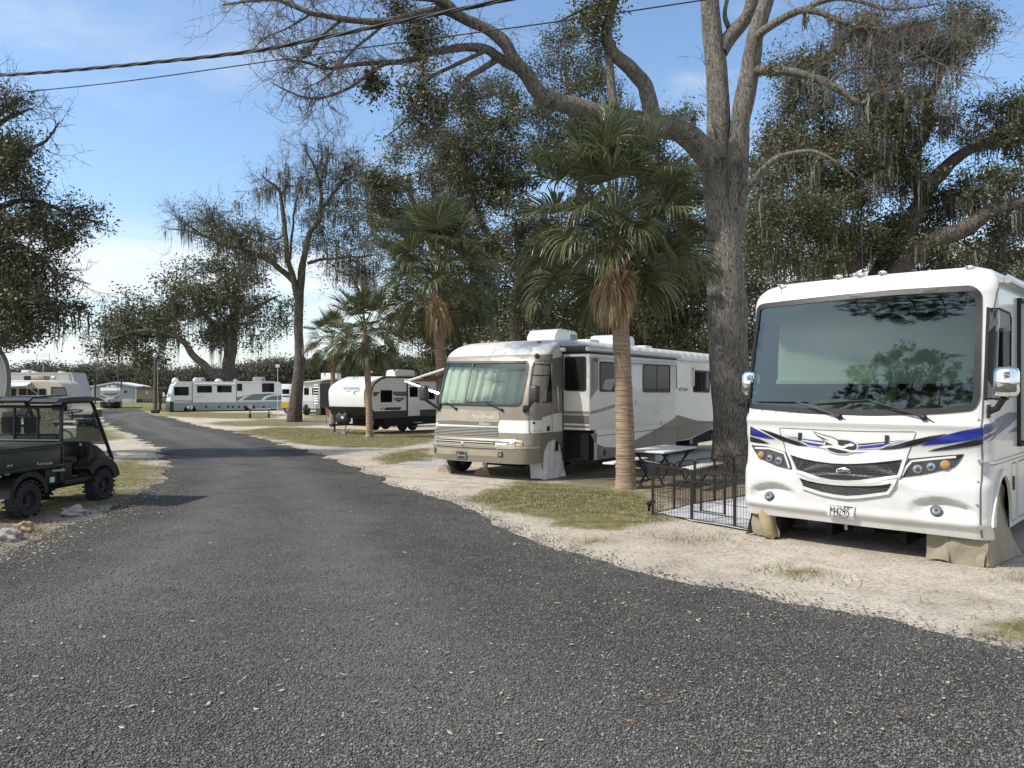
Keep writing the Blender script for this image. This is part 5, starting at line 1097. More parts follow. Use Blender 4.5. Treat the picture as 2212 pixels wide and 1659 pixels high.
# mirrors
mp_ = [np.array(S1.S(*sq1(p, (1.6, 1.8)))) + np.array((.01, 0, 0)) for p in ((334, 790),)][0]
ym_ = mp_[1] - .16; mc_ = Plane(f1, (0, ym_, 0), (1, 0, 0), (0, 0, 1), (1.5, 2)).inv(c1(1334, 684))
def mirror(side, base):
    mr = MB().tube([base, base + np.array((side * .08, -.05, .03)), np.array((side * (mc_[0] - .02), ym_, mc_[1] - .16))], [.035, .032, .03], 8).span(base - np.array((.012, .05, .07)), base + np.array((.012, .05, .07)), .006).obj('mirror', BLACK, rv, 40)
    c_ = np.array((side * mc_[0], ym_, mc_[1])); rot = Matrix.Rotation(R(-8 * side), 3, 'Z')
    MB().box(c_, (.22, .17, .31), .06, rot).obj('mirror_shell', CHROME, mr, 'all'); MB().box(c_ + np.array((0, .075, 0)), (.19, .05, .27), .02, rot).obj('mirror_glass', BLACK, mr, 30)
mirror(1, mp_)
mc_ = (1.34, mc_[1]); ym_ = mp_[1] + .12; mirror(-1, mp_ * np.array((-1, 1, 1)))
# driver window and side details
S1.patch('side_window', dw1, TINT, rv, -.002, (), .2); 
lo = [sq1(p, (1.7, 2.2)) for p in ((322, 374), (455, 368), (455, 606), (318, 606))]
o = S1.patch('side_window_frame', inset(dw1, -.006), RUB, rv, .006, [inset(dw1, .02)], .2, skirt=.008)
up_ = [sq1(p, (1.7, 2.6)) for p in ((332, 246), (448, 272), (454, 362), (326, 372))]; S1.patch('window_panel', up_, M('grey tinted glass', (.10, .10, .10), .12, coat=.5), rv, .003, (), .2)
dn_ = [sq1(p, (1.7, 1.9)) for p in ((318, 612), (452, 606), (450, 690), (440, 722), (318, 722))]; S1.patch('window_panel', dn_, M('grey tinted glass', 0), rv, .003, (), .2)
# seam between front cap and side, with trim blocks
sa = sq1((303, 1000), (1.5, 1.2))[0]
S1.line('corner_seam', [(sa, .5), (sa, 1.5), (sa + .01, 2.6), (sa + .10, 3.05), (sa + .25, 3.24)], .014, LINE, rv, .004, .08)
tb = MB()
for z in (.62, .85, 1.08, 1.30, 1.72): 
    p = S1.pts([(sa - .03, z)], .004)[0]; tb.blob(p, .014, 1, 0)
tb.obj('trim_screws', STEEL, rv)
q = sq1((318, 1090), (1.5, 1.1)); S1.patch('hinge', [(q[0] - .02, q[1] - .06), (q[0] + .03, q[1] - .06), (q[0] + .03, q[1] + .06), (q[0] - .02, q[1] + .06)], STEEL, rv, .02, (), .05, skirt=.02)
q = sq1((297, 1060), (1.4, 1.15)); S1.disc('side_marker', q, .022, .03, LENS, rv, .006, 14, .008, .008)
belt = sq1((480, 1028), (2.2, 1.2))[1]
S1.line('belt_moulding', [(sa + .02, belt + .0), (3.2, belt), (smx - .05, belt)], .03, WHITE, rv, .014)
S1.line('belt_shadow_gap', [(sa + .02, belt - .022), (3.2, belt - .022), (smx - .05, belt - .022)], .008, LINE, rv, .006)
S1.patch('arch_lip', [(ac + (ar + .05) * math.cos(t), .62 + (ar + .05) * math.sin(t) * 1.26) for t in np.linspace(math.pi, 0, 17)] + [(ac + (ar - .01) * math.cos(t), .62 + (ar - .01) * math.sin(t) * 1.26) for t in np.linspace(0, math.pi, 17)], WHITE, rv, .028, (), .2, skirt=.03)
for a0, a1 in ((ac + ar + .10, ac + ar + .36), (ac + ar + .44, ac + ar + 2.2)):
    qd = rpoly([(a0, .56), (a1, .56), (a1, belt - .07), (a0, belt - .07)], .05); S1.line('bay_door_seam', qd + [qd[0]], .010, LINE, rv, .004, .3)
q = (ac + ar + .20, .98); S1.patch('bay_latch', rpoly([(q[0] - .035, q[1] - .08), (q[0] + .035, q[1] - .08), (q[0] + .035, q[1] + .08), (q[0] - .035, q[1] + .08)], .03), BLACK, rv, .012, (), .05, skirt=.012)
# slide-out room on the driver side and the rolled awning over it
s0 = sq1((490, 600), (2.6, 1.9))[0]; y_s = S1.S(s0, 1.9)[1]
z0s = sq1((492, 962), (2.6, 1.4))[1]
sl_ = MB().span((1.20, y_s + .05, z0s + .03), (1.72, y_s + 4.2, 3.02), .03).obj('slide_out', WHITE, rv, 30)
MB().span((1.31, y_s - .01, z0s - .02), (1.385, y_s + .05, 3.08)).span((1.31, y_s, 3.03), (1.395, y_s + 4.3, 3.08)).span((1.31, y_s, z0s - .03), (1.395, y_s + 4.3, z0s + .02)).obj('slide_seal', RUB, sl_)
MB().span((1.50, y_s + .044, 2.0), (1.70, y_s + .06, 2.75)).span((1.715, y_s + .35, 1.95), (1.728, y_s + 1.6, 2.7)).obj('window', DGLASS, sl_)
MB().cyl((1.43, y_s - .9, 3.20), (1.43, y_s + 7, 3.20), .045, n=10).span((1.32, y_s - .9, 3.17), (1.40, y_s + 7, 3.24)).obj('awning_roll', ALU, rv, 40)
# wheels under canvas covers
for sx in (-1, 1):
    w_ = wheel(rv, (sx * 1.12, S1.S(ac, .6)[1], .62), .42, .26, TYRE, STEEL, sx)
    V = []; 
def cover(name, parent, cx_, yc, side, w0, r, zt, mat, hem=.0, seed=0, zg=.0):
    """cloth draped over a wheel: half-round top, hanging hem with folds"""
    n, m_ = 34, 9; V = []; Fc = []
    for i in range(n):
        t = i / (n - 1); a = math.pi * (1.18 - 1.36 * t); y = yc - r * math.cos(math.pi - a) * -1 if False else yc + r * math.cos(a); z = zt - r + r * math.sin(a)
        if a > math.pi * .98: y, z = yc - r * (1.0 + .06), max(zg + .015, (zt - r) - (zt - r - zg) * ((a / math.pi - .98) / .20))
        if a < math.pi * .02: y, z = yc + r * 1.06, max(zg + .015, (zt - r) - (zt - r - zg) * ((.02 - a / math.pi) / .20))
        for j in range(m_):
            s_ = j / (m_ - 1); x = cx_ + side * (s_ - .5) * w0; nz = mnoise.noise(Vector((x * 5 + seed, y * 5, z * 5))) * .04
            V.append((x + nz, y + nz * .8, z + nz * .5))
    for i in range(n - 1):
        for j in range(m_ - 1): k = i * m_ + j; Fc.append((k, k + 1, k + m_ + 1, k + m_))
    b = len(V); yy = np.linspace(-1, 1, 15); zz = np.linspace(0, 1, 12)   # outer face
    for z in zz:
        for q in yy:
            zz_ = zg + z * (zt - zg); half = r * 1.06 if zz_ < zt - r else r * math.sqrt(max(0, 1 - ((zz_ - zt + r) / r) ** 2)); bulge = .03 * (1 - z) + .045 * mnoise.noise(Vector((q * 2.5 + seed, z * 3.5, 1))) + .02 * mnoise.noise(Vector((q * 7 + seed, z * 5, 3))) + hem * (1 - z) ** 3 * (.6 + .4 * q)
            V.append((cx_ + side * (w0 / 2 + bulge), yc + q * half * (1 + .05 * (1 - z)), max(zg + .012, zz_)))
    for i in range(len(zz) - 1):
        for j in range(len(yy) - 1): k = b + i * 15 + j; Fc.append((k, k + 1, k + 16, k + 15))
    return mesh_np(name, V, np.array(Fc), mat, parent, True)
ywh = S1.S(ac, .6)[1]
cover('wheel_cover', rv, 1.12, ywh + .08, 1, .34, .45, 1.04, CANV, .10, 3, .18); cover('wheel_cover', rv, -1.12, ywh + .08, -1, .34, .45, 1.04, CANV, .06, 8, .18)
# canvas apron in front of the near wheel, and the flap at the far one
fl = MB(); 
V = []; nx_, nz_ = 22, 12
for j in range(nz_ + 1):
    for i in range(nx_ + 1):
        a, z = i / nx_, j / nz_; k = (1 - z) ** 1.5; V.append((.74 + .56 * a + .03 * k * (a - .5) + .10 * k * max(0, a - .8), ywh - .43 + .035 * math.sin(a * 9 + 2 * z) * k + .05 * mnoise.noise(Vector((a * 3, z * 2.5, 4))) + .16 * max(0, a - .75) ** 1.3, .19 + .50 * z + .02 * math.sin(a * 7) * k))
i_ = np.arange(nz_)[:, None] * (nx_ + 1); j_ = np.arange(nx_)[None, :]; mesh_np('canvas_flap', V, np.stack([i_ + j_, i_ + j_ + 1, i_ + nx_ + 2 + j_, i_ + nx_ + 1 + j_], -1).reshape(-1, 4), CANV, rv, True)
MB().span((.955, ywh - .455, .21), (.963, ywh - .43, .6)).obj('flap_seam', LINE, rv)
MB().tube([(-1.1, ywh - .42, .68), (-1.08, ywh - .42, .45), (-1.05, ywh - .42, .24), (-.98, ywh - .40, .20)], [.10, .10, .09, .05], 8).obj('canvas_flap', M('faded canvas', (.36, .29, .17), .9, var=.2), rv, 'all')
MB().tube([(-1.05, .35, .5), (-1.1, .3, .42), (-1.0, .28, .38), (-.93, .3, .42), (-.95, .36, .5)], .012, 6).obj('cable_loop', BLACK, rv, 'all')
MB().cyl((-.35, S1.S(0, 3.3)[1] + 1.0, 3.36), (-.37, S1.S(0, 3.3)[1] + 1.0, 4.25), .005, n=5).blob((-.35, S1.S(0, 3.3)[1] + 1.0, 3.38), .03, 1, 0).obj('antenna', BLACK, rv)
# the pale stuffed animal on the dashboard
pt = f1.w((.06, .52, 1.70)); 
def skin(name, verts, edges, rad, mat, parent, sub=2):
    me = bpy.data.meshes.new(name); me.from_pydata(verts, edges, []); o = link(name, me, mat, parent); m = o.modifiers.new('skin', 'SKIN'); me.skin_vertices[0].data[0].use_root = True
    for i, r in enumerate(rad): me.skin_vertices[0].data[i].radius = r if hasattr(r, '__len__') else (r, r)
    o.modifiers.new('sub', 'SUBSURF').levels = sub; o.modifiers['sub'].render_levels = sub
    dg = bpy.context.evaluated_depsgraph_get(); m2 = bpy.data.meshes.new_from_object(o.evaluated_get(dg)); o.modifiers.clear(); o.data = m2; m2.polygons.foreach_set('use_smooth', [True] * len(m2.polygons)); return o
pe = empty('plush_animal', pt, -th1, 'pale plush animal with a red collar lying on the dashboard', 'plush toy')
vs_ = [(0, 0, .08), (.06, .14, .13), (.10, .26, .19), (.13, .36, .30), (.14, .36, .42), (.12, .30, .46), (-.09, -.08, .05), (-.19, -.14, .025), (-.26, -.10, .02), (.06, -.12, .05), (.09, -.24, .025), (.15, -.27, .02), (.20, .20, .10), (.25, .06, .03), (.0, .24, .10), (-.05, .12, .03)]
ed_ = [(0, 1), (1, 2), (2, 3), (3, 4), (4, 5), (0, 6), (6, 7), (7, 8), (0, 9), (9, 10), (10, 11), (2, 12), (12, 13), (2, 14), (14, 15)]
skin('plush_body', vs_, ed_, [.085, .095, .09, .055, .075, .045, .045, .032, .026, .045, .032, .026, .035, .028, .035, .028], M('pale plush', (.66, .68, .60), .95, var=.12, bump=.6, bscale=90), pe)
MB().lathe([(.062, -.014), (.068, 0), (.062, .014)], (.132, .36, .335), (.05, -.0, 1), 18).obj('collar', RED, pe, 'all')
MB().blob((.195, .35, .44), (.03, .02, .055), 2, .05).blob((.085, .35, .44), (.03, .02, .055), 2, .05).obj('ears', M('pale plush', 0), pe, 'all')
# ================================================================ tan and white motorhome with curtains
TAN = M('tan metallic paint', (.235, .208, .165), .38, .15, var=.05, coat=.4, dirt=.08)
TAN2 = M('darker tan paint', (.15, .132, .107), .45, .1, var=.05, coat=.2, dirt=.1)
CREAM = M('cream white paint', (.72, .71, .66), .38, var=.03, coat=.3, dirt=.12)
SILV = M('beige metal slat', (.50, .46, .38), .38, .35, var=.05)
f2 = Frame((-.735, 15.91, -.15), R(34.7)); 
fy2 = interp([.4, .6, .95, 1.3, 1.7, 2.2, 2.62, 2.72, 2.82, 2.92, 3.0, 3.05, 3.07], [.03, .0, .0, .05, .10, .26, .42, .48, .60, .80, 1.06, 1.35, 1.6])
def ins2(z):
    t = max(0, (z - 2.72) / .35); return .22 * (1 - math.sqrt(max(0, 1 - min(t, .999) ** 2)))
def disp2(a, z): return -.10 * (1 / (1 + math.exp(-(.92 - z) / .015))) * math.exp(-(abs(a) / 1.25) ** 8)
S2 = Shell(f2, 1.335, 11.6, .24, .11, 3.07, fy2, ins2, disp2, 3.4, (0, 1.5))
r2v = f2.root('motorhome', 'tan and white class A motorhome with green curtains behind its split windscreen', 'motorhome')
def i2(p, g=(1.5, 1.5)): return S2.inv(c2(*p), g)
def t2(pts, g=(0, 1.4)): return [S2.inv(c2(*p), g) for p in pts]
ws2 = t2([(205, 327), (480, 323), (753, 320), (762, 345), (740, 480), (714, 600), (690, 614), (400, 610), (140, 603), (163, 480)], (0, 2)); ws2 = rpoly(ws2, .09, 3)
dr2 = i2((845, 560)); zr2 = list(np.arange(.5, 1.75, .07)) + list(np.arange(1.8, 2.6, .12)) + [2.62, 2.68, 2.74, 2.8, 2.85, 2.9, 2.94, 2.97, 3.0, 3.02, 3.035, 3.05, 3.06]
ct = list(np.arange(-1.7, 1.72, .08)); cs = list(np.arange(1.8, 4.6, .2)) + list(np.arange(4.8, 13, .5)); COLS2 = sorted([-c for c in cs] + ct + cs)
wd2 = [i2(p, (1.7, 2.1)) for p in ((797, 338), (903, 346), (910, 470), (911, 588), (766, 588), (778, 450))]
ac2 = S2.s_side + .52; ar2 = .40
arc2 = [(ac2 + ar2 * math.cos(t), .56 + ar2 * math.sin(t) * 1.0) for t in np.linspace(math.pi, 0, 15)]; sm2 = S2.smax
out2 = [(-sm2, 3.07), (-sm2, .6), (-(ac2 + ar2), .52)] + [(-a, z) for a, z in arc2[::-1]] + [(-(ac2 - ar2), .50), (-.6, .50), (.6, .50), (ac2 - ar2, .50)] + arc2 + [(ac2 + ar2, .52), (S2.sy(8.2), .55), (S2.sy(10.2), .80), (sm2, .85), (sm2, 3.07)]
S2.patch('body', out2, CREAM, r2v, 0, [ws2, wd2], .14, COLS2, zr2)
ring = [S2.S(a, 3.07) for a in np.concatenate([np.arange(-sm2, -1.5, .4), np.arange(-1.5, 1.51, .12), np.arange(1.6, sm2 + .01, .4)])]
MB().quad(*ring).obj('roof', WHITE2, r2v); ly2 = S2.S(sm2, 2)[1]
MB().quad((-1.33, ly2, .8), (1.33, ly2, .8), (1.0, ly2, 3.07), (-1.0, ly2, 3.07)).obj('rear_wall', CREAM, r2v)
MB().span((-1.15, .5, .53), (1.15, ly2 - 1.6, .60)).span((-.5, .9, .34), (.5, ly2 - 1, .54)).span((-.9, 2.1, .3), (.9, 2.3, .44)).span((-1.0, 9.2, .35), (1.0, 11.2, .7)).obj('chassis', DARK, r2v)
S2.patch('windscreen', inset(ws2, .03), glass('curtained windscreen glass', (.76, .83, .78), 1.5, 1.2, .05), r2v, -.004, (), .12, COLS2, zr2)
S2.patch('windscreen_frame', inset(ws2, -.015), BLACK, r2v, .012, [inset(ws2, .035)], .1, COLS2, zr2, .02)
S2.line('centre_bar', [i2((404, 327), (-.3, 2.5)), i2((346, 606), (-.5, 1.8))], .035, BLACK, r2v, .016)
tp = t2([(208, 335), (480, 330), (752, 328), (748, 372), (480, 362), (195, 356)], (0, 2.4)); S2.patch('sun_band', tp, glass('dark sun band', 0), r2v, -.010, (), .12)
# curtains: hanging folds behind the glass
V = []; n = 150; zz = np.linspace(1.66, 2.68, 10); aa = np.linspace(-1.32, 1.32, n)
for z in zz:
    for k, a in enumerate(aa):
        p = np.array(S2.S(a, z)); nn = S2.Nrm(a, z); am = .022 + .014 * (2.68 - z); w = am * (math.sin(a * 26 + 1.2 * math.sin(a * 3)) + .5 * math.sin(a * 47 + z)) + .03 * mnoise.noise(Vector((a * 3, z * 2, 0)))
        V.append(p - nn * (.10 - w))
i_ = np.arange(len(zz) - 1)[:, None] * n; j_ = np.arange(n - 1)[None, :]
mesh_np('curtain', V, np.stack([i_ + j_, i_ + j_ + 1, i_ + n + j_ + 1, i_ + n + j_], -1).reshape(-1, 4), M('pale green curtain', (.60, .635, .56), .9, var=.06), r2v, True)
MB().span((-1.15, 2.6, .6), (1.15, 2.65, 3.0)).span((-1.15, .6, .9), (1.15, 2.6, .95)).obj('cab_lining', M('cab lining', 0), r2v)
# front colour fields (real paint bands and mouldings)
def p2(name, pts, mat, off=.004, g=(0, 1.4), **k): return S2.patch(name, t2(pts, g), mat, r2v, off, (), .08, **k)
L_, R_ = -1.62, ac2 - ar2 - .02
zA = i2((430, 612), (0, 1.7))[1] - .02; zB = i2((430, 700), (0, 1.4))[1]; zC = i2((430, 782), (0, 1.2))[1]; zD = i2((430, 872), (0, .95))[1]
zt0 = i2((480, 318), (0, 2.6))[1] + .012; zt1 = i2((480, 283), (0, 2.7))[1]
S2.patch('paint_band', [(-2.1, zt0), (-1.3, zt0), (1.35, zt0), (1.6, zt0), (1.6, zt1), (-2.1, zt1)], TAN, r2v, .004, (), .1, COLS2, zr2)
S2.patch('paint_band', [(-3.2, zB + .05), (-1.5, zB), (0, zB), (1.5, zB), (1.5, zA), (-1.4, zA), (-3.2, zA + .1)], TAN, r2v, .004, (), .1, COLS2, zr2)
S2.patch('pillar_paint', [(-1.60, zA), (-1.3, zA), (0, zA), (1.3, zA), (1.60, zA), (1.60, zt0), (1.3, zt0), (-1.3, zt0), (-1.60, zt0)], TAN, r2v, .0035, [inset(ws2, -.006)], .1, COLS2, zr2)
dz_ = S2.sy(2.62)
S2.patch('lower_paint', [(-6, .52), (-(ac2 + ar2), .52)] + [(-a, z) for a, z in arc2[::-1]] + [(-(ac2 - ar2), .505), (ac2 - ar2, .505)] + arc2 + [(ac2 + ar2, .53), (dz_, .53), (dz_, zC), (1.3, zC), (0, zC), (-1.6, zC), (-6, zC)], TAN, r2v, .004, (), .12, COLS2, zr2)
bz = zD
S2.patch('bumper_top_edge', [(-1.45, bz - .03), (1.45, bz - .03), (1.45, bz + .012), (-1.45, bz + .012)], M('pale bumper edge', (.42, .37, .27), .4), r2v, .012, (), .08)
S2.patch('bumper_slot', rpoly(t2([(130, 884), (150, 882), (590, 905), (590, 940), (565, 945), (135, 915)], (0, .8)), .02), M('bumper recess', (.33, .29, .21), .5), r2v, .008, (), .08)
for p in ((150, 900), (577, 931)):
    q = i2(p, (0, .8)); S2.patch('fog_lamp', rpoly([(q[0] - .055, q[1] - .05), (q[0] + .055, q[1] - .05), (q[0] + .055, q[1] + .05), (q[0] - .055, q[1] + .05)], .02), BLACK, r2v, .016, (), .06, skirt=.012)
    S2.disc('fog_lens', q, .035, .035, LENS, r2v, .020, 16, 0, .004)
# decorative fabric of the quilted upper grille, text, stripe
qd = t2([(146, 628), (570, 650), (566, 722), (146, 700)], (0, 1.5))
S2.patch('grille_panel', rpoly(qd, .015), M('beige grille panel', (.40, .34, .27), .4, .2, var=.1), r2v, .012, (), .06, skirt=.008)
qb = t2([(146, 706), (562, 718), (560, 742), (146, 730)], (0, 1.4)); S2.patch('grille_stripe', qb, M('brown stripe', (.15, .13, .11), .4), r2v, .014, (), .06)
lb = MB()
for i in range(22):   # chrome vertical flutes on the panel
    t = i / 21; a0, z0 = i2((150 + 415 * t, 634 + 18 * t), (0, 1.6)); a1, z1 = i2((158 + 412 * t, 690 + 26 * t), (0, 1.4)); S2.line_in(lb, [(a0, z0), ((a0 + a1) / 2 + .012, (z0 + z1) / 2), (a1, z1)], .007, .017)
for i in range(24):
    t = i / 23; a0, z0 = i2((148 + 510 * t, 630 + 8 * t), (0, 1.6)); a1, z1 = i2((165 + 510 * t, 650 + 14 * t), (0, 1.5)); S2.line_in(lb, [(a0, z0), (a1, z1)], .006, .015)
lb.obj('chrome_flutes', SILV, r2v, fix=False)
S2.text('lettering', 'Pace Arrow', t2([(384, 692), (538, 700), (545, 674), (390, 664)], (0, 1.5)), CREAM, r2v, .021, .35); S2.text('lettering', 'Vision', t2([(440, 738), (508, 742), (514, 722), (446, 716)], (0, 1.4)), CREAM, r2v, .020, .35)
def slats(name, quad, n, g):
    q = t2(quad, g); S2.patch(name, rpoly(q, .01), BLACK, r2v, .010, (), .06, skirt=.006); mb = MB(); q = np.array(q)
    for i in range(n):
        t0 = (i + .5) / n; a = q[0] + (q[3] - q[0]) * t0; b_ = q[1] + (q[2] - q[1]) * t0; S2.line_in(mb, [a, b_], abs(q[3, 1] - q[0, 1]) / n * .36, .022, .05)
    return mb.obj('slats', SILV, r2v, fix=False)
slats('upper_grille', [(146, 794), (562, 812), (560, 752), (146, 742)], 6, (0, 1.25)); slats('lower_grille', [(162, 872), (540, 895), (545, 832), (164, 812)], 6, (0, 1.05))
q = i2((330, 861), (-.3, 1)); S2.disc('badge', q, .045, .045, STEEL, r2v, .026, 24, 0, .004)
for pts in ([(552, 833), (678, 832), (680, 897), (550, 897)], [(108, 808), (156, 812), (158, 868), (108, 862)]):
    q = t2(pts, (.8, 1.0) if pts[0][0] > 300 else (-1.3, 1)); h = S2.patch('headlight', rpoly(q, .015), SILV, r2v, .014, (), .06, skirt=.012); qq = np.array(q); m_ = (qq[0] + qq[1] + qq[2] + qq[3]) / 4
    S2.patch('lens', [tuple(qq[0] * .95 + m_ * .05), tuple(qq[1] * .95 + m_ * .05), tuple(qq[1] * .5 + qq[2] * .5), tuple(qq[0] * .5 + qq[3] * .5)], LENS, h, .018, (), .06); S2.patch('lens', [tuple(qq[3] * .93 + m_ * .07), tuple(qq[2] * .93 + m_ * .07), tuple(qq[1] * .42 + qq[2] * .58), tuple(qq[0] * .42 + qq[3] * .58)], M('ribbed lens', (.5, .45, .36), .15, .3), h, .018, (), .06)
q = i2((716, 862), (1.3, 1)); S2.patch('marker_lamp', rpoly([(q[0] - .018, q[1] - .07), (q[0] + .018, q[1] - .07), (q[0] + .018, q[1] + .07), (q[0] - .018, q[1] + .07)], .01), AMBER, r2v, .014, (), .06, skirt=.01)
pq = t2([(290, 955), (360, 961), (360, 912), (290, 907)], (0, .75)); o = S2.patch('front_plate', rpoly(pq, .01), M('pewter plate', (.20, .20, .21), .35, .6), r2v, .022, (), .06, skirt=.012)
S2.patch('shield_emblem', bl(pq, .26, .12, .74, .30)[:2] + [bl(pq, .70, .1, .8, .8)[2], bl(pq, .5, .1, .5, .95)[2], bl(pq, .3, .1, .3, .8)[2]], BLACK, o, .026, (), .06)
S2.text('plate_lettering', 'MOTOR', bl(pq, .36, .62, .64, .76), STEEL, o, .030); S2.text('plate_lettering', 'HARLEY-DAVIDSON', bl(pq, .14, .40, .86, .58), M('plate white', 0), o, .030); S2.text('plate_lettering', 'CYCLES', bl(pq, .36, .22, .64, .34), STEEL, o, .030)
def wiper2(pv, el, b0, b1, g):
    A, E, B0, B1 = [np.array(S2.S(*i2(p, g))) + S2.Nrm(*i2(p, g)) * o for p, o in ((pv, .03), (el, .05), (b0, .03), (b1, .03))]
    w = MB().blob(A, .035, 1, 0).tube([A, A * .5 + E * .5, E], [.014, .011, .009], 5).obj('wiper', BLACK, r2v); MB().tube([B0, B1], .010, 5).obj('blade', RUB, w)
wiper2((290, 632), (222, 588), (150, 574), (262, 580), (-.6, 1.7)); wiper2((590, 640), (490, 594), (362, 590), (525, 588), (.5, 1.7))
# cab door
dpts = t2([(768, 795), (915, 788), (912, 560), (906, 345), (898, 322), (830, 316), (797, 326), (784, 360), (768, 480), (763, 620), (764, 770)], (1.8, 1.5))
S2.line('door_seam', dpts + [dpts[0]], .016, LINE, r2v, .008, .12)
dt = t2([(764, 690), (763, 620), (768, 480), (784, 360), (797, 326), (830, 316), (898, 322), (906, 345), (913, 560), (915, 668), (870, 682), (810, 692)], (1.8, 1.8)); S2.patch('door_paint', dt, TAN, r2v, .0045, [inset(wd2, -.01)], .12, COLS2, zr2)
S2.patch('door_window', wd2, glass('door glass', (.35, .37, .36), 1.5, 1.0), r2v, -.002, (), .2); o = S2.patch('door_window_frame', inset(wd2, -.012), BLACK, r2v, .010, [inset(wd2, .016)], .2, skirt=.012)
S2.line('window_bar', [i2((780, 412), (1.7, 2.2)), i2((908, 414), (1.9, 2.2))], .022, BLACK, r2v, .012)
V = []; n = 40; aw = np.linspace(wd2[4][0], wd2[3][0], n); zz = np.linspace(1.72, 2.64, 6)
for z in zz:
    for a in aw: V.append(np.array(S2.S(a, z)) - S2.Nrm(a, z) * (.12 + .02 * math.sin(a * 40)))
i_ = np.arange(5)[:, None] * n; j_ = np.arange(n - 1)[None, :]; mesh_np('door_curtain', V, np.stack([i_ + j_, i_ + j_ + 1, i_ + n + j_ + 1, i_ + n + j_], -1).reshape(-1, 4), CURT, r2v, True)
# tan panel behind the door, rising swoosh
pp_ = t2([(918, 668), (916, 345), (904, 322), (880, 310), (985, 288), (986, 655), (950, 660)], (2.1, 1.8)); S2.patch('side_paint', pp_, TAN, r2v, .004, (), .15)
S2.line('cap_seam', t2([(905, 292), (915, 258), (940, 232), (975, 216)], (2.0, 2.7)), .016, LINE, r2v, .006, .08)
ha, hb = [np.array(S2.S(*i2(p, (2.2, 1.8)))) for p in ((932, 482), (940, 648))]; ox = np.array((.07, 0, 0)); MB().tube([ha, ha + ox, hb + ox, hb], .014, 6).obj('grab_handle', ALU, r2v, 'all')
S2.text('lettering', 'FLEETWOOD RV', t2([(788, 780), (855, 778), (855, 770), (788, 772)], (1.8, 1.2)), TAN2, r2v, .010)
for p, s_ in (((889, 761), .05), ((795, 724), .022)):
    q = i2(p, (2, 1.2)); S2.patch('door_handle', [(q[0] - s_, q[1] - s_), (q[0] + s_, q[1] - s_), (q[0] + s_, q[1] + s_), (q[0] - s_, q[1] + s_)], BLACK, r2v, .014, (), .1, skirt=.01)
q = i2((945, 876), (2.2, .9)); S2.patch('side_vent', [(q[0] - .05, q[1] - .1), (q[0] + .05, q[1] - .1), (q[0] + .05, q[1] + .1), (q[0] - .05, q[1] + .1)], BLACK, r2v, .01, (), .1)
# mirrors
mb_ = np.array(S2.S(*i2((740, 632), (1.3, 1.65)))); ym2 = mb_[1] - .16; mc2 = Plane(f2, (0, ym2, 0), (1, 0, 0), (0, 0, 1), (1.4, 2)).inv(c2(800, 532))
for side in (1, -1):
    b_ = mb_ * np.array((side, 1, 1)); c_ = np.array((side * mc2[0], ym2, mc2[1])); o = MB().tube([b_, b_ + np.array((side * .06, -.05, 0)), c_ - np.array((side * .03, 0, .14))], [.04, .035, .03], 8).span(b_ - np.array((.03, .06, .07)), b_ + np.array((.03, .06, .07)), .01).obj('mirror', BLACK, r2v, 40)
    MB().box(c_, (.20, .15, .33), .05).obj('mirror_shell', M('grey mirror shell', (.045, .045, .043), .45), o, 'all')
# slide-out: full-height box with side-face paint
W2 = 1.335; ys0 = S2.S(i2((986, 520), (2.6, 1.8))[0], 1.8)[1]; SO = .62
fc = Plane(f2, (0, ys0, 0), (1, 0, 0), (0, 0, 1), (1.5, 2)); xo = fc.inv(c2(1161, 520))[0]; zt_s = fc.inv(c2(1161, 268))[1]; zb_s = fc.inv(c2(1160, 982))[1]; zm_s = fc.inv(c2(1100, 772))[1]
sd = Plane(f2, (xo, 0, 0), (0, 1, 0), (0, 0, 1), (ys0 + 1.5, 1.8)); def_s = lambda p: sd.inv(c2(*p), (ys0 + 1.5, 1.8)); ys1 = def_s((1726, 560))[0]
so_ = MB().span((1.0, ys0, zm_s), (xo, ys1, zt_s), .015).span((W2 + .02, ys0 + .30, zb_s + .02), (xo - .002, ys1, zm_s + .002)).obj('slide_out', CREAM, r2v, 30)
MB().span((W2 - .06, ys0 - .002, zb_s), (W2 + .03, ys0 + .02, zt_s + .05)).span((1.1, ys0 - .01, zt_s), (xo + .02, ys1 + .02, zt_s + .035)).obj('slide_seal', RUB, so_)
MB().span((W2 - .02, ys0 + .28, zb_s + .03), (xo - .06, ys0 + .30, zm_s)).span((W2, ys0 + .02, zb_s + .02), (W2 + .02, ys0 + .3, zm_s)).span((W2, ys0 + .05, zb_s - .02), (xo - .05, ys1 - .1, zb_s + .02)).obj('slide_underside', DARK, so_)
MB().span((xo - .22, ys0 + .02, zb_s + .03), (xo - .06, ys0 + .06, zm_s - .06)).obj('slide_strut', BLACK, so_)
def fq(name, pts, mat, off=.004, pl=fc, par=None, g=None, **k): return pl.patch(name, [pl.inv(c2(*p), g) for p in pts], mat, par or so_, off, (), .5, smooth=False, **k)
class Flip(Plane):   # the front face looks towards -y: same normal as e1 x e2
    pass
fq('stripe', [(988, 645), (1158, 648), (1158, 668), (988, 665)], TAN); fq('stripe', [(988, 672), (1158, 675), (1158, 732), (988, 724)], TAN2); fq('stripe', [(988, 738), (1158, 744), (1158, 758), (988, 750)], M('brown stripe', 0))
wq = rpoly([fc.inv(c2(*p)) for p in ((998, 290), (1137, 288), (1138, 515), (996, 513))], .06); o = fc.patch('window', wq, DGLASS, so_, .006, (), .5, skirt=.006); fc.patch('frame', inset(wq, -.004), BLACK, o, .014, [inset(wq, .03)], .5, skirt=.012)
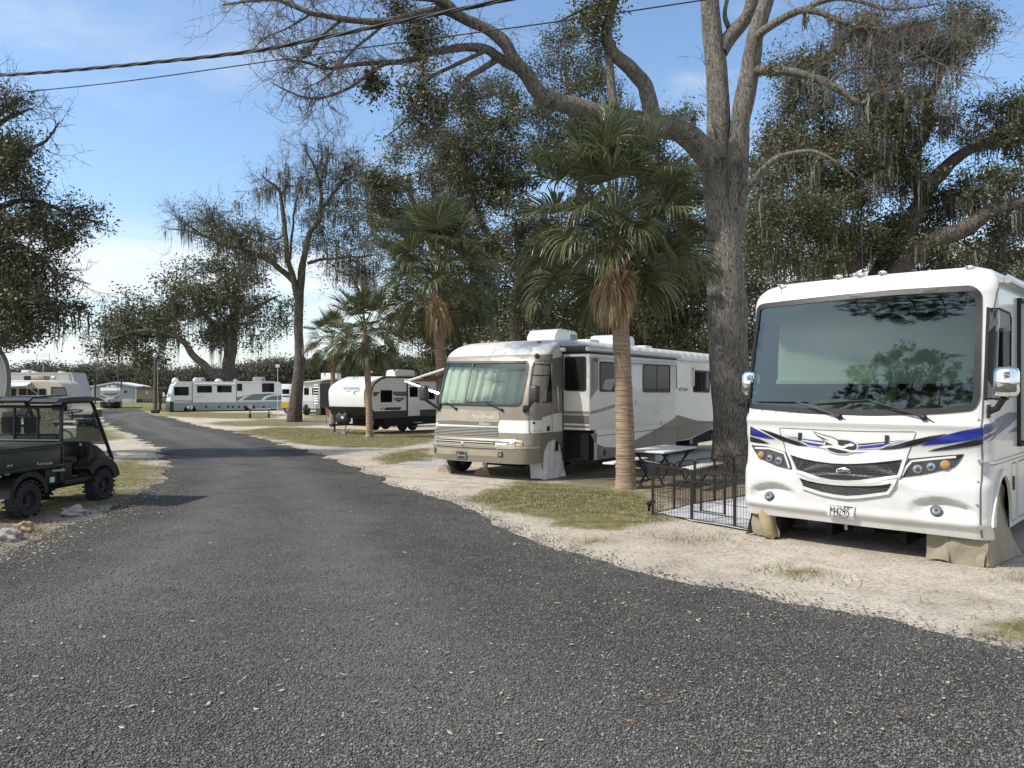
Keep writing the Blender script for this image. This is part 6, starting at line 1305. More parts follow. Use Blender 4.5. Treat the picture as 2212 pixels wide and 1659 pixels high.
# side face
def sq_(pts): return [def_s(p) for p in pts]
lowp = sq_([(1166, 795), (1185, 835), (1215, 865), (1260, 882), (1330, 883), (1435, 850), (1520, 805), (1585, 772), (1660, 730), (1724, 690)]); lowp += [(ys1 - .005, zb_s + .02), (ys0 + .31, zb_s + .02), (ys0 + .31, lowp[0][1])]
sd.patch('side_paint', lowp, TAN2, so_, .004, (), .5); 
sd.patch('side_paint', sq_([(1166, 650), (1230, 632), (1310, 606), (1400, 585), (1400, 605), (1310, 628), (1230, 652), (1166, 668)]), TAN, so_, .004, (), .5)
sd.patch('side_paint', sq_([(1166, 290), (1200, 290), (1225, 310), (1225, 480), (1200, 520), (1166, 570)]), TAN, so_, .003, (), .5)
def win(pl, pts, par, bars=1, off=.006):
    q = rpoly(pts, .06); o = pl.patch('window', q, DGLASS, par, off, (), .5, skirt=.006); pl.patch('frame', inset(q, -.005), BLACK, o, off + .010, [inset(q, .028)], .5, skirt=.014)
    if bars:
        lo_, hi_ = np.array(pts).min(0), np.array(pts).max(0); m_ = (lo_[0] + hi_[0]) / 2; pl.patch('frame', [(m_ - .018, lo_[1] + .02), (m_ + .018, lo_[1] + .02), (m_ + .018, hi_[1] - .02), (m_ - .018, hi_[1] - .02)], BLACK, o, off + .006, (), .5)
    return o
w1 = win(sd, sq_([(1226, 518), (1430, 520), (1430, 328), (1226, 324)]), so_); win(sd, sq_([(1509, 522), (1686, 524), (1687, 348), (1510, 342)]), so_)
q = sq_([(1240, 500), (1300, 515), (1330, 430), (1260, 440)]); sd.patch('curtain_edge', q, M('grey curtain', (.35, .35, .34), .8), so_, .009, (), .5)
def waw(pl, a, b, par, arm):   # rolled window awning with two arms
    A, B_ = np.array(pl.S(*a)), np.array(pl.S(*b)); nn = pl.Nrm(*a); o = MB().tube([A + nn * .06, B_ + nn * .06], .04, 8).obj('window_awning', WHITE, par, 40)
    for p in (A, B_): MB().tube([p + nn * .06, p + nn * .06 - np.array((0, 0, arm))], .022, 5).obj('arm', ALU, o)
waw(sd, def_s((1202, 310)), def_s((1716, 338)), so_, .62)
for p0, p1 in (((1586, 772), (1588, 900)),): sd.line('bay_seam', [def_s(p0), def_s(p1)], .014, LINE, so_, .008, .5)
sd.line('bay_seam', [(ys0 + .31, def_s((1300, 800))[1]), (ys1, def_s((1300, 800))[1])], .014, LINE, so_, .006, .5)
for p in ((1258, 918), (1635, 726), (1468, 588)): q = def_s(p); sd.patch('bay_latch', [(q[0] - .05, q[1] - .06), (q[0] + .05, q[1] - .06), (q[0] + .05, q[1] + .06), (q[0] - .05, q[1] + .06)], BLACK if p[1] > 800 else STEEL, so_, .012, (), .5, skirt=.01)
# rear part of the wall
sb = Plane(f2, (W2, 0, 0), (0, 1, 0), (0, 0, 1), (8, 1.8)); 
def s_b(p): return sb.inv(c2(*p), (8.5, 1.6))
rp_ = [s_b(p) for p in ((1700, 672), (1745, 674), (1800, 690), (1860, 708), (1930, 712), (2035, 711))]; yr = rp_[-1][0]
ye = S2.S(S2.sy(10.2), 1)[1]
sb.patch('side_paint', rp_ + [(ly2 - .05, rp_[-1][1]), (ly2 - .05, .86), (ye, .81), (S2.S(S2.sy(8.2), 1)[1], .57), (rp_[0][0], .54)], TAN2, r2v, .006, (), .5)
win(sb, [s_b(p) for p in ((1839, 522), (1945, 525), (1946, 388), (1840, 382))], r2v, 1); waw(sb, s_b((1832, 368)), s_b((1958, 382)), r2v, .5)
sb.text('lettering', 'Arrow', [s_b(p) for p in ((1736, 515), (1800, 517), (1808, 487), (1744, 485))], BDEC, r2v, .008, .3)
for x in (1736, 1898): sb.line('bay_seam', [s_b((x, 740)), s_b((x, 870))], .014, LINE, r2v, .010, .5)
sb.line('bay_seam', [s_b((1735, 742)), (ly2 - .3, s_b((1735, 742))[1])], .014, LINE, r2v, .010, .5)
for p in ((1834, 848), (1958, 818)): q = s_b(p); sb.patch('bay_latch', [(q[0] - .05, q[1] - .08), (q[0] + .05, q[1] - .08), (q[0] + .05, q[1] + .08), (q[0] - .05, q[1] + .08)], BLACK, r2v, .016, (), .5, skirt=.01)
q = s_b((2015, 672)); sb.line('fuel_door', [(q[0] - .2, q[1] - .2), (q[0] + .2, q[1] - .2), (q[0] + .2, q[1] + .2), (q[0] - .2, q[1] + .2), (q[0] - .2, q[1] - .2)], .014, LINE, r2v, .006, .5)
# main awning tube and roof rail
zr_ = sd.inv(c2(1450, 262), (ys0 + 2, 2.9))[1]
MB().cyl((xo - .02, ys0 - .05, zt_s + .10), (xo - .02, ys1 + .3, zt_s + .10), .055, n=12).span((W2 - .15, ys0 - .1, zt_s + .05), (W2 + .12, ly2 - .4, zt_s + .13), .02).obj('awning_roll', WHITE, r2v, 40)
MB().span((W2 - .1, ys0 - .04, zt_s + .03), (xo, ys0 - .0, zt_s + .17), .015).obj('awning_bracket', BLACK, r2v, 40)
# roof gear
rp2 = Plane(f2, (.25, 0, 0), (0, 1, 0), (0, 0, 1), (4, 3.2)); 
def rf(p, x=.25): return Plane(f2, (x, 0, 0), (0, 1, 0), (0, 0, 1), (4, 3.2)).inv(c2(*p))
a0, a1 = rf((830, 200), -.2), rf((1068, 200), -.2)
def ac_unit(root, y0, y1, z0, z1, x0=-.42, x1=.42, louv=True, mat=None):
    prof = [(y0, z0), (y0, z0 + (z1 - z0) * .55), (y0 + .12, z1 - .03), (y0 + .3, z1), (y1 - .1, z1 - .02), (y1, z1 - .10), (y1 + .02, z0)]
    mb = MB(); n = len(prof); xs_ = [(x0, .0), (x0 + .06, 1.0), (x1 - .06, 1.0), (x1, 0.0)]
    bm = bmesh.new(); 
    V = [(x0, y, z) for y, z in prof] + [(x1, y, z) for y, z in prof]; mb.add(V, [tuple(range(n)), tuple(range(2 * n - 1, n - 1, -1))] + [(i, i + n, (i + 1) % n + n, (i + 1) % n) for i in range(n)])
    o = mb.obj('air_conditioner', mat or WHITE, root); bv = o.modifiers.new('b', 'BEVEL'); bv.width = .035; bv.segments = 3; bv.limit_method = 'ANGLE'; o.data.polygons.foreach_set('use_smooth', [True] * len(o.data.polygons)); o.data.set_sharp_from_angle(angle=R(30)); bm.free()
    if louv:
        lm = MB(); k = 9
        for i in range(k):
            z = z0 + .06 + (z1 - z0 - .16) * i / k; lm.span((x1 - .005, y1 - .36, z), (x1 + .006, y1 - .05, z + (z1 - z0) * .035)).span((x0 - .006, y0 + .10, z), (x0 + .005, y0 + .40, z + (z1 - z0) * .035))
        lm.obj('louvres', DARK, o)
    return o
def rz(p, y, x=.0): return Plane(f2, (x, y, 0), (1, 0, 0), (0, 0, 1), (0, 3.2)).inv(c2(*p))
ac_unit(r2v, 2.55, 3.6, 3.02, rz((930, 112), 3.0)[1], -.45, .35)
ac_unit(r2v, 5.5, 6.6, 3.02, rz((1250, 152), 6.0)[1], -.42, .42, False)
MB().span((-.2, 4.3, 3.04), (.3, 4.85, 3.25), .05).obj('roof_vent', WHITE, r2v, 30); MB().span((.2, 6.9, 3.04), (.6, 7.4, 3.2), .05).obj('roof_vent', WHITE, r2v, 30)
q = rz((872, 185), 2.6); MB().cyl((q[0], 2.6, 3.0), (q[0], 2.6, q[1] + .04), .04, n=8).tube([(q[0], 2.6, q[1]), (q[0] + .25, 2.9, q[1] + .45)], .008, 4).obj('antenna', BLACK, r2v, 40)
for p in ((510, 184), (548, 181), (590, 180), (325, 215), (830, 199)):
    a, z = S2.inv(c2(*p), (0, 2.95)); z = min(z, 3.05); MB().blob(np.array(S2.S(a, z)) + np.array((0, 0, .02)), (.06, .06, .03), 1, 0).obj('marker_light', AMBER, r2v, 'all')
q = i2((815, 286), (1.5, 2.7)); S2.disc('marker_light', q, .05, .05, BLACK, r2v, .03, 14, .03, .02)
# wheels, covers, levelling jacks
y2 = S2.S(ac2, .6)[1]
for sx in (-1, 1): wheel(r2v, (sx * 1.12, y2, .52), .37, .25, TYRE, STEEL, sx)
for sx in (-1, 1): wheel(r2v, (sx * 1.0, S2.S(S2.sy(8.9), .6)[1], .57), .42, .45, TYRE, STEEL, sx)
cover('wheel_cover', r2v, 1.15, y2 + .02, 1, .30, .38, .97, VINYL, .03, 5, .15)
jk = []
for p, zb in (((238, 1060), .27), ((480, 1078), .27)):
    g = GP(*c2(p[0], p[1] + 30)); lc = Matrix.Rotation(f2.th, 3, 'Z') @ (g - f2.O); yj = .62; xj = Plane(f2, (0, yj, 0), (1, 0, 0), (0, 0, 1), (0, .4)).inv(c2(*p))[0]
    MB().cyl((xj, yj, .30), (xj, yj, .56), .045, n=12).cyl((xj - .07, yj + .03, .34), (xj - .07, yj + .03, .56), .03, n=8).cyl((xj, yj, .275), (xj, yj, .30), .13, n=16).obj('levelling_jack', STEEL, r2v, 40); jk.append((xj, yj))
WOOD = M('weathered timber', (.33, .26, .17), .85, var=.25, scale=4, stretch=(1, 12, 12), bump=.4)
for k, (xj, yj) in enumerate(jk):
    w_ = f2.w((xj, yj, .15)); e_ = empty('wood_block', w_, -f2.th + .06 * k, ('stacked timber blocks under the jack nearest the white wheel cover' if k else 'stacked timber blocks under the jack nearest the striped mat'), 'wood block', 'timber blocks under the levelling jacks')
    MB().span((-.20, -.16, 0), (.20, -.01, .062), .006).obj('plank', WOOD, e_); MB().span((-.20, .01, 0), (.20, .16, .062), .006).obj('plank', WOOD, e_); MB().span((-.17, -.15, .064), (.17, .15, .122), .006).obj('plank', WOOD, e_)
# patio awning on the far side
aw = MB(); y0a, y1a = S2.S(i2((200, 350), (-1.2, 2.5))[0], 2.5)[1] + 1.9, 7.6; xa = -1.34
e0 = c4(1990, 240); pa = Plane(f2, (0, y0a, 0), (1, 0, 0), (0, 0, 1), (-3, 2.2)).inv(e0)
nst = 12; V = []; Fc = []
for i in range(nst + 1):
    t = i / nst; x = xa + (pa[0] - xa) * t; z = 2.92 + (pa[1] - 2.92) * t - .10 * math.sin(math.pi * t)
    V += [(x, y0a, z), (x, y1a, z)]
Fc = [(2 * i, 2 * i + 1, 2 * i + 3, 2 * i + 2) for i in range(nst)]
ao = mesh_np('awning', V, np.array(Fc), M('maroon awning fabric', (.10, .055, .04), .85, var=.15), r2v, True)
MB().cyl((pa[0], y0a - .12, pa[1]), (pa[0], y1a + .1, pa[1]), .05, n=10).obj('awning_roller', WHITE, ao, 40)
MB().tube([(xa, y0a - .05, 2.98), (pa[0], y0a - .05, pa[1])], .035, 6).obj('awning_arm', WHITE, ao); MB().tube([(xa, y0a - .05, 1.25), (pa[0], y0a - .08, pa[1] - .02)], .035, 6).obj('awning_arm', WHITE, ao)
MB().tube([(xa, y1a, 1.25), (pa[0], y1a, pa[1] - .02)], .035, 6).obj('awning_arm', WHITE, ao)
# striped mat lying beside the front wheel
g = GP(*c2(120, 992)); mt = MB(); 
for i in range(7): mt.span((-.9, -.35 + i * .1, .002), (.9, -.26 + i * .1, .014))
nm, nt, b = nt_mat('striped mat'); t_ = N(nt, 'ShaderNodeTexCoord'); wv = N(nt, 'ShaderNodeTexWave', i_Scale=5.0); nt.links.new(t_.outputs['Object'], wv.inputs['Vector']); r_ = ramp(nt, [(.45, (.62, .62, .64)), (.55, (.14, .17, .28))]); nt.links.new(wv.outputs[0], r_.inputs[0]); nt.links.new(r_.outputs[0], b.inputs['Base Color'])
o = MB().span((-.75, -.35, .003), (.75, .35, .015)).obj('striped_mat', nm); o.location = g; o.rotation_euler = (0, 0, -f2.th + .3); tag(o, 'blue and white striped mat lying by the tan motorhome bumper', 'mat')
# ================================================================ dark green utility vehicle
GREEN = M('dark green plastic', (.012, .022, .014), .38, var=.12, coat=.3)
PLAS = M('black plastic', (.014, .014, .015), .45, var=.15)
g_ = GP(138, 1098); fm = Frame((g_.x - .54 * math.cos(R(6)), g_.y + .54 * math.sin(R(6)), 0), R(6)); 
mu = fm.root('utility_vehicle', 'dark green four wheeled utility vehicle with dump bed and black roof', 'utility vehicle')
# local: x right, y forward (away), origin between the near wheels on the ground, moved to the vehicle's middle
X = lambda x: x - .66
mu.location = fm.w((0, 0, 0))
def bx(mb, x0, y0, z0, x1, y1, z1, ch=.01): return mb.span((X(x0), y0, z0), (X(x1), y1, z1), ch)
yr_, yf_ = -.86, .86; TR, TW = .255, .23
for (x, y, sd_) in ((1.20, yr_, 1), (.12, yr_, -1), (1.20, yf_, 1), (.12, yf_, -1)):
    wheel(mu, (X(x), y, TR), TR, TW, TYRE, M('black wheel rim', (.02, .02, .022), .35), sd_, 22 if y < 0 else 20, 32, rim=TR * .52)
bx(bx(bx(MB(), .30, -1.2, .36, 1.02, 1.15, .44), .25, -.2, .30, 1.07, .62, .37), .40, 1.0, .34, .92, 1.30, .56).obj('chassis', DARK, mu, 30)
MB().cyl((X(.1), yr_, .31), (X(1.2), yr_, .31), .05, n=10).cyl((X(.1), yf_, .31), (X(1.2), yf_, .31), .04, n=10).obj('axles', DARK, mu, 40)
# cargo bed
bd = MB(); bx(bd, .02, -1.50, .66, 1.30, -.16, .70)
for x in (.02, 1.27): bx(bd, x, -1.50, .66, x + .03, -.16, 1.00)
bx(bd, .02, -.19, .66, 1.30, -.16, 1.04); bx(bd, .02, -1.53, .66, 1.30, -1.50, .98)
for z in (.70, .985): bx(bd, 1.30, -1.52, z - .018, 1.318, -.15, z + .018)
bx(bd, 1.30, -1.52, .68, 1.312, -1.49, .99); bx(bd, 1.30, -.18, .68, 1.312, -.15, .99)
bed = bd.obj('cargo_bed', GREEN, mu, 30); MB().span((X(1.262), -1.5, 1.0), (X(1.31), -.16, 1.022), .006).obj('bed_rail', PLAS, bed)
side = Plane(fm, (X(1.302), 0, 0), (0, 1, 0), (0, 0, 1), (-.8, .8))
LET = M('pale lettering', (.62, .63, .62), .5)
def kq(*pts): return [side.inv(c3(*p), (-.6, .8)) for p in pts]
def centre_text(name, txt, y0, y1, z0, z1, m, par, pl=side, sh=0): return pl.text(name, txt, [(y0, z0), (y1, z0), (y1, z1), (y0, z1)], m, par, .004, sh)
q = kq((272, 1034), (386, 1026), (386, 1004), (272, 1012)); side.text('lettering', 'Kawasaki', q, LET, bed, .004)
q = kq((48, 1048), (92, 1043), (92, 1024), (48, 1030)); side.text('lettering', '4x4', q, LET, bed, .004, .3)
q = kq((36, 1112), (68, 1108), (68, 1094), (36, 1098)); side.text('lettering', '610', q, LET, bed, .004)
# rear fender and side panel below the bed
fn = MB(); a_ = [(yr_ + .39 * math.cos(t), .32 + .34 * math.sin(t)) for t in np.linspace(0, math.pi, 12)]; a2_ = [(yr_ + .31 * math.cos(t), .31 + .28 * math.sin(t)) for t in np.linspace(math.pi, 0, 12)]
for x0, x1 in ((1.02, 1.30), (.02, .3)): MB().prism([(p[0], p[1]) for p in a_ + a2_], 'x', X(x0), X(x1)).obj('rear_fender', PLAS, mu, 30)
bx(bx(MB(), .9, -.44, .40, 1.22, -.02, .66), .9, -.05, .40, 1.18, .22, .78).obj('side_panel', PLAS, mu, 30)
MB().span((X(1.222), -.34, .44), (X(1.226), -.24, .52)).obj('sticker', M('white sticker', (.6, .6, .6), .5), mu); MB().cyl((X(1.2), -.28, .61), (X(1.27), -.10, .605), .03, n=10).obj('exhaust', STEEL, mu, 40)
# cab floor, seat, sill
bx(bx(bx(MB(), .10, -.05, .38, 1.22, .62, .43), 1.14, -.05, .36, 1.25, .66, .44), .20, .0, .43, 1.12, .22, .66).obj('cab_floor', PLAS, mu, 30)
bx(MB(), .14, -.04, .66, 1.18, .36, .78, .04).obj('seat', M('black vinyl seat', (.02, .02, .022), .5), mu, 40); bx(MB(), .14, -.12, .78, 1.18, -.02, 1.16, .04).obj('seat_back', M('black vinyl seat', 0), mu, 40)
MB().lathe([(.165, -.012), (.178, 0), (.165, .012), (.152, 0)], (X(.40), .42, 1.00), (0, -.75, .66), 24, True).cyl((X(.40), .42, 1.0), (X(.40), .68, .78), .02, n=8).obj('steering_wheel', PLAS, mu, 'all')
# nose
hd = MB(); prof = [(.66, .42), (.64, .98), (.70, 1.02), (.98, .98), (1.20, .86), (1.27, .72), (1.27, .58), (1.10, .60), (.62, .60)]
hd.prism([(.62, .58), (.62, .95), (.70, .98), (.96, .91), (1.16, .79), (1.24, .68), (1.25, .58)], 'x', X(.22), X(1.10)); o = hd.obj('bonnet', GREEN, mu); m_ = o.modifiers.new('b', 'BEVEL'); m_.width = .03; m_.segments = 3
MB().span((X(.12), .56, .80), (X(1.20), .66, 1.0), .03).span((X(.75), .54, .74), (X(1.12), .57, .92), .01).span((X(.9), .532, .84), (X(1.0), .54, .855)).obj('dashboard', PLAS, mu, 30)
MB().span((X(1.06), .555, .93), (X(1.10), .57, .97)).obj('dash_label', LET, mu)
fd = MB(); a_ = [(yf_ + .46 * math.cos(t), .32 + .40 * math.sin(t)) for t in np.linspace(.15, 2.5, 12)]; a2_ = [(yf_ + .31 * math.cos(t), .31 + .27 * math.sin(t)) for t in np.linspace(2.6, .1, 12)]
for x0, x1 in ((1.0, 1.27), (.05, .32)): MB().prism([(p[0], p[1]) for p in a_ + a2_], 'x', X(x0), X(x1)).obj('front_fender', PLAS, mu, 30)
fd.prism([(.50, .38), (.62, .38), (.66, .66), (.66, .98), (.60, .98)], 'x', X(1.05), X(1.22)); fd.obj('cowl_panel', PLAS, mu, 30)
sh_ = Plane(fm, (X(1.102), 0, 0), (0, 1, 0), (0, 0, 1), (.9, .85)); q = [sh_.inv(c3(*p), (.8, .9)) for p in ((646, 980), (684, 982), (684, 966), (648, 964))]
sh_.text('lettering', 'MULE', q, M('yellow lettering', (.55, .38, .04), .4), mu, .012, .25)
MB().tube([(X(.28), 1.24, .50), (X(.28), 1.42, .50), (X(.28), 1.46, .66), (X(.28), 1.32, .80)], .024, 8).tube([(X(1.04), 1.24, .50), (X(1.04), 1.42, .50), (X(1.04), 1.46, .66), (X(1.04), 1.32, .80)], .024, 8).tube([(X(.28), 1.43, .58), (X(1.04), 1.43, .58)], .022, 8).tube([(X(.28), 1.45, .68), (X(1.04), 1.45, .68)], .022, 8).obj('bumper_guard', PLAS, mu, 40)
for x in (.36, .96): MB().cyl((X(x), 1.22, .74), (X(x), 1.275, .73), .06, n=16).obj('headlight', LENS, mu, 40)
# cage
cg = MB(); zt = 1.655
for x in (1.24, .08):
    cg.tube([(X(x), -.12, .44), (X(x), -.12, 1.0), (X(x), -.11, 1.54), (X(x), -.05, zt - .03), (X(x), .05, zt)], .03, 8)
    cg.tube([(X(x), .05, zt), (X(x), .60, zt)], .028, 8); cg.tube([(X(x), .58, zt), (X(x), .65, zt - .07), (X(x), 1.13, .70)], .028, 8)
for z in (1.58, 1.06): cg.tube([(X(1.24), -.12, z), (X(.08), -.12, z)], .024, 8)
for x in (.47, .86): cg.tube([(X(x), -.12, 1.06), (X(x), -.12, 1.58)], .02, 8)
cg.tube([(X(1.24), .60, zt), (X(.08), .60, zt)], .024, 8); cg.obj('roll_cage', PLAS, mu, 40)
for x in (1.25, .07): MB().tube([(X(x), .68, 1.50), (X(x), .62, 1.44), (X(x), .63, 1.32), (X(x), .70, 1.22), (X(x), .78, 1.22), (X(x), .85, 1.18)], .018, 8).obj('grab_handle', PLAS, mu, 40)
# hard roof, in three moulded panels
rfm = MB()
pr = [(-.36, 1.80), (-.30, 1.845), (-.05, 1.87), (.35, 1.875), (.66, 1.85), (.84, 1.81), (.86, 1.795), (.66, 1.80), (-.05, 1.80), (-.34, 1.775)]
pr = [(y if y < .8 else y - .06, z - .14) for y, z in pr]
rfm.prism(pr, 'x', X(-.02), X(.42)); rfm.prism([(y, z + .02) for y, z in pr], 'x', X(.42), X(.90)); rfm.prism(pr, 'x', X(.90), X(1.34))
o = rfm.obj('roof', M('black roof plastic', (.022, .022, .024), .33, coat=.3), mu, 30)
ws = Plane(fm, (X(.66), .64, 1.70), (1, 0, 0), (0, .40 / .82, -.72 / .82))
MB().quad((X(1.20), .655, 1.60), (X(.12), .655, 1.60), (X(.12), 1.02, .92), (X(1.20), 1.02, .92)).obj('windshield', glass('utility windshield', (.66, .69, .70), 1.45, .8, .10), mu)
MB().quad((X(1.22), -.115, 1.58), (X(.10), -.115, 1.58), (X(.10), -.115, 1.06), (X(1.22), -.115, 1.06)).obj('rear_screen', glass('scuffed rear screen', (.50, .52, .52), 1.45, .4, .06), mu)
MB().span((X(.60), .52, 1.50), (X(.86), .56, 1.60), .02).obj('rear_view_mirror', PLAS, mu, 30)
for x0, x1 in ((.18, .50), (.56, .80)): MB().span((X(x0), -.06, 1.16), (X(x1), .0, 1.42), .04).obj('headrest', M('black vinyl seat', 0), mu, 40)
q = (X(.02), -1.54, .76); MB().blob((X(1.2), -1.55, .60), (.05, .03, .05), 1, 0).obj('tail_light', RED, mu, 'all'); MB().blob((X(.1), -1.55, .60), (.05, .03, .05), 1, 0).obj('tail_light', RED, mu, 'all')
MB().tube([(X(1.33), -1.50, .98), (X(1.36), -1.52, .90), (X(1.36), -1.50, .80), (X(1.33), -1.49, .72)], .006, 5).obj('tailgate_cable', STEEL, mu)
# rocks
ROCK = M('pale limestone', (.30, .28, .25), .95, var=.3, scale=7, bump=.9, bscale=14); ROCK2 = M('tan limestone', (.33, .25, .16), .95, var=.35, scale=8, bump=1, bscale=16)
for (c_, w_, h_, m_, lab, sd_) in (((545, 1405), .17, .085, ROCK, 'smooth grey boulder beside the utility vehicle tyre', 1), ((178, 1525), .13, .09, ROCK2, 'tan craggy rock lying between two paler rocks', 2), ((55, 1590), .17, .085, ROCK, 'pale lumpy rock nearest the gravel road, beside the tan craggy rock', 3)):
    g = GP(*c3(*c_)); o = MB().blob((0, 0, h_ * .6), (w_, w_ * .65, h_ * 1.0), 4, .30, sd_ * 5).obj('rock', m_, None, 50); o.location = g; tag(o, lab, 'rock')
# ================================================================ vehicles beyond the utility vehicle
def windows_on(pl, rects, par, px=None, mat=DGLASS, fr=BLACK, off=.01):
    for (a0, z0, a1, z1) in rects:
        q = rpoly([(a0, z0), (a1, z0), (a1, z1), (a0, z1)], .07, 3); o = pl.patch('window', q, mat, par, off, (), 2, smooth=False); pl.patch('frame', inset(q, -.02), fr, o, off + .006, [inset(q, .02)], 2, smooth=False)
def sideface(pl, p0, p1, g): a, b_ = pl.inv(p0, g), pl.inv(p1, g); return min(a[0], b_[0]), min(a[1], b_[1]), max(a[0], b_[0]), max(a[1], b_[1])
SLATE = M('slate grey car paint', (.035, .038, .042), .25, .3, coat=1.0)
# dark pickup: local x along the ground to the right of the picture, y away
def rightframe(u, v, th=0): g = GP(u, v); return Frame((g.x, g.y, g.z), R(th))
fs = rightframe(110, 922.5, 0); kS = fs.O.y
sv = fs.root('pickup', 'dark grey pickup parked behind the utility vehicle', 'pickup')
Lx = lambda u: (u - U0) / F * kS - fs.O.x
xr, xl = Lx(187), Lx(187) - 5.4; xw1, xw2 = Lx(162), Lx(45)
body = [(xl, .45), (xl + .05, .95), (xl + 1.1, 1.08), (xl + 1.7, 1.62), (xl + 3.2, 1.66), (xl + 3.75, 1.12), (xr, 1.08), (xr + .02, .5)]
arches = []
for xw in (xw1, xw2): arches += [(xw + .42 * math.cos(t), .36 + .42 * math.sin(t)) for t in np.linspace(0, math.pi, 10)]
o = MB().prism(body + [(xw1 + .45, .36)] + arches[:10] + arches[10:] + [(xl + .1, .36)], 'y', 0, 1.85).obj('body', SLATE, sv); m_ = o.modifiers.new('b', 'BEVEL'); m_.width = .05; m_.segments = 2
for xw in (xw1, xw2):
    for y in (.12, 1.7):
        w_ = empty('wheel', (xw, y, .36)); w_.parent = sv; w_.rotation_euler = (0, 0, R(-90)); wheel(w_, (0, 0, 0), .37, .24, TYRE, CHROME, 1, name='tyre')
pl = Plane(fs, (0, -.002, 0), (1, 0, 0), (0, 0, 1)); windows_on(pl, [(xl + 1.55, 1.12, xl + 2.3, 1.55), (xl + 2.4, 1.12, xl + 3.2, 1.55)], sv)
MB().span((xr - .05, -.03, .8), (xr + .02, .08, 1.0), .01).obj('tail_light', RED, sv); MB().span((xl + .3, -.12, .30), (xr - 1.0, -.02, .36), .01).obj('running_board', CHROME, sv); MB().span((xr - .1, -.02, .42), (xr + .16, 1.8, .58), .04).obj('rear_bumper', CHROME, sv, 40)
# tan class A with blue awning
fa = Frame((P(157, 840, 53).x, 53, gz(53)), 0); ka = 53; Z = lambda v, Y: CZ - (v - V0) / F * Y - gz(Y); LX = lambda u, f, Y: (u - U0) / F * Y - f.O.x
OLD = M('ivory camper paint', (.50, .46, .38), .5, var=.05, dirt=.15)
va = fa.root('motorhome', 'ivory older motorhome with rooftop unit and pale awning, half hidden by utility vehicle', 'motorhome'); zt_ = Z(821.5, 53)
prof = [(-9, .4), (.25, .4), (.3, 1.0), (-.15, 1.3), (-.75, zt_ - .35), (-1.1, zt_ - .08), (-1.6, zt_), (-9, zt_)]
o = MB().prism(prof, 'y', 0, 2.4).obj('body', OLD, va, 30); m_ = o.modifiers.new('b', 'BEVEL'); m_.width = .06; m_.segments = 2
pl = Plane(fa, (0, -.002, 0), (1, 0, 0), (0, 0, 1)); f5 = lambda p: pl.inv(c5(*p), (-2, 2))
q = [f5(p) for p in ((655, 890), (850, 895), (815, 795), (655, 790))]; o = pl.patch('window', q, glass('pale cab window', (.55, .55, .5), 1.4, .8, .25), va, .01, (), 3, smooth=False); pl.patch('frame', inset(q, -.05), BLACK, o, .02, [inset(q, .03)], 3, smooth=False)
for a, b_ in ((145, 200), (245, 335), (355, 475), (495, 580)):
    p0, p1 = f5((a, 905)), f5((b_, 808)); windows_on(pl, [(p0[0], p0[1], p1[0], p1[1])], va)
p0 = f5((145, 792)); p1 = f5((600, 772)); zz_ = f5((300, 722))[1]; V = []
for i in range(9):
    t = i / 8; V += [(p0[0] - 2, -2.3 * t, zz_ + (p0[1] - zz_) * t - .05 * math.sin(t * 3.1)), (p1[0] - .2 + .9 * t - .9, -2.3 * t, zz_ + (p1[1] - zz_) * t - .05 * math.sin(t * 3.1))]
mesh_np('awning', V, np.array([(2 * i, 2 * i + 1, 2 * i + 3, 2 * i + 2) for i in range(8)]), M('pale blue awning', (.50, .55, .66), .7, var=.08), va, True)
MB().tube([(p1[0], -2.3, p1[1]), (p1[0] + .2, 0, 1.4)], .03, 5).obj('awning_arm', WHITE, va)
p0, p1 = f5((222, 692)), f5((487, 636)); bmx = MB().span((p0[0] + .5, .6, zt_ - .02), (p1[0], 1.4, p1[1]), .10).obj('air_conditioner', M('weathered tan shroud', (.30, .26, .20), .7, var=.2), va, 40); MB().span((p0[0], .65, zt_ - .02), (p0[0] + .5, 1.35, p1[1] - .03), .03).obj('air_conditioner_grille', DARK, va)
p0 = f5((578, 665)); MB().cyl((p0[0], 1.0, zt_), (p0[0], 1.0, p0[1] - .1), .04, n=8).blob((p0[0], 1.0, p0[1]), (.18, .12, .14), 2, .2).obj('satellite_dish', STEEL, va, 40)
MB().cyl((f5((400, 650))[0], 1.3, zt_), (f5((400, 650))[0], 1.3, Z(783, 53)), .025, n=6).obj('antenna_mast', STEEL, va)
mb = MB(); x0 = f5((400, 420))[0]; z0 = f5((400, 430))[1]; 
for a, b_ in (((-.9, 0), (.9, .0)), ((-.45, .45), (.45, .45)), ((-.45, .45), (-.45, -.35)), ((.45, .45), (.45, -.35)), ((-.45, .2), (.45, .2)), ((-.45, .32), (.45, .32))): mb.tube([(x0 + a[0], 1.3, z0 + a[1]), (x0 + b_[0], 1.3, z0 + b_[1])], .02, 4)
mb.obj('television_antenna', STEEL, va)
for xw in (-1.6, -6.6):
    w_ = empty('wheel', (xw, .14, .4)); w_.parent = va; w_.rotation_euler = (0, 0, R(-90)); wheel(w_, (0, 0, 0), .4, .25, TYRE, STEEL, 1, name='tyre')
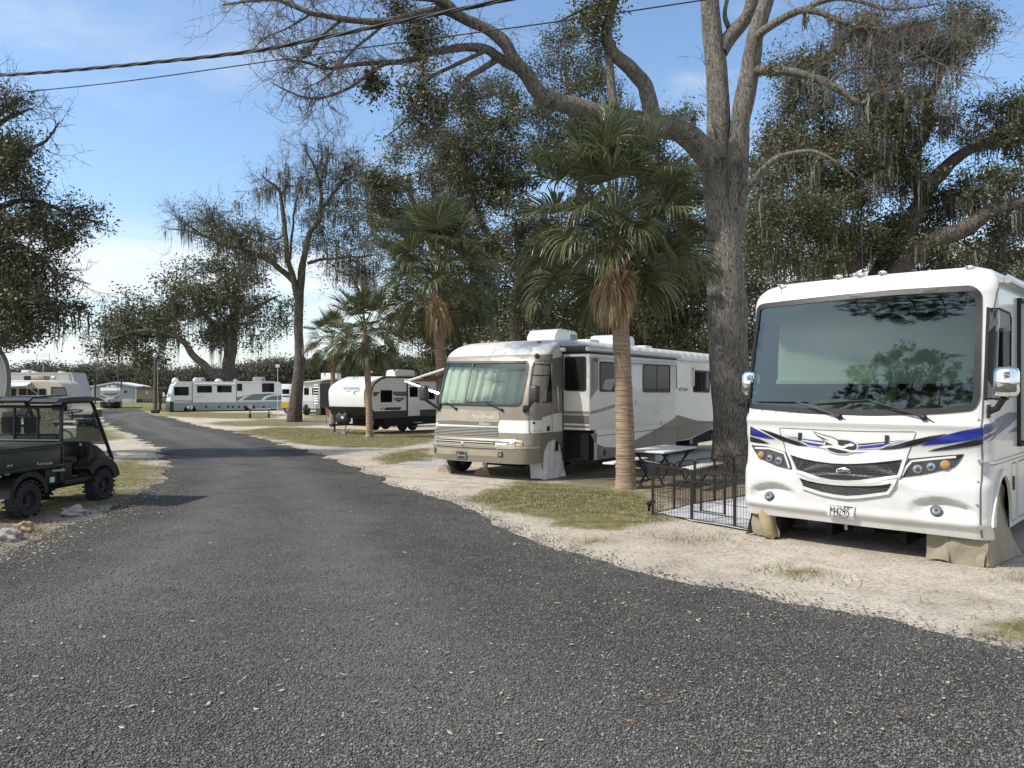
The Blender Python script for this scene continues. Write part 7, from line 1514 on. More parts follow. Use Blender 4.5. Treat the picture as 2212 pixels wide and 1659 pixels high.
# big grey fifth-wheel behind it
ff = Frame((P(171, 840, 74).x, 74, gz(74)), 0); vf = ff.root('fifth_wheel_trailer', 'tall pale grey fifth wheel trailer with sloping nose behind older motorhome', 'trailer'); zt_ = Z(805.5, 74)
pl = Plane(ff, (0, -.002, 0), (1, 0, 0), (0, 0, 1)); f5 = lambda p: pl.inv(c5(*p), (-2, 2)); n0, n1 = f5((905, 605)), f5((1000, 905))
PALE = M('pale grey camper wall', (.48, .48, .47), .5, var=.04, dirt=.1)
o = MB().prism([(-12, .6), (-3, .6), (-2.7, 1.5), (n1[0], 1.5), (n1[0], n1[1]), (n0[0], zt_), (-12, zt_)], 'y', 0, 2.4).obj('body', PALE, vf)
pl.line('nose_seam', [f5((885, 608)), f5((940, 905))], .06, M('panel seam', 0), vf, .01, 2); pl.line('nose_seam', [f5((865, 608)), f5((920, 905))], .03, M('panel seam', 0), vf, .01, 2)
MB().span((-12, -.03, zt_ - .06), (n0[0], 2.43, zt_ + .03)).obj('roof_edge', WHITE, vf); p0, p1 = f5((195, 605)), f5((300, 566)); MB().span((p0[0], .8, zt_), (p1[0], 1.6, p1[1]), .1).obj('air_conditioner', WHITE, vf, 40)
for x in (330, 680): q = f5((x, 600)); MB().span((q[0] - .2, 1, zt_), (q[0] + .25, 1.5, zt_ + .18), .05).obj('roof_vent', WHITE, vf, 40)
MB().span((n1[0] - .2, -.05, 1.2), (n1[0] + .15, .3, n1[1] + .2), .05).obj('nose_ladder', CHROME, vf)
w_ = empty('wheel', (-9, .14, .4)); w_.parent = vf; w_.rotation_euler = (0, 0, R(-90)); wheel(w_, (0, 0, 0), .4, .25, TYRE, STEEL, 1, name='tyre'); MB().span((n1[0] - 1.2, .5, 0), (n1[0] - 1.0, .7, 1.5)).obj('landing_leg', STEEL, vf)
# rounded nose trailer cut by the left edge
YT = 21; ft = Frame((P(24, 840, YT).x, YT, gz(YT)), R(-34)); vt = ft.root('enclosed_trailer', 'white trailer with grey banded rounded nose behind the utility vehicle roof', 'trailer')
pl = Plane(ft, (0, -.002, 0), (1, 0, 0), (0, 0, 1), (-.5, 2)); f5 = lambda p: pl.inv(c5(*p), (-.5, 2)); cur = [f5(p) for p in ((-260, 120), (-120, 190), (0, 275), (60, 360), (105, 450), (132, 560), (142, 680), (138, 800), (124, 900), (90, 960), (20, 1010))]
inn = [f5(p) for p in ((-260, 190), (-130, 250), (-30, 330), (25, 430), (58, 520), (72, 620), (75, 720), (65, 830), (45, 910), (10, 950))]
lz = cur[-1][1]; 
MB().prism([(x, z) for x, z in cur] + [(-.6, max(.5, lz - .2)), (-7, .5), (-7, cur[0][1])], 'y', 0, 2.3).obj('body', PALE, vt, 30); MB().prism([(x, z) for x, z in cur] + [(x, z) for x, z in inn[::-1]], 'y', -.03, 0).obj('nose_band', M('grey trim band', (.10, .11, .115), .45), vt, 30)
pl.line('band_edge', inn, .035, M('white bead', (.6, .6, .6), .4), vt, .036, .4)
for x in (-3.2, -4.1):
    w_ = empty('wheel', (x, .1, .36)); w_.parent = vt; w_.rotation_euler = (0, 0, R(-90)); wheel(w_, (0, 0, 0), .36, .22, TYRE, STEEL, 1, name='tyre')
MB().span((-.5, 1.0, .3), (1.1, 1.3, .45)).cyl((.9, 1.15, 0), (.9, 1.15, .8), .04, n=8).obj('hitch', STEEL, vt)
# ================================================================ silver-nosed travel trailer
def side_axis(u, v, th): g = GP(u, v); return Frame((g.x, g.y, g.z), R(th))
# local x: across (viewer's right along its nose), local y: away along its length
f3 = side_axis(*c4(1440, 655), 31); f3.O.z = gz(f3.O.y)
t3 = f3.root('travel_trailer', 'white and black travel trailer with rounded nose behind the slim palm', 'travel trailer')
xc = Plane(f3, (0, 0, 0), (1, 0, 0), (0, 0, 1), (1, 1.5)); 
# the nose corner between front and side sits near picture point (1660, 440) of the crop
yn = 1.35; fpl = Plane(f3, (0, yn, 0), (1, 0, 0), (0, 0, 1), (1, 1.5)); xR = fpl.inv(c4(1668, 430))[0]; xL = xR - 2.35; zb_, zk = fpl.inv(c4(1662, 530))[1], fpl.inv(c4(1662, 438))[1]
sd3 = Plane(f3, (xR, 0, 0), (0, 1, 0), (0, 0, 1), (3, 1.6)); s3 = lambda *p: sd3.inv(c4(*p), (3.5, 1.8)); zT = s3(1830, 204)[1]; L3 = 8.2
def nose(k=1.0):
    pts = []
    for t in np.linspace(0, 1, 16):
        z = zk + (zT - zk) * t; y = yn - .16 + .10 * t - .36 * math.sin(math.pi * min(1, t * 1.0)) * 0 + 1.25 * max(0, (t - .45) / .55) ** 2.4 - .10 * math.sin(math.pi * t); pts.append((y, z))
    return pts
NP = nose(); low = [(yn + .55, zb_), (yn + .05, zb_ + .18)]
full = low + NP + [(L3, zT), (L3, zb_)]
NW = M('white trailer skin', (.74, .74, .73), .35, var=.03, coat=.3, dirt=.1); NB = M('black trailer skin', (.02, .02, .022), .4, var=.1)
MB().prism(full, 'x', xL, xR).obj('body', NW, t3, 25)
MB().prism([(yn + .50, zb_ - .02), (yn - .02, zb_ + .20), (yn - .19, zk), (yn + .3, zk), (yn + .9, zb_ - .02)], 'x', xL - .012, xR + .012).obj('nose_skirt', NB, t3, 25)
def s3p(name, pts, m, off=.008, par=None): return sd3.patch(name, [s3(*p) for p in pts], m, par or t3, off, (), 2, smooth=False)
zs_ = s3(1800, 470)[1]
MB().span((xL - .006, yn + .3, zb_ - .02), (xR + .010, L3, zs_)).obj('side_skirt', M('charcoal skirt', (.035, .035, .038), .5), t3)
edge = [s3(*p) for p in ((1700, 440), (1703, 330), (1718, 275), (1745, 245), (1782, 220), (1832, 206))]; sd3.line('nose_trim', catmull(edge, 4), .09, BLACK, t3, .012, .3); MB().span((xR - .05, edge[-1][0], zT - .07), (xR + .015, L3, zT + .02)).obj('roof_trim', BLACK, t3)
cl_ = MB(); z_ = zs_ + .12
while z_ < zT - .15: sd3.line_in(cl_, [(edge[0][0] + .25 + 1.0 * max(0, (z_ - 1.9)), z_), (L3 - .1, z_)], .012, .004, 2); z_ += .16
cl_.obj('siding_grooves', M('siding groove', (.42, .42, .42), .7), t3, fix=False)
win(sd3, [s3(*p) for p in ((1774, 402), (1862, 402), (1862, 310), (1774, 310))], t3, 0)
GD = M('grey swoosh decal', (.11, .11, .12), .4); BR = M('brown swoosh decal', (.13, .06, .035), .4)
s3p('swoosh', [(1870, 320), (1975, 320), (1975, 356), (1895, 354), (1868, 338)], GD); s3p('swoosh', [(1716, 325), (1768, 322), (1740, 355), (1716, 355)], BR)
s3p('swoosh', [(1795, 462), (1815, 442), (1938, 440), (1922, 462)], BDEC); s3p('swoosh', [(1770, 462), (1790, 442), (1800, 442), (1780, 462)], BDEC)
s3p('emblem', [(1872, 368), (1964, 366), (1948, 386), (1922, 396), (1914, 402), (1904, 396), (1882, 388)], BDEC); sd3.text('lettering', 'WILDWOOD', [s3(*p) for p in ((1880, 388), (1952, 388), (1960, 372), (1874, 372))], NW, t3, .014)
# door standing open, dark doorway
s3p('doorway', [(1972, 510), (2074, 510), (2074, 236), (1972, 236)], NB, .010)
dd_ = [s3(*p) for p in ((1980, 508), (2070, 508), (2070, 262), (1980, 262))]; dy0, dy1, dz0, dz1 = dd_[0][0], dd_[1][0], dd_[0][1], dd_[2][1]
dr_ = MB().span((xR + .03, dy0, dz0), (xR + .07, dy1, dz1), .01).obj('door', NW, t3, 30); MB().span((xR + .068, dy0 + .10, s3(1985, 362)[1]), (xR + .078, dy0 + (dy1 - dy0) * .80, s3(1985, 284)[1]), .004).obj('window', DGLASS, dr_)
win(sd3, [s3(*p) for p in ((2094, 380), (2190, 380), (2190, 322), (2094, 322))], t3, 0)
# nose emblem
def nz(p): # point on the nose skin
    best = None
    for a, b_ in zip(NP[:-1], NP[1:]):
        pl_ = Plane(f3, (0, a[0], a[1]), (1, 0, 0), (0, b_[0] - a[0], b_[1] - a[1]), (xL + 1, .5)); s_, t_ = pl_.inv(c4(*p), (xL + 1, .5))
        if -.02 <= t_ <= 1.02: return np.array((s_, a[0] + (b_[0] - a[0]) * t_, a[1] + (b_[1] - a[1]) * t_))
    return np.array((xL + 1, NP[8][0], NP[8][1]))
e4 = [nz(p) for p in ((1500, 316), (1618, 316), (1640, 284), (1488, 284))]; npl = Plane(f3, e4[0], (1, 0, 0), (e4[3] - e4[0]) / np.linalg.norm(e4[3] - e4[0])); wdt, hgt = e4[1][0] - e4[0][0], np.linalg.norm(e4[3] - e4[0])
npl.patch('emblem', [(-.12, hgt), (-.10, hgt * .55), (0, hgt * .0), (wdt * .40, -hgt * .1), (wdt * .5, -hgt * .6), (wdt * .6, -hgt * .1), (wdt, 0), (wdt + .1, hgt * .55), (wdt + .2, hgt)], M('pale grey emblem', (.40, .41, .42), .4), t3, .03, (), 2); npl.text('lettering', 'WILDWOOD', [(0, hgt * .15), (wdt, hgt * .15), (wdt + .08, hgt * .85), (-.08, hgt * .85)], BDEC, t3, .05)
p0 = s3(1990, 200); ac_unit(t3, s3(1985, 200)[0], s3(2130, 200)[0], zT - .02, s3(2050, 150)[1], (xL + xR) / 2 - .35, (xL + xR) / 2 + .35, False)
MB().cyl(((xL + xR) / 2, s3(1825, 200)[0], zT), ((xL + xR) / 2, s3(1825, 200)[0], zT + .22), .03, n=6).blob(((xL + xR) / 2, s3(1825, 200)[0], zT + .24), (.25, .12, .05), 1, 0).obj('roof_antenna', WHITE, t3)
MB().span((xL + .12, yn + 1.4, .30), (xR - .08, L3 - .3, zb_ + .02)).obj('underfloor_shade', DARK, t3)  # dark box added to stand in for the shade under the floor
# A-frame, gas bottles, jack, battery box
cxn = (xL + xR) / 2
MB().tube([(cxn - .75, yn + .6, .48), (cxn, yn - 1.15, .46)], .05, 4).tube([(cxn + .75, yn + .6, .48), (cxn, yn - 1.15, .46)], .05, 4).cyl((cxn, yn - 1.0, .05), (cxn, yn - 1.0, 1.05), .045, n=8).span((cxn - .08, yn - 1.3, .42), (cxn + .08, yn - 1.1, .52)).obj('tow_frame', BLACK, t3)
for dx in (-.19, .19): MB().lathe([(.16, 0), (.165, .05), (.165, .40), (.12, .50), (.06, .52), (.06, .60)], (cxn + dx, yn - .40, .52), (0, 0, 1), 16).obj('gas_bottle', NB, t3, 40)
MB().span((cxn - .36, yn - .60, .56), (cxn + .36, yn - .20, .98), .06).obj('bottle_cover', NB, t3, 40); MB().span((cxn + .05, yn - .606, .76), (cxn + .20, yn - .602, .88)).obj('warning_label', M('white sticker', 0), t3)
for x in (xL + .3, xR - .3): MB().tube([(x, yn + .9, zb_), (x + .1, yn + .5, .06)], .03, 4).span((x - .05, yn + .35, .02), (x + .25, yn + .65, .06)).obj('stabiliser', STEEL, t3)
for y in (4.4, 5.25): wheel(t3, (xR - .24, y, .34), .34, .22, TYRE, DARK, 1); wheel(t3, (xL + .24, y, .34), .34, .22, TYRE, DARK, -1)  # rims coloured dark for the shade under the trailer
MB().span((xR + .05, s3(2000, 500)[0], .20), (xR + .5, s3(2060, 500)[0], .24)).span((xR + .05, s3(2000, 500)[0], .42), (xR + .3, s3(2060, 500)[0], .46)).obj('entry_step', STEEL, t3)
for (p, L_, a_, lab) in (((1490, 640), 1.3, .35, 'long pale board lying under the travel trailer tow frame'), ((1640, 622), .9, -.5, 'short orange board lying beside the slim palm')):
    g = GP(*c4(*p)); o = MB().span((-L_ / 2, -.1, .03), (L_ / 2, .1, .085), .005).obj('timber_board', WOOD if L_ > 1 else M('orange timber', (.38, .22, .10), .8, var=.2)); o.location = g; o.rotation_euler = (0, 0, a_); tag(o, lab, 'board')
g = GP(*c4(1462, 652)); o = MB().span((-.28, -.15, 0), (.28, .15, .12), .01).obj('concrete_block', M('grey concrete', (.28, .27, .25), .9, var=.2)); o.location = g; tag(o, 'grey concrete block under the travel trailer jack', 'block')
# ================================================================ teal striped bus motorhome
f4 = side_axis(*c4(150, 478), 57); YB = 80.0; f4.O = Vector((P(*c4(136, 470), YB).x, YB, gz(YB))); sB = f4.root('motorhome', 'long white motorhome with teal wave stripes parked across the grass', 'motorhome')
TEAL = M('teal paint', (.10, .155, .155), .4, var=.05, coat=.3); TEALG = M('grey teal paint', (.24, .29, .29), .4, var=.05, coat=.3); BW = M('bus white', (.66, .67, .66), .4, var=.03, coat=.3)
sb4 = Plane(f4, (1.25, 0, 0), (0, 1, 0), (0, 0, 1), (4, 1.5)); s4 = lambda *p: sb4.inv(c4(*p), (5, 1.6)); zt4 = s4(300, 242)[1]; zb4 = s4(300, 468)[1]; y_a, y_e = s4(178, 350)[0], s4(1015, 350)[0]
def b4(p): return s4(*p)
prof = [(y_a - .25, zb4 + .05), (y_a - .28, 1.2), (y_a - .22, 1.45), (y_a + .05, zt4 - .45), (y_a + .35, zt4 - .08), (y_a + .8, zt4), (y_e - .3, zt4), (y_e, zt4 - .25), (y_e, .95), (y_e - .3, zb4 + .25)]
w1_, w2_ = s4(308, 450)[0], s4(772, 450)[0]
def arch4(w): return [(w + .62 * math.cos(t), zb4 + .62 * math.sin(t)) for t in np.linspace(0, math.pi, 9)]
poly = prof + [(w2_ + 1.0, zb4)] + arch4(w2_) + arch4(w1_)
MB().prism(poly, 'x', -1.25, 1.25).obj('body', BW, sB, 30)
def p4(name, pts, m, off=.012): return sb4.patch(name, [s4(*p) for p in pts], m, sB, off, (), 4, smooth=False)
zlow = s4(300, 405)[1]; pa = [(y_a - .2, zlow), (y_e - .02, zlow + .05), (y_e - .02, 1.0), (y_e - .3, zb4 + .28), (w2_ + 1.0, zb4 + .02)] + arch4(w2_) + arch4(w1_) + [(y_a - .2, zb4 + .08)]
sb4.patch('lower_paint', pa, TEALG, sB, .008, (), 4, smooth=False)
p4('teal_wave', [(400, 392), (560, 385), (665, 365), (800, 340), (915, 335), (1012, 345), (1012, 384), (900, 386), (760, 388), (580, 390)], TEAL, .012)
p4('white_wave', [(852, 385), (880, 358), (930, 345), (1012, 340), (1012, 348), (940, 354), (900, 368), (880, 385)], BW, .016); p4('white_wave', [(190, 378), (420, 382), (620, 365), (760, 340), (760, 347), (620, 375), (420, 390), (190, 386)], BW, .018); p4('white_wave', [(680, 388), (720, 360), (780, 345), (740, 365), (706, 388)], BW, .018)
p4('waist_line', [(190, 388), (420, 394), (660, 396), (660, 401), (420, 400), (190, 394)], TEAL, .014)
for r_ in ((186, 350, 298, 284), (362, 328, 475, 276), (516, 326, 627, 274), (671, 315, 709, 260), (862, 324, 955, 257)):
    a, b_ = s4(r_[0], r_[1]), s4(r_[2], r_[3]); win(sb4, [(a[0], a[1]), (b_[0], a[1]), (b_[0], b_[1]), (a[0], b_[1])], sB, 1, .075 if 325 < r_[0] < 640 else .012)
a, b_ = s4(325, 405), s4(663, 262); so4 = MB().span((1.25, a[0], a[1]), (1.30, b_[0], b_[1])).obj('slide_out_edge', BW, sB)
for x in (325, 664): q0, q1 = s4(x, 405), s4(x, 250); sb4.line('slide_seam', [q0, q1], .06, LINE, sB, .06, 3)
a = s4(340, 262); b_ = s4(660, 262); MB().cyl((1.42, a[0], a[1]), (1.42, b_[0], b_[1]), .07, n=8).obj('awning_roll', BW, sB, 40); a = s4(670, 246); b_ = s4(960, 246); MB().cyl((1.35, a[0], a[1]), (1.35, b_[0], b_[1]), .06, n=8).obj('awning_roll', BW, sB, 40)
sb4.text('lettering', 'DISCOVERY', [s4(*p) for p in ((352, 368), (410, 366), (412, 355), (354, 357))], TEAL, sB, .05, .2)
for x in (432, 532, 600, 637, 685, 875, 727): q = s4(x, 438); sb4.patch('bay_latch', [(q[0] - .1, q[1] - .12), (q[0] + .1, q[1] - .12), (q[0] + .1, q[1] + .12), (q[0] - .1, q[1] + .12)], BLACK, sB, .02, (), 2, smooth=False)
for x in (385, 560, 720, 830): sb4.line('bay_seam', [s4(x, 408), s4(x, 460)], .03, LINE, sB, .016, 3)
for w in (w1_, w2_): wheel(sB, (1.05, w, .52), .52, .35, TYRE, CHROME if w == w1_ else STEEL, 1); wheel(sB, (-1.05, w, .52), .52, .35, TYRE, STEEL, -1)
MB().span((-1.15, y_a, zb4 - .1), (1.15, y_e - .5, zb4 + .02)).obj('chassis', DARK, sB)
# front glass, lamps, bumper
yf = y_a - .28
MB().quad((-1.12, y_a - .235, 1.55), (1.12, y_a - .235, 1.55), (1.10, y_a + .02, zt4 - .5), (-1.10, y_a + .02, zt4 - .5)).obj('windscreen', glass('bus windscreen', (.35, .42, .42), 1.5, 1.2, .2), sB); MB().quad((-1.14, y_a - .226, 1.5), (1.14, y_a - .226, 1.5), (1.12, y_a + .035, zt4 - .45), (-1.12, y_a + .035, zt4 - .45)).obj('windscreen_surround', DARK, sB)
MB().span((-1.25, yf - .05, zb4 + .0), (1.27, yf + .35, 1.1), .04).obj('front_bumper', M('charcoal bumper', (.03, .035, .038), .4), sB, 40)
for x in (-.85, .9): MB().span((x - .22, yf - .07, .72), (x + .22, yf - .03, .98), .02).obj('headlight', LENS, sB)
for s_ in (-1, 1): MB().tube([(s_ * 1.2, y_a - .1, 1.7), (s_ * 1.45, y_a - .45, 1.75)], .04, 5).span((s_ * 1.45 - .12, y_a - .55, 1.5), (s_ * 1.45 + .12, y_a - .40, 2.0), .05).obj('mirror', BW, sB, 40)
for (x0, x1, z1) in ((352, 437, 212), (818, 900, 206)): a, b_ = s4(x0, 240), s4(x1, z1); ac_unit(sB, a[0], b_[0], zt4 - .02, b_[1], -.45, .45)
for (x0, x1, z1) in ((182, 240, 212), (516, 578, 220), (660, 697, 220)): a, b_ = s4(x0, 240), s4(x1, z1); MB().blob((0, (a[0] + b_[0]) / 2, zt4), ((b_[0] - a[0]) * .35, (b_[0] - a[0]) / 2, b_[1] - zt4), 3, .02).obj('roof_dome', BW, sB, 'all')
# ================================================================ far trailer, grey house, tan cabin
YF = 92.0; f5_ = Frame((P(*c5(1268, 1000), YF).x, YF, gz(YF)), R(-25)); tf = f5_.root('travel_trailer', 'small white travel trailer with dark lower half in front of grey house', 'travel trailer')
pf = Plane(f5_, (0, 0, 0), (1, 0, 0), (0, 0, 1), (1, 1.5)); q5 = lambda *p: pf.inv(c5(*p), (1, 1.5)); W5 = q5(1516, 900)[0]; z0_, z1_, zt5 = q5(1390, 1040)[1], q5(1390, 972)[1], q5(1390, 792)[1]
MB().prism([(.25, z0_), (-.05, z1_), (-.12, z1_ + .5), (.0, zt5 - .35), (.35, zt5), (7.5, zt5), (7.5, z0_)], 'x', 0, W5).obj('body', BW, tf, 25); MB().prism([(.24, z0_ - .01), (-.07, z1_ - .01), (-.08, z1_ + .02), (.5, z1_ + .02), (7.4, z1_ + .02), (7.4, z0_ - .01)], 'x', -.015, W5 + .015).obj('lower_skirt', NB, tf, 25)
PG = M('pale grey panel', (.46, .47, .48), .4)
fq5 = Plane(f5_, (0, -.13, 0), (1, 0, 0), (0, 0, 1), (1, 1.5)); g5 = lambda *p: fq5.inv(c5(*p), (1, 1.5))
fq5.text('lettering', 'OUTBACK', [g5(*p) for p in ((1325, 882), (1470, 882), (1475, 858), (1322, 858))], BDEC, tf, .012, .3)
fq5.line('swoosh', [g5(*p) for p in ((1308, 862), (1350, 880), (1400, 888), (1450, 880), (1490, 862))], .07, BDEC, tf, .006, .5)
for pts in (((1272, 898), (1300, 915), (1340, 922)), ((1516, 898), (1490, 912), (1450, 922))): fq5.line('swoosh', [g5(*p) for p in pts], .10, BDEC, tf, .006, .5)
for a, b_ in ((1440, 1468), (1478, 1500)): p0, p1 = g5(a, 952), g5(b_, 928); fq5.patch('sticker', [(p0[0], p0[1]), (p1[0], p0[1]), (p1[0], p1[1]), (p0[0], p1[1])], M('white sticker', 0), tf, .008, (), 3, smooth=False)
q0 = g5(1395, 1000); MB().span((q0[0] - .45, -.75, .75), (q0[0] + .45, -.25, 1.25), .12).obj('bottle_cover', PALE, tf, 40); MB().tube([(.4, .2, .5), (W5 / 2, -1.2, .5), (W5 - .4, .2, .5)], .06, 4).cyl((W5 / 2, -1.0, 0), (W5 / 2, -1.0, 1.0), .05, n=6).obj('tow_frame', BLACK, tf)
for x, s_ in ((.12, -1), (W5 - .12, 1)): wheel(tf, (x, 4.4, .36), .36, .24, TYRE, STEEL, s_)
MB().tube([(-.3, 1.6, .62), (-.9, 1.3, .55), (-1.0, 1.3, .3), (-1.5, 1.2, .15)], .05, 5).obj('entry_step', BLACK, tf)
a = q5(1335, 790); b_ = q5(1455, 772); MB().span((a[0], 2.0, zt5), (a[0] + .25, 2.6, zt5 + .22), .04).span((a[0] + .45, 2, zt5), (b_[0], 3.2, zt5 + .26), .08).obj('air_conditioner', BW, tf, 40)
# house
YH = 128.0; fh = Frame((P(*c5(1168, 900), YH).x, YH, gz(YH)), R(-19)); hs = fh.root('house', 'pale grey gabled mobile home with white skirting beyond the field', 'house'); ph = Plane(fh, (0, 0, 0), (1, 0, 0), (0, 0, 1), (3, 2)); h5 = lambda *p: ph.inv(c5(*p), (3, 2))
W_ = h5(1722, 900)[0]; ze, za = h5(1168, 778)[1], h5(1450, 735)[1]; xa_ = h5(1450, 735)[0]; zsk = h5(1168, 935)[1]
SID = M('pale grey siding', (.33, .36, .38), .7, var=.05, stretch=(1, 1, 14), scale=2)
MB().prism([(0, 0), (W_, 0), (W_, ze), (xa_, za), (0, ze)], 'y', 0, 18).obj('wall', SID, hs)
MB().prism([(-.3, ze - .12), (xa_, za - .02), (W_ + .3, ze - .12), (W_ + .3, ze + .10), (xa_, za + .22), (-.3, ze + .10)], 'y', -.35, 18.4).obj('roof', WHITE2, hs); MB().span((-.03, -.03, 0), (W_ + .03, 18.1, zsk)).obj('skirting', WHITE2, hs)
for x in (1168, 1718): q = h5(x, 850); MB().span((q[0] - .1, -.04, zsk), (q[0] + .12, .0, ze - .1)).obj('corner_trim', WHITE2, hs)
for (x0, y0, x1, y1, m_) in ((1570, 848, 1606, 832, DGLASS), (1568, 862, 1604, 850, GREYD), (1662, 912, 1676, 888, WHITE2)): a, b_ = h5(x0, y0), h5(x1, y1); MB().span((a[0], -.06, a[1]), (b_[0], 0, b_[1])).obj('window' if m_ is DGLASS else 'meter_box', m_, hs)
q = h5(1676, 760); MB().cyl((q[0], -.15, .0), (q[0], -.15, q[1]), .05, n=6).obj('service_mast', STEEL, hs)
fc_ = Frame((P(*c5(1732, 900), 130).x, 130, gz(130)), R(-17)); cb = fc_.root('cabin', 'tan timber cabin on posts beside the grey house', 'cabin'); pc = Plane(fc_, (0, 0, 0), (1, 0, 0), (0, 0, 1), (3, 2)); k5 = lambda *p: pc.inv(c5(*p), (3, 2)); wc = k5(1985, 900)[0]; zf, zt1_, zt2_ = k5(1800, 938)[1], k5(1735, 792)[1], k5(1985, 805)[1]
MB().prism([(0, zf), (wc, zf), (wc, zt2_), (0, zt1_)], 'y', 0, 7).obj('wall', M('tan board wall', (.26, .22, .165), .85, var=.12, stretch=(6, 1, 1)), cb); MB().prism([(-.2, zt1_), (wc + 1.2, zt2_), (wc + 1.2, zt2_ + .14), (-.2, zt1_ + .14)], 'y', -.4, 7.4).obj('roof', M('brown roof', (.14, .12, .10), .85), cb)
a, b_ = k5(1845, 868), k5(1872, 838); o = MB().span((a[0], -.05, a[1]), (b_[0], 0, b_[1])).obj('window', M('white sticker', 0), cb); MB().span((a[0] + .12, -.07, a[1] + .1), (b_[0] - .2, -.05, b_[1] - .15)).obj('pane', DGLASS, o)
for i in range(7): MB().span((.2 + i * (wc - .4) / 6, .1, 0), (.4 + i * (wc - .4) / 6, .3, zf)).obj('post', M('dark post', (.05, .045, .04), .9), cb)
MB().tube([(wc, .5, zf), (wc + 2.2, .5, 0)], .12, 4).tube([(wc, .5, zf + .9), (wc + 2.2, .5, .9)], .05, 4).obj('stair', WOOD, cb)
# chain link fence posts before the house
fe = empty('wire_fence', GP(*c5(1050, 975)), 0, 'low wire fence on dark posts left of the grey house', 'fence'); x0 = 0
for k in range(7): MB().cyl((k * 1.05 - 1, 0, 0), (k * 1.05 - 1, 0, 1.5), .05, n=5).obj('post', BLACK, fe)
for z in (.5, 1.0, 1.45): MB().span((-1, -.012, z), (5.3, .012, z + .02)).obj('rail', STEEL, fe)
for p in ((1203, 1000), (1533, 998)): g = GP(*c5(*p)); o = MB().cyl((0, 0, 0), (0, 0, 3.6), .11, n=8).obj('post', BLACK); o.name = 'marker_post'; o.location = g; tag(o, 'dark post between the small far trailer and %s' % ('the low wire fence' if p[0] < 1300 else 'the utility pole'), 'post')
# utility pole, rail fence, sign mast by the bus
g = GP(*c4(40, 488)); pe_ = empty('utility_pole', g, 0, 'slender weathered utility pole at the bend of the road', 'utility pole'); hp = CZ - g.z + (838 - 770) / F * g.y
MB().cyl((0, 0, -.1), (0, 0, hp), .17, .12, n=10).obj('pole', M('weathered pole', (.10, .085, .07), .9, var=.3, stretch=(6, 6, .5)), pe_, 40); MB().cyl((.22, 0, 0), (.22, 0, hp * .92), .05, n=6).obj('conduit', STEEL, pe_); MB().span((-.35, -.25, 0), (.4, .25, .35), .1).obj('mound', DARK, pe_); MB().blob((0, 0, hp + .1), (.2, .2, .28), 2, 0).obj('transformer', PALE, pe_, 'all')
g = GP(*c4(78, 462)); fe2 = empty('rail_fence', g, 0, 'short dark rail fence in front of the teal striped motorhome', 'fence')
for x in (0, 2.3): MB().span((x - .1, -.1, 0), (x + .1, .1, 1.9)).obj('post', M('dark post', 0), fe2)
for z in (.75, 1.35): MB().span((0, -.04, z), (2.6, .04, z + .16)).obj('rail', M('dark post', 0), fe2)
g = P(*c4(982, 330), 66); g.z = gz(66); mm = empty('antenna_mast', g, 0, 'thin white mast with a flat white panel behind the teal striped motorhome', 'mast'); zt_ = CZ - g.z + (838 - c4(0, 130)[1]) / F * 66; MB().cyl((0, 0, 0), (0, 0, zt_), .022, n=6).obj('pole', WHITE, mm); MB().span((-.17, -.04, zt_ - .05), (.17, .04, zt_ + .2), .02).obj('panel', BW, mm)
# white camper with ladder and the white and yellow van
YW = 70.0; fw = Frame((P(*c4(1178, 440), YW).x, YW, gz(YW)), R(12)); vw = fw.root('fifth_wheel_trailer', 'white camper with rear ladder and two tall windows between the trunks', 'trailer'); pw = Plane(fw, (0, 0, 0), (1, 0, 0), (0, 0, 1), (1, 1.6)); q7 = lambda *p: pw.inv(c4(*p), (1, 1.6)); Ww = q7(1318, 350)[0]; zb7, zt7 = q7(1250, 448)[1], q7(1180, 256)[1]
MB().prism([(0, zb7), (Ww, zb7), (Ww, zt7 + .35), (0, zt7)], 'y', 0, 8).obj('body', BW, vw); MB().prism([(-.08, zt7), (Ww + 1.2, zt7 + .35), (Ww + 1.2, zt7 + .47), (-.08, zt7 + .12)], 'y', -.2, 8.2).obj('roof', WHITE, vw); MB().span((-.01, -.02, zb7), (Ww + .01, .0, q7(1200, 390)[1])).obj('grey_skirt', PALE, vw)
for r_ in ((1186, 345, 1222, 292), (1248, 345, 1292, 292)): a, b_ = q7(r_[0], r_[1]), q7(r_[2], r_[3]); win(pw, [(a[0], a[1]), (b_[0], a[1]), (b_[0], b_[1]), (a[0], b_[1])], vw, 1)
q = q7(1282, 430); q1 = q7(1282, 262); ld = MB()
for dx in (-.22, .22): ld.cyl((q[0] + dx, -.15, q[1]), (q[0] + dx, -.15, q1[1]), .03, n=6)
for k in range(8): ld.cyl((q[0] - .22, -.15, q[1] + .2 + k * (q1[1] - q[1] - .3) / 7), (q[0] + .22, -.15, q[1] + .2 + k * (q1[1] - q[1] - .3) / 7), .025, n=5)
ld.obj('ladder', ALU, vw); MB().span((Ww, -.3, zb7), (Ww + 1.6, 6, zt7), .02).obj('awning_room', DARK, vw); 
for x, y in ((.3, .1), (1.2, 3), (Ww - .3, 3)): wheel(vw, (x, y, .5), .5, .3, TYRE, STEEL, -1)
a = q7(1275, 240); MB().span((a[0], 1, zt7 + .2), (a[0] + 1.6, 2, zt7 + .95), .1).obj('air_conditioner', BW, vw, 40)
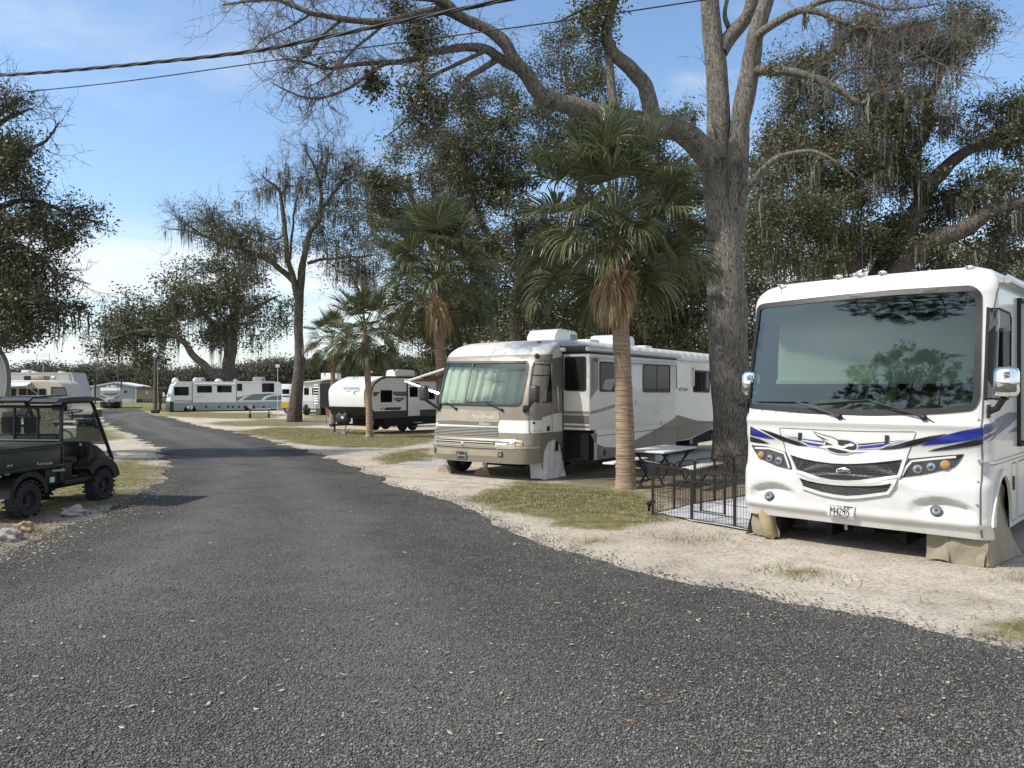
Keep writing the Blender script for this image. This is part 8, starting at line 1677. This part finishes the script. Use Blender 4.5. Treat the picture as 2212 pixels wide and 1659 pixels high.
fv = Frame((P(*c4(1012, 440), 74).x, 74, gz(74)), R(6)); vv_ = fv.root('box_van', 'white box van with yellow lower panel behind the half bare oak', 'van'); pv = Plane(fv, (0, 0, 0), (1, 0, 0), (0, 0, 1), (1, 1.6)); q8 = lambda *p: pv.inv(c4(*p), (1, 1.6)); Wv = q8(1160, 350)[0]; zb8, zt8, zy = q8(1050, 445)[1], q8(1050, 262)[1], q8(1050, 400)[1]
MB().span((0, 0, zb8), (Wv * .55, 6, zt8), .06).span((Wv * .55, .2, zb8), (Wv, 5.5, zt8 - 1.1), .1).obj('body', BW, vv_, 30); MB().span((-.01, -.02, zb8), (Wv * .52, 0, zy)).obj('yellow_panel', M('yellow paint', (.50, .33, .03), .5), vv_)
a, b_ = q8(1018, 338), q8(1072, 302); win(pv, [(a[0], a[1]), (b_[0], a[1]), (b_[0], b_[1]), (a[0], b_[1])], vv_, 1); pv.line('lettering_band', [q8(1018, 356), q8(1075, 356)], .12, BLUE, vv_, .02, 2)
a, b_ = q8(1110, 380), q8(1150, 345); MB().span((a[0], .17, a[1]), (b_[0], .2, b_[1])).obj('cab_window', DGLASS, vv_)
for x in (.6, Wv - .6): w_ = empty('wheel', (x, .15, .42)); w_.parent = vv_; w_.rotation_euler = (0, 0, R(-90)); wheel(w_, (0, 0, 0), .42, .25, TYRE, STEEL, 1, name='tyre')
# bins and pots beside the camper
for k, (p, s_) in enumerate((((1300, 500), .30), ((1322, 498), .32), ((1345, 500), .34))):
    g = GP(*c4(*p)); o = MB().lathe([(s_ * .8, 0), (s_, s_ * 2.2), (s_ * 1.06, s_ * 2.2), (s_ * 1.06, s_ * 2.35), (s_ * .5, s_ * 2.4)], (0, 0, 0), (0, 0, 1), 14).obj('storage_tub', (PALE, BLACK, DARK)[k], None, 40); o.location = g; tag(o, ('pale grey tub, first in the row beside the white camper', 'black tub standing in the middle of the row', 'charcoal tub nearest the booted palm trunk')[k], 'tub', 'tubs beside the white camper')
# flag on a short staff by the booted palm
g = GP(*c4(1362, 592)); o = empty('garden_flag', g, .3, 'small striped garden flag leaning by the booted palm', 'flag'); MB().cyl((0, 0, 0), (-.15, 0, 1.5), .015, n=5).obj('staff', BLACK, o)
MB().quad((-.08, 0, .8), (.30, .02, .45), (.34, .02, .95), (-.12, 0, 1.3)).obj('cloth', M('red and white cloth', (.45, .25, .22), .8, var=.5, scale=14), o)
# ================================================================ picnic tables
def wgp(u, v, z):
    Y = (CZ - z) * F / (v - V0); return np.array(((u - U0) / F * Y, Y, z))
A_, B_, C_, D_ = [wgp(*c6(*p), .70) for p in ((80, 316), (505, 257), (886, 272), (440, 346))]; cen = (A_ + B_ + C_ + D_) / 4; lx = (B_ - A_ + C_ - D_) / 2; ang = math.atan2(lx[1], lx[0])
tb = empty('picnic_table', (cen[0], cen[1], 0), ang, 'white folding picnic table with black legs beside the tall palm', 'picnic table'); LT = np.linalg.norm(lx)
PLW = M('white plastic top', (.62, .62, .60), .5, var=.05, dirt=.2)
MB().span((-LT / 2, -.37, .665), (LT / 2, .37, .705), .015).obj('tabletop', PLW, tb, 30)
for s_ in (-1, 1): MB().span((-LT / 2 + .05, s_ * .80 - .13, .40), (LT / 2 - .05, s_ * .80 + .13, .435), .012).obj('bench', PLW, tb, 30)
for x in (-LT / 2 + .28, LT / 2 - .28):
    lg = MB()
    for s_ in (-1, 1): lg.tube([(x, s_ * .33, .66), (x, s_ * .12, .36), (x, s_ * .10, .30), (x, s_ * .26, .02)], .022, 6).tube([(x, s_ * .8, .40), (x, s_ * .12, .32)], .02, 6).tube([(x, s_ * .8, .40), (x, s_ * .55, .02), (x, s_ * .2, .02)], .02, 6)
    lg.tube([(x, -.3, .64), (x, .3, .64)], .018, 6).obj('leg', BLACK, tb, 40)
MB().quad((-.15, -.05, .66), (.30, -.05, .66), (.32, -.06, .28), (-.13, -.06, .30)).obj('hanging_cloth', VINYL, tb) if False else None
p = GP(*c6(470, 520)); o = MB().span((-.28, -.2, 0), (.28, .2, .46), .03).obj('white_bin', VINYL, None, 40); o.location = (p.x, p.y + 1.2, 0); o.rotation_euler = (0, 0, ang); tag(o, 'white plastic bin standing under the picnic table', 'bin')
g = GP(*c4(845, 523)); tb2 = empty('picnic_table', g, R(14), 'dark framed wooden picnic table standing alone on the far grass', 'picnic table'); k_ = g.y * .54 / 1.9235 / F
GW = M('grey weathered plank', (.36, .35, .32), .85, var=.15); Lh = 88 * k_; zt_ = 70 * k_
MB().span((-Lh * .75, -.4, zt_ - .05), (Lh * .85, .4, zt_), .01).obj('tabletop', GW, tb2)
for s_ in (-1, 1): MB().span((-Lh * 1.05, s_ * .85 - .15, zt_ * .58 - .05), (Lh * 1.0, s_ * .85 + .15, zt_ * .58), .01).obj('bench', GW, tb2)
for x in (-Lh * .8, Lh * .75): MB().tube([(x, -.85, zt_ * .55), (x, -.85, .02), (x, -.3, .02), (x, -.2, zt_ - .06), (x, .2, zt_ - .06), (x, .3, .02), (x, .85, .02), (x, .85, zt_ * .55)], .03, 5).obj('leg', BLACK, tb2)
# ================================================================ wire pen and mat
PM = M('brown black pen metal', (.035, .030, .026), .45, .4, var=.2)
mtx = [GP(*c6(*p)) for p in ((440, 1125), (860, 1022), (1130, 982), (1560, 918), (2150, 1010), (1960, 1425), (1390, 1320), (850, 1228))]
V2, T_ = cdt([(p.x, p.y) for p in mtx], (), None, None, .12); V = [(x, y, .022 + .010 * mnoise.noise(Vector((x * 3, y * 3, 0))) + .006 * mnoise.noise(Vector((x * 9, y * 9, 2)))) for x, y in V2]
tag(mesh_np('ground_mat', V, T_, M('pale grey tarp', (.50, .50, .51), .75, var=.06, scale=5), None, True), 'pale grey tarp spread on the sand inside the wire pen', 'tarp')
PP = [(345, 1142, 515), (845, 1216, 570), (1388, 1306, 640), (1955, 1422, 800)]; BK = [(345, 1142, 515), (622, 1076, 478), (882, 1016, 430), (1132, 972, 405), (1372, 932, 385), (1600, 900, 370), (1830, 870, 360)]
pen = empty('wire_pen', GP(*c6(845, 1216)), 0, 'low black wire pet pen with a small gate beside the white motorhome', 'pet pen'); po = np.array(tuple(pen.location))
pp = [np.array(tuple(GP(*c6(x, y)))) for x, y, _ in PP]; bk = [np.array(tuple(GP(*c6(x, y)))) for x, y, _ in BK]; HP = CZ - (c6(0, 515)[1] - V0) / F * pp[0][1]
def panel(a, b_, gate=False):
    a, b_ = a - po, b_ - po; d = b_ - a; L = np.linalg.norm(d[:2]); d = d / L; up = np.array((0, 0, 1.0)); mb = MB(); h = HP; at = lambda s_, z: a + d * s_ + up * z; r = .012
    mb.tube([at(.015, 0), at(.015, h - .07), at(.03, h - .02), at(.09, h), at(L - .09, h), at(L - .03, h - .02), at(L - .015, h - .07), at(L - .015, 0)], r, 6)
    for z in (.03, .30, .56): mb.tube([at(.02, z), at(L - .02, z)], .004 if z != .03 else .008, 4)
    n = int(L / .048)
    for i in range(1, n): s_ = L * i / n; mb.tube([at(s_, .03), at(s_, h)], .0028, 4, False)
    if gate:
        g0, g1 = L * .24, L * .76; mb.tube([at(g0, .17), at(g0, h - .08), at(g0 + .05, h - .03), at(g1 - .05, h - .03), at(g1, h - .08), at(g1, .17), at(g0, .17)], .011, 6)
        for x in (g0 - .022, g1 + .022): mb.tube([at(x, .14), at(x, h - .005)], .010, 6)
        mb.tube([at(.02, .145), at(L - .02, .145)], .011, 6)
    return mb.obj('panel', PM, pen, 40)
panel(pp[0], pp[1]); panel(pp[1], pp[2], True); panel(pp[2], pp[3])
for a, b_ in zip(bk[:-1], bk[1:]): panel(a, b_)
for p in pp[:3] + bk[1:5]: q = p - po; MB().cyl(q, q + np.array((0, 0, HP - .03)), .020 if any(p is k for k in pp[1:3]) else .013, n=8).obj('post', PM, pen, 40)
g = GP(*c6(300, 1090)); o = MB().tube([(0, 0, 0), (.01, 0, .10), (.05, .02, .16), (.10, .02, .13)], .022, 6).blob((.01, 0, .12), (.05, .04, .04), 2, .2).obj('ground_tap', DARK, None, 'all'); o.location = g; tag(o, 'small dark ground tap at the corner of the wire pen', 'tap')
# ================================================================ overhead lines
def wire(pts, Ya, ua, Yb, ub, rad, label, twist=0):
    out = []
    for u, v in catmull(pts, 8): t = (u - ua) / (ub - ua); Y = 1 / ((1 - t) / Ya + t / Yb); out.append(np.array(P(u, v, Y)))
    q = np.array(out); e = empty('power_line', q[len(q) // 2], 0, label, 'cable', 'overhead cables'); o_ = np.array(tuple(e.location)); n = max(1, twist)
    for k in range(n):
        if twist:
            s_ = np.concatenate([[0], np.cumsum(np.linalg.norm(np.diff(q, axis=0), axis=1))]); qq = []; st_ = np.arange(0, s_[-1], .10); 
            c_ = np.stack([np.interp(st_, s_, q[:, i]) for i in range(3)], 1); a = st_ * 4.2 + 2 * math.pi * k / n; c_[:, 2] += rad * 1.15 * np.cos(a); c_[:, 1] += rad * 1.15 * np.sin(a)
        else: c_ = q
        MB().tube(c_ - o_, rad, 6).obj('conductor', M('black cable sheath', (.010, .010, .010), .7, var=.3) if k < 2 else M('grey cable strand', (.05, .048, .045), .7, var=.2), e, 'all')
wire([(-420, 182), (-200, 176), (0, 163), (150, 152), (300, 138), (480, 119), (600, 101), (800, 60), (950, 29), (1095, -1), (1250, -36), (1400, -72)], 17, -420, 8.5, 1400, .0135, 'thick twisted bundle of overhead cables crossing the sky', 3)
wire([(-420, 228), (-200, 218), (0, 203), (250, 178), (500, 144), (800, 101), (1100, 61), (1300, 33), (1520, 0), (1750, -34), (1950, -66)], 17, -420, 9.5, 1950, .0095, 'single thin overhead cable below the twisted bundle', 0)
